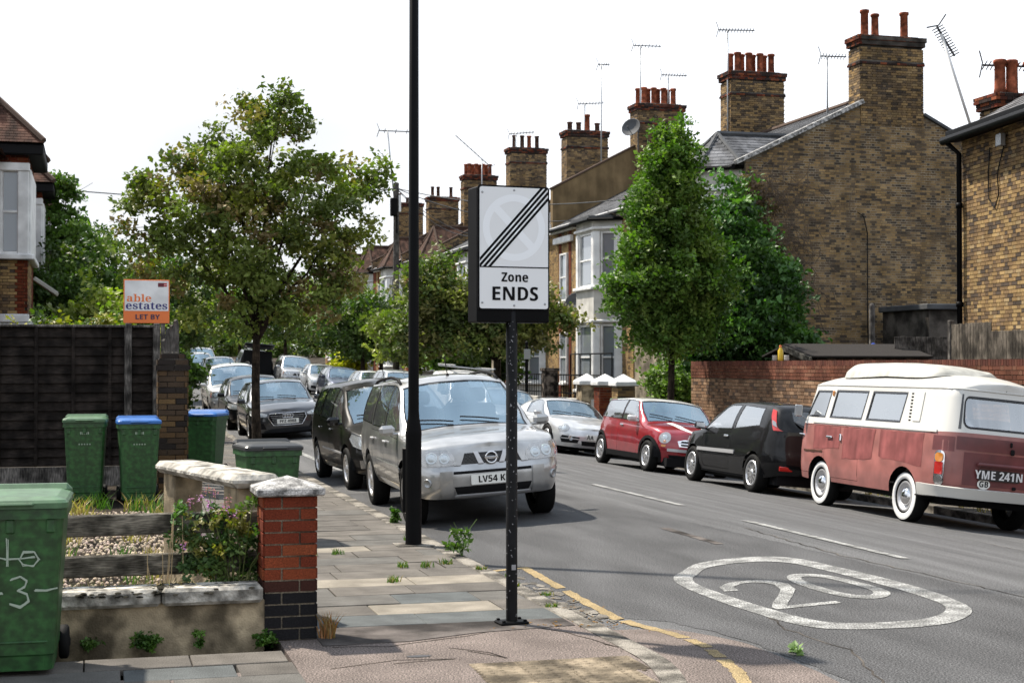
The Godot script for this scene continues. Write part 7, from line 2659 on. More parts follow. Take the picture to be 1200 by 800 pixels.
# ---------------------------------------------------------------- street furniture
func street_things() -> void:
	# lamp column
	var l := thing("lamp_column", "tall black lamp column in front of the silver four by four", "lamp post", Vector3(2.96, 0, -14.47))
	var m := MB.new(true)
	m.lathe([Vector2(0.085, -0.02), Vector2(0.078, 0.02), Vector2(0.076, 1.02), Vector2(0.079, 1.06), Vector2(0.076, 1.1), Vector2(0.056, 1.22), Vector2(0.052, 1.3), Vector2(0.042, 7.2), Vector2(0.0, 7.22)], 20)
	obj("column", m, M.black, l)
	var dr := MB.new()
	dr.box(Vector3(-0.055, 0.62, -0.055), Vector3(0.07, 0.62, 0.07), 0.01, Basis(Vector3.UP, 0.78))
	obj("access_door", dr, M.black, l)
	var arm := MB.new(true)
	arm.tube([Vector3(0, 7.15, 0), Vector3(0.1, 7.5, 0), Vector3(0.5, 7.7, 0), Vector3(1.0, 7.72, 0)], 0.03, 8)
	arm.box(Vector3(1.2, 7.72, 0), Vector3(0.6, 0.12, 0.24), 0.04)
	obj("lantern", arm, M.black, l)
	var cf := MB.new()
	cf.box(Vector3(0, 0.003, 0), Vector3(0.36, 0.012, 0.3), 0.003)
	obj("concrete_collar", cf, M.kerb, l)
	# zone sign: plate facing us, black box behind, scuffed black post
	var s := thing("zone_ends_sign", "white zone ends sign with four black diagonal stripes on a scuffed black post", "road sign", Vector3(2.69, 0, -9.89), atan(490.0 / 1800.0) * -1.0 + 0.36)
	var po := MB.new(true)
	po.lathe([Vector2(0.041, 0.0), Vector2(0.038, 0.03), Vector2(0.038, 2.84), Vector2(0, 2.85)], 16)
	obj("post", po, M.black_worn, s)
	var bp := MB.new()
	bp.box(Vector3(0, 0.012, 0), Vector3(0.20, 0.022, 0.15), 0.008)
	for e in [[-0.075, 0.055], [0.075, 0.055], [-0.075, -0.055], [0.075, -0.055]]: bp.box(Vector3(e[0], 0.028, e[1]), Vector3(0.022, 0.014, 0.022), 0.004)
	obj("base_plate", bp, M.black, s)
	var chips := MB.new()
	for k in 90:
		var a := ro(-1.5, 1.2)
		var y := pow(rng.randf(), 0.8) * 2.0 + 0.05
		var c := Vector3(sin(a) * 0.0385, y, cos(a) * 0.0385)
		var hgt := ro(0.003, 0.011) * (2.2 if k % 9 == 0 else 1.0)
		chips.box(c, Vector3(ro(0.002, 0.007), hgt, 0.002), 0.0008, Basis(Vector3.UP, a) * Basis(Vector3(0, 0, 1), ro(-0.7, 0.7)))
	obj("paint_chip", chips, M.chip, s)
	var cs := MB.new()
	cs.box(Vector3(0, 0.38, 0.039), Vector3(0.03, 0.035, 0.003), 0.001)
	obj("sticker_scrap", cs, M.chip, s)
	var bx := MB.new()
	bx.box(Vector3(0.0, 2.455, -0.06), Vector3(0.515, 0.90, 0.19), 0.008)
	obj("backing_box", bx, M.black, s)
	var bd := MB.new()
	bd.prism(rrect(Vector2(0.0, 2.50), 0.51, 0.83, 0.02), 0.036, 0.042)
	obj("border", bd, M.ink, s)
	var face := MB.new()
	face.prism(rrect(Vector2(0.0, 2.50), 0.486, 0.806, 0.015), 0.0425, 0.0475)
	obj("sign_face", face, mk(Color(0.74, 0.75, 0.755), 0.35), s)
	# faded no waiting symbol
	var faded := mk(Color(0.82, 0.84, 0.86), 0.35)
	var rg := MB.new()
	var cc := Vector2(0.0, 2.635)
	for k in 40:
		var a0 := TAU * k / 40
		var a1 := TAU * (k + 1) / 40
		rg.prism(PackedVector2Array([cc + Vector2(cos(a0), sin(a0)) * 0.175, cc + Vector2(cos(a0), sin(a0)) * 0.222, cc + Vector2(cos(a1), sin(a1)) * 0.222, cc + Vector2(cos(a1), sin(a1)) * 0.175]), 0.0478, 0.0483)
	for pl in Geometry2D.offset_polyline(PackedVector2Array([cc + Vector2(-0.124, 0.124), cc + Vector2(0.124, -0.124)]), 0.026, Geometry2D.JOIN_MITER, Geometry2D.END_BUTT): rg.prism(pl, 0.0478, 0.0482)
	obj("no_waiting_ring", rg, faded, s)
	for k in 4:
		var st := MB.new()
		var o := (k - 1.5) * 0.027
		var q := PackedVector2Array()
		var d := Vector2(0.445, 0.49).normalized()
		var nn := d.orthogonal()
		for pl in Geometry2D.offset_polyline(PackedVector2Array([Vector2(0, 2.627) + nn * o - d * 0.4, Vector2(0, 2.627) + nn * o + d * 0.4]), 0.0082, Geometry2D.JOIN_MITER, Geometry2D.END_BUTT):
			for cpl in Geometry2D.intersect_polygons(pl, PackedVector2Array([Vector2(-0.243, 2.376), Vector2(0.243, 2.376), Vector2(0.243, 2.903), Vector2(-0.243, 2.903)])): st.prism(cpl, 0.0484, 0.0490)
		obj("diagonal_stripe", st, M.ink, s)
	var dv := MB.new()
	dv.box(Vector3(0, 2.372, 0.0485), Vector3(0.486, 0.008, 0.001))
	obj("divider", dv, M.ink, s)
	var t1 := text("Zone", 0.060, M.ink, 1.0)
	s.add_child(t1, true)
	t1.position = Vector3(0.005, 2.305, 0.0485)
	var t2 := text("ENDS", 0.089, M.ink, 1.0)
	s.add_child(t2, true)
	t2.position = Vector3(0.005, 2.195, 0.0485)
	t2.scale = Vector3(1.08, 1.0, 1.0)
	var rv := MB.new(true)
	for e in [[-0.225, 2.865], [0.0, 2.885], [-0.225, 2.135], [0.0, 2.118], [0.22, 2.13]]:
		rv.lathe([Vector2(0.008, 0), Vector2(0.007, 0.003), Vector2(0, 0.004)], 8, Transform3D(Basis(Vector3.RIGHT, PI / 2), Vector3(e[0], e[1], 0.0478)))
	obj("rivet", rv, M.steel, s)
	# thin black post further up the road, seen under the sign
	var tp := thing("thin_post", "thin black post beyond the parked cars, seen below the zone sign", "post", Vector3(12.6, pav_right(12.6, -44.6), -44.6))
	var tm := MB.new(true)
	tm.lathe([Vector2(0.06, -0.05), Vector2(0.055, 0.4), Vector2(0.05, 2.6), Vector2(0.055, 2.65), Vector2(0, 2.7)], 12)
	obj("post", tm, M.black, tp)
	var tcap := MB.new()
	tcap.box(Vector3(0, 2.3, 0.06), Vector3(0.2, 0.3, 0.01), 0.003)
	obj("small_plate", tcap, M.steel, tp)
	# sign frame corner at the top left
	var cn := thing("hanging_sign_frame", "rounded black edged sign frame, just its corner in the top left of the view", "sign", Vector3(-1.62, 0, -9.6), -0.26)
	var fr := MB.new(true)
	var path := []
	for q in rrect(Vector2(0.0, 4.33), 0.9, 0.75, 0.085, 5): path.append(Vector3(q.x + 0.565, q.y, 0))
	path.append(path[0])
	fr.tube(path, 0.011, 8, false)
	obj("frame", fr, M.black, cn)
	var ff := MB.new()
	ff.prism(rrect(Vector2(0.565, 4.33), 0.88, 0.73, 0.08), -0.01, 0.0)
	obj("sign_face", ff, M.white, cn)
	var fp := MB.new(true)
	fp.lathe([Vector2(0.04, 0.0), Vector2(0.038, 4.7), Vector2(0, 4.71)], 12, Transform3D(Basis(), Vector3(0.2, 0, -0.06)))
	obj("post", fp, M.black, cn)
	# telegraph pole and its wires
	var pz := -63.0
	var tg := thing("telegraph_pole", "grey wooden telegraph pole with black cable box near its top, beside the far houses", "telegraph pole", Vector3(12.14, rise(pz) - 0.25, pz))
	var pm := MB.new(true)
	pm.lathe([Vector2(0.15, -0.1), Vector2(0.145, 1.0), Vector2(0.115, 9.1), Vector2(0.11, 9.12), Vector2(0, 9.16)], 12)
	obj("pole", pm, M.wood_post, tg)
	var bx2 := MB.new()
	bx2.box(Vector3(-0.13, 8.1, 0.12), Vector3(0.28, 0.75, 0.26), 0.03)
	bx2.rod(Vector3(0.0, 7.0, 0.14), Vector3(0.0, 8.0, 0.14), 0.03)
	obj("cable_box", bx2, M.black, tg)
	var bw := MB.new()
	bw.box(Vector3(0.12, 8.25, 0.17), Vector3(0.1, 0.7, 0.1), 0.02)
	obj("cable_box", bw, M.white, tg)
	var top := tg.position + Vector3(0, 8.9, 0)
	var ends := [[Vector3(-3.0, 7.6, -52.0), "long wire from the telegraph pole crossing left over the road"], [Vector3(18.4, 7.6, -50.5), "wire from the telegraph pole to the house with the alarm box"], [Vector3(18.4, 7.5, -58.5), "wire from the telegraph pole to the narrow window house"], [Vector3(18.4, 8.0, -72.5), "lower wire from the telegraph pole to the house left of the sign"], [Vector3(18.4, 8.3, -76.0), "upper wire from the telegraph pole to the turret bay house"], [Vector3(-2.4, 8.6, -82.0), "thin wire from the pole to the far left side"]]
	for e in ends:
		var wire := MB.new(true)
		var wp := []
		for k in 13:
			var t := k / 12.0
			wp.append(top.lerp(e[0], t) - Vector3.UP * 0.45 * 4.0 * t * (1 - t))
		wire.tube(wp, 0.019, 4)
		tag(obj("overhead_wire", wire, M.lead), e[1], "wire", "overhead wires")
	aerials()

# rooftop aerials: mast foot, mast height, boom direction, boom length, elements
func aerials() -> void:
	var list := [
		[V(22.0, 9.9, -51.2), 3.9, V(1, 0.02, 0.1), 1.35, 12, "aerial on the mast left of the eight pot chimney above the gable"],
		[V(22.6, 9.7, -44.6), 1.9, V(0.9, 0.0, 0.1), 0.85, 8, "short aerial standing behind the slate roof, left of the tall gable chimney"],
		[V(18.2, 7.0, -29.3), 1.95, V(0.45, -0.65, 0), 0.75, 12, "leaning white mast with tilted aerial at the corner house roof"],
		[V(22.2, 10.9, -60.9), 4.3, V(1, 0.0, 0.1), 1.2, 8, "tall thin aerial mast beside the chimney with the satellite dish"],
		[V(23.6, 12.7, -61.3), 1.4, V(1, 0.0, 0.1), 1.1, 9, "low aerial above the second row of eight pots"],
		[V(21.9, 10.6, -65.2), 4.6, V(0.5, 0.0, 0.1), 0.5, 5, "aerial mast with a square head rising from the rendered parapet"],
		[V(22.4, 13.0, -81.5), 1.5, V(1, 0.1, 0.1), 1.4, 8, "small aerial behind the chimney with one tall orange pot"],
		[V(20.6, 11.0, -82.0), 2.1, V(-0.9, 0.75, 0), 2.6, 10, "long slanted aerial left of the chimney with one tall orange pot"],
		[V(23.1, 13.6, -71.3), 0.9, V(1, 0.08, 0), 1.3, 8, "spiky low aerial by the chimney with four low pots"],
		[V(18.25, 7.2, -28.3), 0.8, V(1, 0.0, 0.1), 1.3, 14, "wide spiky aerial in front of the corner house chimney pots"],
		[V(12.0, 9.2, -63.0), 2.3, V(1, 0.0, 0.0), 1.4, 3, "thin mast with a cross arm rising by the telegraph pole"]]
	for a in list:
		var o := thing("tv_aerial", a[5], "aerial", a[0], 0.0, "rooftop aerials")
		var lean := Vector3(-0.36, 1.0, 0).normalized() if a[1] == 1.95 else Vector3(-0.1, 1, 0).normalized() if a[1] == 2.3 else Vector3.UP
		var t: Vector3 = lean * a[1]
		var m := MB.new(true)
		m.rod(Vector3.ZERO - lean * 0.6, t, 0.032 if a[1] == 1.95 else 0.03, 6)
		obj("mast", m, M.white if a[1] == 1.95 else M.steel, o)
		var d: Vector3 = (a[2] as Vector3).normalized()
		var b := MB.new()
		var st: Vector3 = t - d * a[3] * 0.25
		b.rod(st, st + d * a[3], 0.024, 5)
		var cr := d.cross(Vector3.UP).normalized()
		var up := cr.cross(d).normalized()
		for k in a[4]:
			var c: Vector3 = st + d * a[3] * (k + 0.5) / a[4]
			b.rod(c - (cr * 0.6 + up * 0.35) * 0.2, c + (cr * 0.6 + up * 0.35) * 0.2, 0.014, 4)
		for s in [-1, 1]: b.rod(st + up * 0.05, st + up * 0.28 * s - d * 0.12 + cr * 0.1, 0.016, 4)
		obj("boom", b, M.lead, o)
	var ds := thing("satellite_dish", "grey satellite dish on the mast left of the chimney above the rendered parapet", "satellite dish", V(21.75, 11.65, -60.7))
	dish(ds, Vector3.ZERO, 0.42)
	var dp := MB.new()
	dp.rod(Vector3(0.3, -0.9, -0.1), Vector3(0.3, 0.3, -0.1), 0.025)
	obj("mast", dp, M.lead, ds)


# ---------------------------------------------------------------- right side: garden wall, shed, boards, front walls
func garden_wall_right() -> void:
	var w := thing("brick_garden_wall", "long sunlit brick garden wall with red top courses behind the camper van", "wall")
	var X := 14.15
	var z0 := -35.2
	var ln := 27.0
	var core := MB.new()
	core.box(Vector3(X + 0.12, 0.72, z0 + ln / 2), Vector3(0.2, 2.06, ln))
	obj("wall_body", core, M.mortar, w)
	bricks(w, Vector3(X, -0.25, z0 + ln), Vector3(0, 0, -1), Vector3(-1, 0, 0), ln, 1.68, func(_u, _y): return true, WALLB, {parts = 0, seed = 31, freq = 0.5, proud = 0.012})
	bricks(w, Vector3(X, 1.415, z0 + ln), Vector3(0, 0, -1), Vector3(-1, 0, 0), ln, 0.30, func(_u, _y): return true, [[0.30, 0.12, 0.075], [0.26, 0.10, 0.06], [0.22, 0.085, 0.055], [0.32, 0.15, 0.095]], {parts = 0, seed = 32, proud = 0.018})
	# soldier course on top, brick by brick
	var xs := []
	var n := int(ln / 0.075)
	for k in n:
		var z := z0 + ln - (k + 0.5) * 0.075
		if z > -14.0: continue
		var b := MeshInstance3D.new()
		b.name = "coping_brick"
		b.mesh = unit_box
		b.set_surface_override_material(0, brick_mat([Color(0.24, 0.085, 0.06), Color(0.2, 0.075, 0.055), Color(0.17, 0.07, 0.05), Color(0.27, 0.11, 0.075)][rng.randi() % 4]))
		b.transform = Transform3D(Basis(Vector3(0.25, 0, 0), Vector3(0, 0.105, 0), Vector3(0, 0, 0.064)), Vector3(X + 0.11, 1.765 + ro(-0.006, 0.006), z))
		w.add_child(b, true)
	# end return, facing the camera side of the gap
	bricks(w, Vector3(X, -0.25, z0), Vector3.RIGHT, Vector3(0, 0, -1), 0.24, 2.0, func(_u, _y): return true, WALLB, {seed = 4})
	# shed roof behind the wall
	var s := thing("shed", "low shed with black felt roof behind the garden wall", "shed")
	var sm2 := MB.new()
	sm2.box(Vector3(17.3, 0.85, -33.0), Vector3(2.8, 2.2, 2.2))
	obj("wall", sm2, M.wood_vert, s)
	var rf := MB.new()
	rf.box(Vector3(17.2, 2.06, -32.45), Vector3(3.1, 0.05, 1.5), 0.01, Basis(Vector3.RIGHT, 0.20))
	rf.box(Vector3(17.2, 2.06, -33.75), Vector3(3.1, 0.05, 1.3), 0.01, Basis(Vector3.RIGHT, -0.20))
	obj("roof", rf, mk(Color(0.045, 0.04, 0.037), 0.95, {tex = "speck", scale = 1.0, bump = 0.5}), s)
	var fb := MB.new()
	fb.box(Vector3(15.62, 1.98, -32.4), Vector3(0.04, 0.14, 1.5), 0.005, Basis(Vector3.RIGHT, 0.20))
	obj("barge_board", fb, M.wood_grey, s)
	# odds and ends on the wall: yellow bottle, jar, blue bundle on a post
	var yb := thing("yellow_bottle", "yellow bottle standing on the garden wall", "bottle", Vector3(14.3, 1.818, -30.45))
	var ym := MB.new(true)
	ym.lathe([Vector2(0, 0), Vector2(0.055, 0.0), Vector2(0.06, 0.02), Vector2(0.06, 0.22), Vector2(0.03, 0.27), Vector2(0.025, 0.30)], 12)
	obj("bottle_body", ym, mk(Color(0.62, 0.42, 0.03), 0.4), yb)
	var yc := MB.new(true)
	yc.lathe([Vector2(0.028, 0.29), Vector2(0.028, 0.335), Vector2(0, 0.337)], 10)
	obj("cap", yc, mk(Color(0.55, 0.12, 0.02), 0.4), yb)
	for e in [[-30.75, "small white jar on the garden wall beside the yellow bottle"], [-30.15, "pale pot at the near side of the yellow bottle on the wall"]]:
		var j := thing("jar", e[1], "jar", Vector3(14.3, 1.818, e[0]))
		var jm := MB.new(true)
		jm.lathe([Vector2(0, 0), Vector2(0.045, 0), Vector2(0.055, 0.03), Vector2(0.05, 0.1), Vector2(0.055, 0.12), Vector2(0.048, 0.12), Vector2(0.04, 0.03)], 10)
		obj("jar_body", jm, M.white_render, j)
	var tp := thing("clothes_post", "grey round post with a blue bundle tied to it, in front of the gable", "post", Vector3(18.3, -0.2, -33.8))
	var tm := MB.new(true)
	tm.lathe([Vector2(0.07, 0), Vector2(0.07, 3.35), Vector2(0.05, 3.42), Vector2(0, 3.44)], 10)
	obj("post", tm, M.wood_post, tp)
	var bu := MB.new(true)
	bu.lathe([Vector2(0, -0.2), Vector2(0.12, -0.12), Vector2(0.16, 0.0), Vector2(0.1, 0.12), Vector2(0.05, 0.2), Vector2(0, 0.22)], 9, Transform3D(Basis(), Vector3(-0.02, 2.25, 0.1)))
	obj("blue_bundle", bu, mk(Color(0.02, 0.05, 0.3), 0.6), tp)
	# upright boards beside the corner house
	var f := thing("board_fence", "weathered vertical board fence in front of the sunlit corner house", "fence")
	var u := Vector3(-0.133, 0, 1).normalized()
	var A := Vector3(16.15, -0.2, -26.6)
	for k in 60:
		var p := A + u * (k * 0.125)
		var hgt := 2.72 if k < 14 else 2.55
		var b := MB.new()
		b.box(Vector3(0, hgt / 2, 0), Vector3(0.118, hgt + ro(-0.015, 0.01), 0.02), 0.004)
		var o := obj("board", b, M.wood_vert, f)
		o.transform = Transform3D(Basis(u, Vector3.UP, u.cross(Vector3.UP)), p + Vector3(ro(-0.004, 0.004), 0, 0))
	var ps := MB.new()
	ps.box(A + Vector3(0.03, 1.4, -0.12), Vector3(0.1, 2.8, 0.1), 0.01)
	obj("post", ps, M.wood_post, f)
	# darker fence between the gable and the drainpipe
	var d := thing("dark_board_fence", "shaded grey board fence in the gap between the gable and the drainpipe", "fence")
	for k in 16:
		var b := MB.new()
		b.box(Vector3(0, 1.15, 0), Vector3(0.125, 2.3 + ro(-0.02, 0.02), 0.02), 0.004)
		var o := obj("board", b, M.wood_post, d)
		o.position = Vector3(18.3 + k * 0.13, 0.1, -32.6 + k * 0.02)
	var lean := thing("lean_to", "dark lean-to roof against the gable beside the drainpipe", "outbuilding")
	var lm := MB.new()
	lm.box(Vector3(23.6, 1.5, -39.6), Vector3(2.2, 3.6, 2.6))
	obj("wall", lm, M.mortar_dark, lean)
	var lr := MB.new()
	lr.box(Vector3(23.6, 3.36, -39.6), Vector3(2.4, 0.16, 2.8), 0.02)
	obj("roof", lr, M.lead, lean)

func right_fronts() -> void:
	# low front walls with white capped piers and railings, beyond the red car
	var list := [[14.25, -43.8, 0], [14.25, -42.1, 1], [14.25, -40.5, 2]]
	for e in list:
		var g := thing("capped_pier", ["grey rendered pier with white pyramid cap, furthest of the three", "red brick pier with white pyramid cap, middle of the three", "brown brick pier with white pyramid cap, nearest the street tree"][e[2]], "gate pier", Vector3(e[0], -0.1, e[1]), 0.0, "white capped piers by the bay house")
		g.position.y = -0.26
		var c := MB.new()
		c.box(Vector3(0, 0.7, 0), Vector3(0.5, 1.4, 0.5))
		obj("mortar" if e[2] else "pier_body", c, M.mortar if e[2] else M.lowwall, g)
		if e[2]:
			for fc in [[Vector3(-0.25, 0, 0.25), Vector3.RIGHT, Vector3(0, 0, 1)], [Vector3(-0.25, 0, -0.25), Vector3(0, 0, 1), Vector3.LEFT]]:
				bricks(g, g.position + fc[0], fc[1], fc[2], 0.5, 1.4, func(_u, _y): return true, REDS if e[2] == 1 else STOCK, {seed = e[2], proud = 0.012, flemish = false, parts = 40})
		var cp := MB.new()
		cp.box(Vector3(0, 1.46, 0), Vector3(0.68, 0.12, 0.68), 0.02)
		for s in 4:
			var B := Basis(Vector3.UP, PI / 2 * s)
			cp.to(B * Vector3(-0.33, 1.52, 0.33), B * Vector3(0.33, 1.52, 0.33), Vector3(0, 1.74, 0), B * Vector3(0, 1, 1))
		obj("cap", cp, M.white, g)
	var wl := thing("front_garden_wall", "low front garden wall with black railings before the bay houses", "wall")
	var wm := MB.new()
	wm.box(Vector3(14.4, 0.25, -52.0), Vector3(0.22, 0.9, 18.0), 0.01)
	obj("wall_body", wm, M.white_render, wl)
	var rl := MB.new()
	for k in 60: rl.rod(Vector3(14.4, 0.7, -43.3 - k * 0.28), Vector3(14.4, 1.45, -43.3 - k * 0.28), 0.012, 5)
	rl.box(Vector3(14.4, 1.42, -51.6), Vector3(0.04, 0.04, 17.0))
	rl.box(Vector3(14.4, 0.85, -51.6), Vector3(0.04, 0.04, 17.0))
	obj("railing", rl, M.black, wl)
	var hr := thing("door_railing", "thin black handrail in front of the ground floor bay", "railing", Vector3(15.8, 0, -46.0))
	var hm := MB.new()
	for k in 5: hm.rod(Vector3(0, -0.1, -k * 1.1), Vector3(0, 2.1, -k * 1.1), 0.022, 6)
	hm.rod(Vector3(0, 2.1, 0), Vector3(0, 2.1, -4.4), 0.026, 6)
	obj("railing", hm, M.black, hr)
	bin("wheelie_bin", "dark green wheelie bin standing between the silver coupe and the red hatchback", Vector3(12.75, -0.2, -36.3), -0.3, M.bin_lid, 0.58, 0.72, 1.05)
	# far end: stone pier and white boards by the far gardens
	var sp := thing("stone_pier", "rough grey stone pier under the middle trees, left of the railings", "gate pier", Vector3(13.6, -0.15, -45.5))
	var sm2 := MB.new()
	sm2.box(Vector3(0, 0.75, 0), Vector3(0.42, 1.9, 0.42), 0.03)
	sm2.box(Vector3(0, 1.74, 0), Vector3(0.5, 0.1, 0.5), 0.02)
	obj("pier_body", sm2, mk(Color(0.22, 0.18, 0.15), 0.95, {tex = "speck", scale = 1.0, detail = "stain", dscale = 1.2, bump = 1.0, btex = "bump"}), sp)
	var cn := thing("porch_canopy", "cream canopy roof above the white van, at the far front gardens", "canopy")
	var cm := MB.new()
	cm.box(Vector3(14.5, 2.35, -56.0), Vector3(1.6, 0.16, 5.5), 0.03)
	obj("roof", cm, M.white_render, cn)
	for z in [-53.6, -58.4]:
		var pmb := MB.new()
		pmb.box(Vector3(14.0, 1.1, z), Vector3(0.28, 2.36, 0.28), 0.01)
		obj("post", pmb, M.mortar, cn)


# ---------------------------------------------------------------- trees and plants
var leaf_meshes := {}

func leaf_cluster(n: int, spread: float, size: float, sd: int) -> ArrayMesh:
	var key := "%d %.2f %.3f %d" % [n, spread, size, sd]
	if leaf_meshes.has(key): return leaf_meshes[key]
	var r := RandomNumberGenerator.new()
	r.seed = sd
	var m := MB.new()
	for i in n:
		var p := Vector3(r.randfn(), r.randfn() * 0.8, r.randfn()) * spread * 0.5
		var B := Basis.from_euler(Vector3(r.randf_range(-0.9, 0.9), r.randf_range(0, TAU), r.randf_range(-0.9, 0.9)))
		var s := size * r.randf_range(0.7, 1.3)
		# a folded leaf of four triangles, pointed at both ends
		var a := p
		var b := p + B * Vector3(-0.36, 0.10, 0.42) * s
		var c := p + B * Vector3(0, -0.10, 1.0) * s
		var d := p + B * Vector3(0.36, 0.10, 0.42) * s
		var k := p + B * Vector3(0, 0, 0.45) * s
		m.t(a, b, k)
		m.t(b, c, k)
		m.t(c, d, k)
		m.t(d, a, k)
	leaf_meshes[key] = m.done()
	return leaf_meshes[key]

# blobs: [centre, radii]; each blob is filled with sub-clumps, each clump with leaf clusters
func foliage(parent: Node3D, n: String, blobs: Array, clumps: int, per: int, clump_r: float, size: float, greens: Array, sd: int, shell := 0.55, mat: Material = null) -> void:
	var r := RandomNumberGenerator.new()
	r.seed = sd
	var mesh := leaf_cluster(11, clump_r * 0.55, size, 7 + sd % 3)
	var xs := []
	var cs := []
	var vol := []
	var tot := 0.0
	for b in blobs:
		var e: Vector3 = b[1]
		vol.append(pow(e.x * e.y * e.z, 0.75))
		tot += vol[-1]
	for i in blobs.size():
		var c: Vector3 = blobs[i][0]
		var e: Vector3 = blobs[i][1]
		for k in maxi(1, int(clumps * vol[i] / tot)):
			var d := Vector3(r.randfn(), r.randfn(), r.randfn()).normalized()
			var q := c + d * e * pow(r.randf_range(pow(shell, 2.0), 1.0), 0.5) * r.randf_range(0.9, 1.1)
			var g: Color = greens[r.randi() % greens.size()]
			var tone := r.randf_range(0.6, 1.4)
			var cr := clump_r * r.randf_range(0.6, 1.25)
			for j in per:
				var p := q + Vector3(r.randfn(), r.randfn() * 0.7, r.randfn()) * cr * 0.55
				var s := r.randf_range(0.75, 1.2)
				xs.append(Transform3D(Basis.from_euler(Vector3(r.randf_range(-0.5, 0.5), r.randf_range(0, TAU), r.randf_range(-0.5, 0.5))).scaled(Vector3(s, s, s)), p))
				var v := tone * r.randf_range(0.8, 1.2)
				cs.append(Color(g.r * v, g.g * v, g.b * v))
	multi(n, mesh, mat if mat else M.leaf, xs, cs, parent)

func limbs(parent: Node3D, base: Vector3, h: float, r0: float, targets: Array, lean := Vector3.ZERO, sd := 1) -> void:
	var r := RandomNumberGenerator.new()
	r.seed = sd
	var m := MB.new(true)
	var path := []
	var rad := []
	for i in 9:
		var t := i / 8.0
		path.append(base + Vector3(sin(t * 3.0 + sd) * 0.03, t * h - 0.05, cos(t * 2.3 + sd) * 0.03) + lean * t)
		rad.append(r0 * (lerpf(1.0, 0.72, t) + 0.35 * pow(1.0 - t, 10.0)))
	m.tube(path, rad, 12)
	var top: Vector3 = path[8]
	for q in targets:
		var pth := []
		var rd := []
		var d: Vector3 = q - top
		for i in 7:
			var t := i / 6.0
			pth.append(top - Vector3(0, 0.12 * (1 - t), 0) + Vector3(d.x * t, d.y * pow(t, 0.8), d.z * t) + Vector3(r.randf_range(-1, 1), r.randf_range(-0.5, 0.5), r.randf_range(-1, 1)) * 0.07 * t)
			rd.append(lerpf(r0 * 0.48, 0.012, pow(t, 0.7)))
		m.tube(pth, rd, 7)
		for k in 3:
			var s: Vector3 = pth[2 + k]
			var e := s + Vector3(r.randf_range(-1, 1), r.randf_range(0.1, 1), r.randf_range(-1, 1)).normalized() * d.length() * 0.4
			m.tube([s, s.lerp(e, 0.5) + Vector3(0, 0.05, 0), e], [rd[2 + k] * 0.6, rd[2 + k] * 0.4, 0.006], 5)
	obj("trunk", m, M.bark, parent)

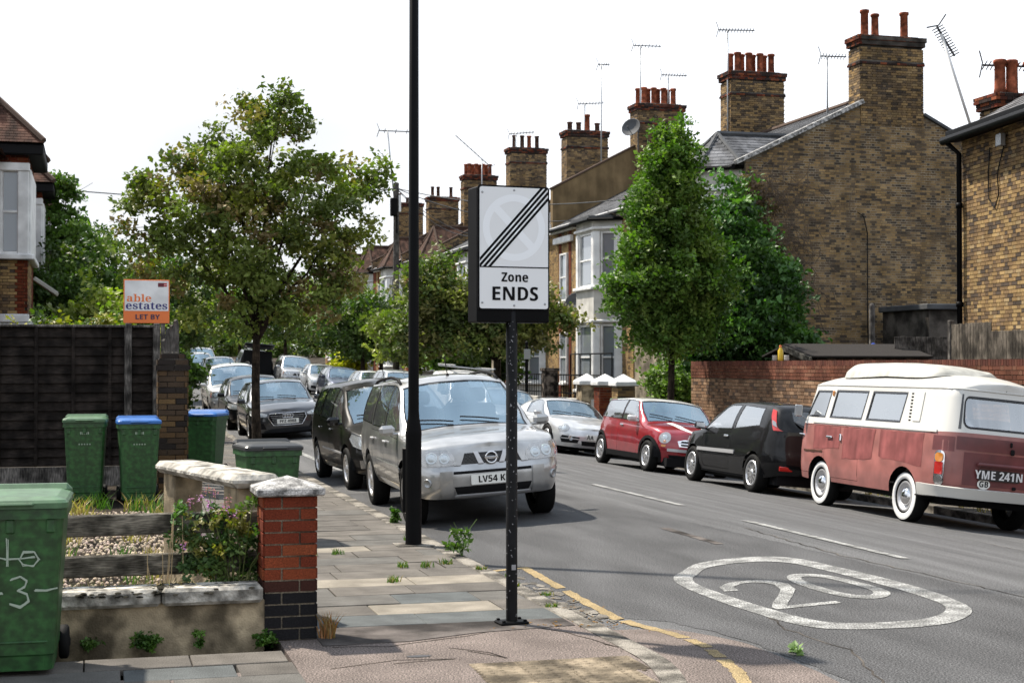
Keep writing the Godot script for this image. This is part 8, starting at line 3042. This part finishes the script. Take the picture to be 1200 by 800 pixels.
func trees() -> void:
	var maple := [Color(0.150, 0.190, 0.047), Color(0.193, 0.228, 0.058), Color(0.122, 0.160, 0.043), Color(0.264, 0.273, 0.067), Color(0.175, 0.213, 0.054), Color(0.246, 0.181, 0.076)]
	var fresh := [Color(0.094, 0.168, 0.033), Color(0.122, 0.206, 0.042), Color(0.075, 0.140, 0.028), Color(0.168, 0.243, 0.052)]
	var deep := [Color(0.078, 0.130, 0.036), Color(0.111, 0.169, 0.042), Color(0.065, 0.111, 0.033), Color(0.143, 0.189, 0.052)]
	var olive := [Color(0.221, 0.254, 0.058), Color(0.182, 0.215, 0.058), Color(0.273, 0.286, 0.072), Color(0.143, 0.182, 0.049)]
	# the big street tree on the left pavement
	var t := thing("street_tree", "spreading street tree with small dark leaves on the near pavement, beside the dark bin", "tree", Vector3(2.78, 0, -27.2))
	var bl := [[V(-0.2, 4.0, 0), V(1.35, 1.1, 1.3)], [V(-1.15, 4.6, 0.2), V(1.15, 0.95, 1.1)], [V(0.75, 4.5, 0), V(1.25, 1.15, 1.2)], [V(0.1, 5.6, -0.1), V(1.05, 0.95, 1.0)], [V(0.45, 6.2, 0), V(0.55, 0.6, 0.55)], [V(-0.75, 5.55, 0), V(0.75, 0.6, 0.7)], [V(1.6, 5.05, 0.1), V(0.75, 0.5, 0.6)], [V(1.45, 3.7, 0.0), V(0.7, 0.75, 0.7)], [V(-1.55, 3.75, 0.1), V(0.75, 0.75, 0.7)], [V(-0.6, 3.0, 0), V(1.0, 0.75, 0.9)], [V(0.75, 3.05, 0.1), V(0.9, 0.6, 0.8)], [V(-2.0, 4.75, 0), V(0.45, 0.35, 0.4)]]
	limbs(t, Vector3.ZERO, 2.3, 0.088, [V(-0.9, 4.7, 0.2), V(0.8, 4.9, 0), V(0.2, 6.0, 0), V(-0.4, 5.2, -0.5), V(1.6, 4.9, 0.2), V(-1.6, 4.2, 0), V(1.2, 3.8, 0.3)], V(-0.02, 0, 0), 3)
	for b in bl: b[0] = (b[0] as Vector3) * V(1.06, 0.97, 1.0)
	for b in bl: b[1] = (b[1] as Vector3) * 0.97
	foliage(t, "crown", bl, 300, 10, 0.25, 0.095, maple, 11, 0.4)
	# upright young tree on the far pavement
	t = thing("young_tree", "upright bright green young tree on the far pavement in front of the ivy", "tree", Vector3(13.03, -0.2, -33.8))
	bl = [[V(0, 4.0, 0), V(1.3, 1.5, 1.25)], [V(0, 5.7, 0), V(0.95, 1.35, 0.95)], [V(0.05, 6.9, 0), V(0.5, 0.75, 0.5)], [V(-0.7, 3.6, 0.3), V(0.95, 0.85, 0.9)], [V(0.75, 3.9, 0), V(0.85, 1.0, 0.85)], [V(-0.2, 2.6, 0), V(0.75, 0.5, 0.7)], [V(0.35, 2.75, 0.2), V(0.85, 0.5, 0.7)]]
	limbs(t, Vector3.ZERO, 2.2, 0.10, [V(0.05, 6.9, 0), V(-0.6, 4.6, 0.2), V(0.6, 4.9, -0.2), V(0.5, 3.6, 0.3), V(-0.6, 3.5, 0)], V(0.02, 0, 0), 5)
	foliage(t, "crown", bl, 430, 11, 0.33, 0.12, fresh, 12, 0.4)
	# light bush at its foot
	t = thing("bush", "pale green bush at the foot of the young tree by the garden wall", "bush", V(14.0, -0.3, -36.4))
	foliage(t, "foliage", [[V(0, 1.35, 0), V(0.6, 0.8, 0.55)], [V(0.2, 0.7, 0.1), V(0.55, 0.6, 0.5)]], 60, 9, 0.3, 0.12, [Color(0.156, 0.234, 0.052), Color(0.130, 0.195, 0.046)], 21, 0.4)
	# ivy and shrubs over the corner of the gable
	t = thing("ivy_mass", "deep green ivy and shrub mass climbing the corner of the gable wall", "ivy", Vector3(17.3, -0.2, -39.2))
	foliage(t, "foliage", [[V(-0.3, 2.4, 0.4), V(1.3, 2.2, 1.2)], [V(0.5, 3.6, 0), V(1.25, 2.0, 1.1)], [V(-0.35, 5.0, 0), V(0.85, 1.6, 0.9)], [V(1.1, 2.4, 0), V(0.9, 2.0, 0.9)], [V(-0.2, 6.3, -0.4), V(0.45, 0.9, 0.5)], [V(-1.4, 2.0, 0.4), V(1.0, 1.4, 0.9)]], 520, 10, 0.38, 0.15, [Color(0.049, 0.111, 0.027), Color(0.067, 0.146, 0.035), Color(0.039, 0.088, 0.024), Color(0.097, 0.186, 0.044)], 13, 0.5)
	var ex := MB.new()
	var r := RandomNumberGenerator.new()
	r.seed = 5
	for k in 260:
		var a := V(18.55 + absf(r.randfn()) * 0.9 - 17.3, r.randf_range(3.4, 7.4) + 0.2, -41.62 + 39.2 + r.randf_range(0, 0.12))
		var path := [a]
		var d := V(r.randf_range(-0.3, 0.6), r.randf_range(-1, 0.5), 0).normalized()
		for j in 4:
			d = (d + V(r.randf_range(-0.6, 0.6), r.randf_range(-0.6, 0.4), r.randf_range(-0.03, 0.05))).normalized()
			path.append(path[-1] + d * 0.22)
		ex.tube(path, 0.011, 4, false)
	obj("bare_stems", ex, mk(Color(0.130, 0.098, 0.072), 0.95), t)
	foliage(t, "dead_leaves", [[V(1.5, 5.5, -2.3), V(0.55, 1.5, 0.12)], [V(1.1, 6.8, -2.2), V(0.5, 0.6, 0.15)], [V(2.0, 4.6, -2.35), V(0.35, 1.1, 0.1)]], 90, 4, 0.25, 0.10, [Color(0.130, 0.085, 0.058), Color(0.098, 0.065, 0.046)], 17, 0.1)
	# trees along the far pavement, beyond
	t = thing("pavement_tree", "loose leaved tree behind the zone sign, reaching over the parked coupe", "tree", Vector3(13.0, -0.2, -49.5))
	limbs(t, Vector3.ZERO, 2.2, 0.15, [V(-1.5, 4.2, 0), V(1.2, 4.0, 0), V(0, 4.8, 0), V(-2.4, 3.6, 0)], V(0, 0, 0), 8)
	foliage(t, "crown", [[V(0.2, 3.9, 0), V(1.7, 1.2, 1.5)], [V(-1.6, 3.9, 0), V(1.4, 1.2, 1.3)], [V(1.5, 3.3, 0.2), V(1.1, 0.85, 1.0)], [V(-2.4, 4.6, 0), V(0.9, 1.0, 0.9)], [V(-0.4, 2.8, 0.4), V(1.6, 0.6, 1.2)], [V(-2.6, 3.0, 0), V(1.1, 0.7, 1.0)]], 300, 9, 0.42, 0.15, [Color(0.117, 0.163, 0.046), Color(0.156, 0.195, 0.052), Color(0.182, 0.169, 0.065), Color(0.098, 0.130, 0.039), Color(0.234, 0.247, 0.065)], 14, 0.35)
	var far := [
		[V(12.9, 0.3, -62.0), 3.3, 1.9, olive, "round olive green tree just beyond the telegraph pole", 31],
		[V(12.6, 0.6, -74.0), 3.7, 2.3, deep, "dark tree over the far side parked cars, left of the pole", 32],
		[V(13.0, 1.0, -86.0), 4.4, 2.4, olive, "yellow green tree above the yellow shrub", 33],
		[V(12.0, 1.3, -100.0), 4.8, 2.8, deep, "dark round tree between the black van and the yellow shrub", 34],
		[V(10.5, 1.6, -116.0), 5.0, 3.2, fresh, "bright tree at the far bend of the road", 35],
		[V(8.0, 2.0, -134.0), 5.2, 3.6, deep, "tree closing the far end of the road", 36],
		[V(2.7, 0.7, -62.0), 4.0, 2.3, deep, "near side street tree behind the big tree trunk", 37],
		[V(2.6, 1.0, -78.0), 4.3, 2.5, olive, "second near side street tree, above the far white cars", 38],
		[V(2.4, 1.3, -96.0), 4.6, 2.8, deep, "third near side street tree in the distance", 39],
		[V(5.0, 2.2, -150.0), 5.5, 4.2, olive, "broad tree at the very end of the street", 40],
		[V(0.8, 2.0, -125.0), 5.0, 3.6, deep, "distant tree left of the far cars", 41],
		[V(14.2, 0.3, -57.0), 2.2, 1.7, fresh, "bushy green garden tree behind the white van", 42],
		[V(14.6, 0.9, -80.0), 3.0, 2.2, deep, "garden tree in front of the white bays", 43]]
	for a in far:
		t = thing("distant_tree", a[4], "tree", a[0], 0.0, "trees along the street")
		var h: float = a[1]
		var w: float = a[2]
		limbs(t, Vector3.ZERO, h * 0.5, 0.13, [V(0, h * 1.15, 0), V(-w * 0.6, h * 0.9, 0), V(w * 0.6, h * 0.95, 0)], V(0, 0, 0), a[5])
		foliage(t, "crown", [[V(0, h * 0.95, 0), V(w * 0.9, h * 0.38, w * 0.9)], [V(-w * 0.5, h * 0.75, 0.3), V(w * 0.65, h * 0.28, w * 0.6)], [V(w * 0.5, h * 0.8, 0), V(w * 0.6, h * 0.3, w * 0.6)], [V(0.1, h * 0.52, 0.2), V(w * 0.8, h * 0.16, w * 0.7)]], 120, 8, w * 0.24, 0.2, a[3], a[5], 0.3)
	var tl := thing("distant_treeline", "", "")
	tl.set_meta("kind", "stuff")
	var tb := []
	for k in 26: tb.append([V(-50 + k * 5.0, 4.2 + 1.2 * sin(k * 1.7), -178 + 6 * sin(k * 2.3)), V(3.6, 2.8 + sin(k * 3.1), 2.5)])
	for k in 8: tb.append([V(-3 + k * 2.4, 3.0 + rise(-150), -150), V(1.7, 1.2, 1.2)])
	foliage(tl, "foliage", tb, 1500, 7, 0.9, 0.42, deep + olive, 99, 0.2)
	t = thing("yellow_shrub", "bright yellow shrub in a front garden beyond the parked cars", "shrub", V(13.4, 0.8, -82.5))
	foliage(t, "foliage", [[V(0, 1.2, 0), V(0.8, 0.9, 0.8)], [V(-0.5, 0.8, 0.3), V(0.6, 0.6, 0.6)], [V(0.5, 1.6, 0), V(0.45, 0.5, 0.4)]], 70, 9, 0.3, 0.17, [Color(0.48, 0.42, 0.02), Color(0.55, 0.50, 0.04), Color(0.36, 0.36, 0.03)], 44, 0.3)
	# gardens on the left, behind the fence
	var lefts := [
		[V(-1.3, 0, -47.0), 4.6, 1.9, deep, "dark bushy garden tree beside the bay house", 51],
		[V(-0.2, 0, -52.0), 5.6, 1.5, fresh, "taller thin topped tree rising left of the big street tree", 52],
		[V(0.2, 0, -40.0), 3.0, 1.5, olive, "olive shrub tree behind the letting board", 53],
		[V(1.0, 0, -36.0), 2.6, 1.2, deep, "dark shrub between the letting board and the big tree", 54],
		[V(-2.2, 0, -33.0), 2.0, 1.1, fresh, "bright green shrub below the bay house window", 55]]
	for a in lefts:
		t = thing("garden_tree", a[4], "tree", a[0], 0.0, "trees in the near gardens")
		var h: float = a[1]
		var w: float = a[2]
		limbs(t, Vector3.ZERO, h * 0.45, 0.1, [V(0, h * 1.1, 0), V(-w * 0.6, h * 0.8, 0), V(w * 0.6, h * 0.85, 0)], V(0, 0, 0), a[5])
		foliage(t, "crown", [[V(0, h * 0.85, 0), V(w * 0.75, h * 0.34, w * 0.75)], [V(-w * 0.5, h * 0.65, 0), V(w * 0.65, h * 0.28, w * 0.6)], [V(w * 0.5, h * 0.6, 0.2), V(w * 0.65, h * 0.3, w * 0.6)], [V(0.0, h * 0.35, 0.2), V(w * 0.9, h * 0.25, w * 0.7)]], 170, 9, w * 0.22, 0.15, a[3], a[5], 0.35)
	t = thing("slender_tree", "slender feathery tree top against the sky, left of the big street tree", "tree", V(-0.9, 0, -50.0))
	limbs(t, Vector3.ZERO, 5.0, 0.07, [V(0, 7.6, 0), V(-0.5, 6.4, 0), V(0.5, 6.2, 0)], V(0, 0, 0), 57)
	foliage(t, "crown", [[V(0, 7.0, 0), V(0.5, 0.7, 0.5)], [V(0, 6.0, 0), V(0.9, 0.7, 0.8)], [V(0.2, 4.9, 0), V(1.3, 0.8, 1.0)]], 90, 7, 0.3, 0.16, fresh, 58, 0.3)
	var hedge := thing("variegated_hedge", "yellow green variegated hedge along the top of the dark fence", "hedge", V(-1.0, 0, -24.6))
	foliage(hedge, "foliage", [[V(-1.6, 1.8, 0), V(0.9, 0.75, 0.5)], [V(-0.4, 1.7, 0), V(0.9, 0.72, 0.5)], [V(0.6, 1.85, -0.6), V(0.8, 0.7, 0.5)], [V(1.4, 1.9, -1.6), V(0.7, 0.7, 0.6)]], 170, 9, 0.22, 0.085, [Color(0.28, 0.26, 0.03), Color(0.182, 0.247, 0.052), Color(0.117, 0.182, 0.039), Color(0.34, 0.30, 0.05)], 59, 0.3)
	var hd2 := thing("side_hedge", "dark hedge along the near pavement beyond the brick pier", "hedge", V(0.8, 0, -31.0))
	foliage(hd2, "foliage", [[V(0, 1.1, 0), V(0.6, 1.1, 2.5)], [V(0, 1.3, -5), V(0.6, 1.2, 3.0)], [V(0.0, 1.3, -11), V(0.6, 1.3, 3.5)]], 200, 8, 0.35, 0.13, deep, 60, 0.4)


# grass blades and stems
func blades(parent: Node3D, n: String, c: Vector3, rad: float, count: int, h: float, cols: Array, lean := 0.5, wd := 0.006) -> void:
	var m := MB.new()
	for k in count:
		var a := ro(0, TAU)
		var p := c + Vector3(cos(a), 0, sin(a)) * rad * sqrt(rng.randf())
		var hh := h * ro(0.45, 1.1)
		var d := Vector3(ro(-1, 1), 0, ro(-1, 1)) * lean * hh
		var s := Vector3(ro(-1, 1), 0, ro(-1, 1)).normalized() * wd
		m.c = cols[rng.randi() % cols.size()] * ro(0.8, 1.2)
		var mid := p + d * 0.35 + Vector3.UP * hh * 0.6
		m.q(p - s, mid - s * 0.7, mid + s * 0.7, p + s)
		m.t(mid - s * 0.7, p + d + Vector3.UP * hh, mid + s * 0.7)
	var o := obj(n, m, M.leaf, parent)

func weed(n: String, label: String, at: Vector3, blobs: Array, clumps: int, size: float, cols: Array, sd: int, category := "weed", per := 5, cr := 0.03) -> Node3D:
	var t := thing(n, label, category, at, 0.0, "weeds by the pavement")
	foliage(t, "leaves", blobs, clumps, per, cr, size, cols, sd, 0.1)
	return t

func weeds_and_litter() -> void:
	var green := [Color(0.07, 0.15, 0.025), Color(0.10, 0.19, 0.03), Color(0.05, 0.11, 0.02)]
	var straw := [Color(0.42, 0.30, 0.13), Color(0.34, 0.23, 0.10), Color(0.48, 0.36, 0.18), Color(0.25, 0.2, 0.07)]
	# the tall purple flowered plant by the pier
	var f := thing("flowering_weed", "tall straggly weed with purple pink flowers beside the brick pier", "weed", V(0.86, 0, -9.98))
	var st := MB.new(true)
	var tips := []
	for k in 26:
		var a := ro(-1.0, 1.0)
		var hh := ro(0.55, 0.98)
		var tip := V(a * 0.34 - 0.04, hh, ro(-0.12, 0.2))
		st.tube([V(ro(-0.06, 0.06), 0, ro(-0.05, 0.05)), tip * 0.5 + V(ro(-0.05, 0.05), 0.08, 0), tip], [0.006, 0.004, 0.002], 5, false)
		tips.append(tip)
	obj("stems", st, mk(Color(0.12, 0.15, 0.05), 0.8), f)
	foliage(f, "leaves", [[V(-0.04, 0.45, 0.02), V(0.30, 0.30, 0.14)], [V(0.04, 0.22, 0.03), V(0.24, 0.2, 0.14)], [V(-0.1, 0.70, 0.03), V(0.30, 0.22, 0.12)]], 95, 5, 0.06, 0.034, [Color(0.08, 0.15, 0.05), Color(0.11, 0.19, 0.06), Color(0.15, 0.22, 0.07), Color(0.07, 0.13, 0.04), Color(0.09, 0.16, 0.05), Color(0.28, 0.26, 0.06)], 71, 0.1)
	var fl := leaf_cluster(9, 0.028, 0.022, 3)
	var xs := []
	var cs := []
	for tp in tips:
		if rng.randf() < 0.15: continue
		for k in 2:
			xs.append(Transform3D(Basis.from_euler(V(ro(0, 6), ro(0, 6), 0)).scaled(V(0.8, 0.8, 0.8)), tp - V(0, k * 0.026, 0)))
			var v := ro(0.8, 1.3)
			cs.append(Color(0.50 * v, 0.20 * v, 0.50 * v))
	multi("flowers", fl, M.leaf, xs, cs, f)
	# dead stalks and dry grass behind the coping
	var ds := thing("dead_stalks", "thin dead straw coloured stalks leaning by the purple weed", "dry weed", V(0.42, 0.0, -9.95))
	var dm := MB.new(true)
	for k in 9:
		var b := V(ro(-0.12, 0.14), 0.05, ro(-0.03, 0.05))
		var tp := b + V(ro(-0.08, 0.12), ro(0.35, 0.75), ro(0, 0.1))
		dm.tube([b, (b + tp) / 2 + V(0.015, 0, 0), tp], [0.004, 0.003, 0.002], 4, false)
	obj("stems", dm, mk(Color(0.45, 0.34, 0.2), 0.9), ds)
	var dg := thing("dry_grass", "", "", V(0, 0, 0))
	dg.set_meta("kind", "stuff")
	for k in 26: blades(dg, "tuft", V(ro(-1.1, 0.95), 0.12, ro(-10.0, -9.87)), 0.09, 46, 0.26, straw, 0.9, 0.004)
	for k in 12: blades(dg, "tuft", V(ro(-1.1, 0.5), 0.12, ro(-10.0, -9.87)), 0.06, 26, 0.26, green, 0.6, 0.005)
	for k in 46: blades(dg, "tuft", V(ro(-2.2, 0.9), 0.0, -11.2 - 6.5 * rng.randf()), 0.14, 20, 0.16, straw if k % 3 else green, 0.8, 0.006)
	for k in 10: blades(dg, "tuft", V(ro(-1.4, 0.9), 0.0, ro(-19.4, -17.5)), 0.2, 40, 0.22, straw if k % 2 else green, 0.8, 0.008)
	for k in 40: blades(dg, "tuft", V(ro(12.1, 12.5), pav_right(12.2, -19.0), ro(-24.0, -15.0)), 0.2, 26, 0.3, green if k % 3 else straw, 0.6, 0.008)
	# leafy weeds at wall feet and in the joints
	weed("weed", "bright leafy weed at the middle of the low wall foot", V(0.32, 0, -9.57), [[V(0, 0.045, 0), V(0.085, 0.05, 0.05)]], 22, 0.022, green, 81)
	weed("weed", "small upright weed at the low wall foot, left of the leafy one", V(-0.02, 0, -9.6), [[V(0, 0.045, 0), V(0.03, 0.05, 0.03)]], 6, 0.02, green, 82)
	weed("weed", "thin sprig at the low wall foot near the brick pier", V(0.62, 0, -9.6), [[V(0, 0.05, 0), V(0.025, 0.06, 0.03)]], 5, 0.02, green, 83)
	weed("weed", "low weed at the foot of the red brick pier", V(1.02, 0, -9.58), [[V(0, 0.03, 0), V(0.065, 0.035, 0.05)]], 14, 0.022, green, 84)
	var rust := thing("dry_weed", "rusty brown dried weed at the pavement side of the red pier", "dry weed", V(1.43, 0, -9.68), 0.0, "weeds by the pavement")
	blades(rust, "tuft", V(0, 0, 0), 0.05, 90, 0.17, [Color(0.35, 0.14, 0.05), Color(0.42, 0.2, 0.08), Color(0.3, 0.2, 0.1)], 0.6, 0.005)
	var gw := thing("gutter_weed", "tall green weed growing from the kerb between the two posts", "weed", V(3.22, -0.03, -13.55), 0.0, "weeds by the pavement")
	var gm := MB.new(true)
	for k in 4: gm.tube([V(0, 0, 0), V(ro(-0.05, 0.05), 0.15, ro(-0.04, 0.04)), V(ro(-0.14, 0.14), ro(0.25, 0.4), ro(-0.06, 0.06))], [0.006, 0.005, 0.002], 5, false)
	obj("stems", gm, mk(Color(0.10, 0.16, 0.05), 0.8), gw)
	foliage(gw, "leaves", [[V(0, 0.10, 0), V(0.13, 0.09, 0.08)], [V(0.02, 0.22, 0), V(0.06, 0.1, 0.05)]], 9, 2, 0.05, 0.055, [Color(0.09, 0.15, 0.04), Color(0.12, 0.19, 0.05), Color(0.07, 0.12, 0.03)], 85, 0.1)
	var g2 := weed("gutter_weed", "sparse green weed at the kerb behind the lamp column", V(3.2, -0.03, -16.6), [[V(0, 0.09, 0), V(0.06, 0.09, 0.05)]], 4, 0.05, green, 86)
	var joints := [[2.30, -12.05, "tuft between slabs nearest the zone sign post"], [2.55, -12.9, "tuft in the slab joint behind the zone sign"], [2.75, -12.85, "second tuft in the same joint towards the kerb"], [1.9, -13.9, "tuft beside the pale slabs"], [2.15, -13.95, "small tuft right of the pale slabs"], [1.55, -12.3, "tuft at the left edge of the pale slabs"], [2.95, -13.0, "tuft against the kerb by the tall weed"], [1.75, -17.5, "tuft far up the slabs beyond the pier"], [2.2, -16.2, "tuft in the slabs beside the lamp column"], [1.7, -15.2, "tuft in the middle slabs left of the lamp column"], [3.0, -14.9, "yellowish tuft at the foot of the lamp column"]]
	for j in joints:
		var t := thing("grass_tuft", j[2], "grass tuft", V(j[0], 0, j[1]), 0.0, "weeds by the pavement")
		blades(t, "blades", Vector3.ZERO, 0.06, 40, 0.06, green + [Color(0.25, 0.2, 0.07)], 0.7, 0.005)
	for k in 5:
		var t := thing("kerb_moss", ["moss tuft on the kerb by the yellow line end", "moss tuft where the kerb meets the trench", "moss tuft on the kerb right of the zone sign foot", "small moss tuft by the drain end of the yellow line", "moss tuft nearest the dropped kerb"][k], "moss", V(3.16 + 0.12 * (k % 2), 0.0, -12.6 + k * 0.52), 0.0, "moss along the kerb")
		blades(t, "blades", Vector3.ZERO, 0.05, 40, 0.035, green + [Color(0.3, 0.22, 0.06)], 0.8, 0.005)
	# litter: a leaf scrap on the road, dry leaves in the gutter
	var lf := thing("fallen_leaf", "pale green leaf lying on the road by the crossing edge", "leaf", V(4.12, road_h(4.12, -8.55) + 0.008, -8.55))
	foliage(lf, "leaves", [[V(0, 0.012, 0), V(0.04, 0.008, 0.03)]], 3, 1, 0.03, 0.06, [Color(0.25, 0.36, 0.14)], 91, 0.1)
	var dl := thing("dead_leaves", "", "")
	dl.set_meta("kind", "stuff")
	var lm := MB.new()
	for k in 150:
		var c: Array = [[3.5, -10.9, 0.12, 0.5], [3.4, -10.3, 0.08, 0.3], [2.9, -9.75, 0.2, 0.08], [3.4, -16.0, 0.06, 3.0]][k % 4]
		var x := c[0] + rng.randfn() * c[2] as float
		var z := c[1] + rng.randfn() * c[3] as float
		var y := road_h(x, z) + 0.012 if x > kerb_x(z) else 0.006
		var B := Basis.from_euler(V(ro(-0.3, 0.3), ro(0, TAU), ro(-0.3, 0.3)))
		var sz := ro(0.008, 0.022)
		lm.c = straw[k % 4] * ro(0.6, 1.1)
		lm.q(V(x, y, z) + B * V(-sz * 0.5, 0.003, 0), V(x, y, z) + B * V(0, 0, sz), V(x, y, z) + B * V(sz * 0.5, 0.003, 0), V(x, y, z) + B * V(0, 0, -sz))
	obj("leaf_litter", lm, M.dry, dl)
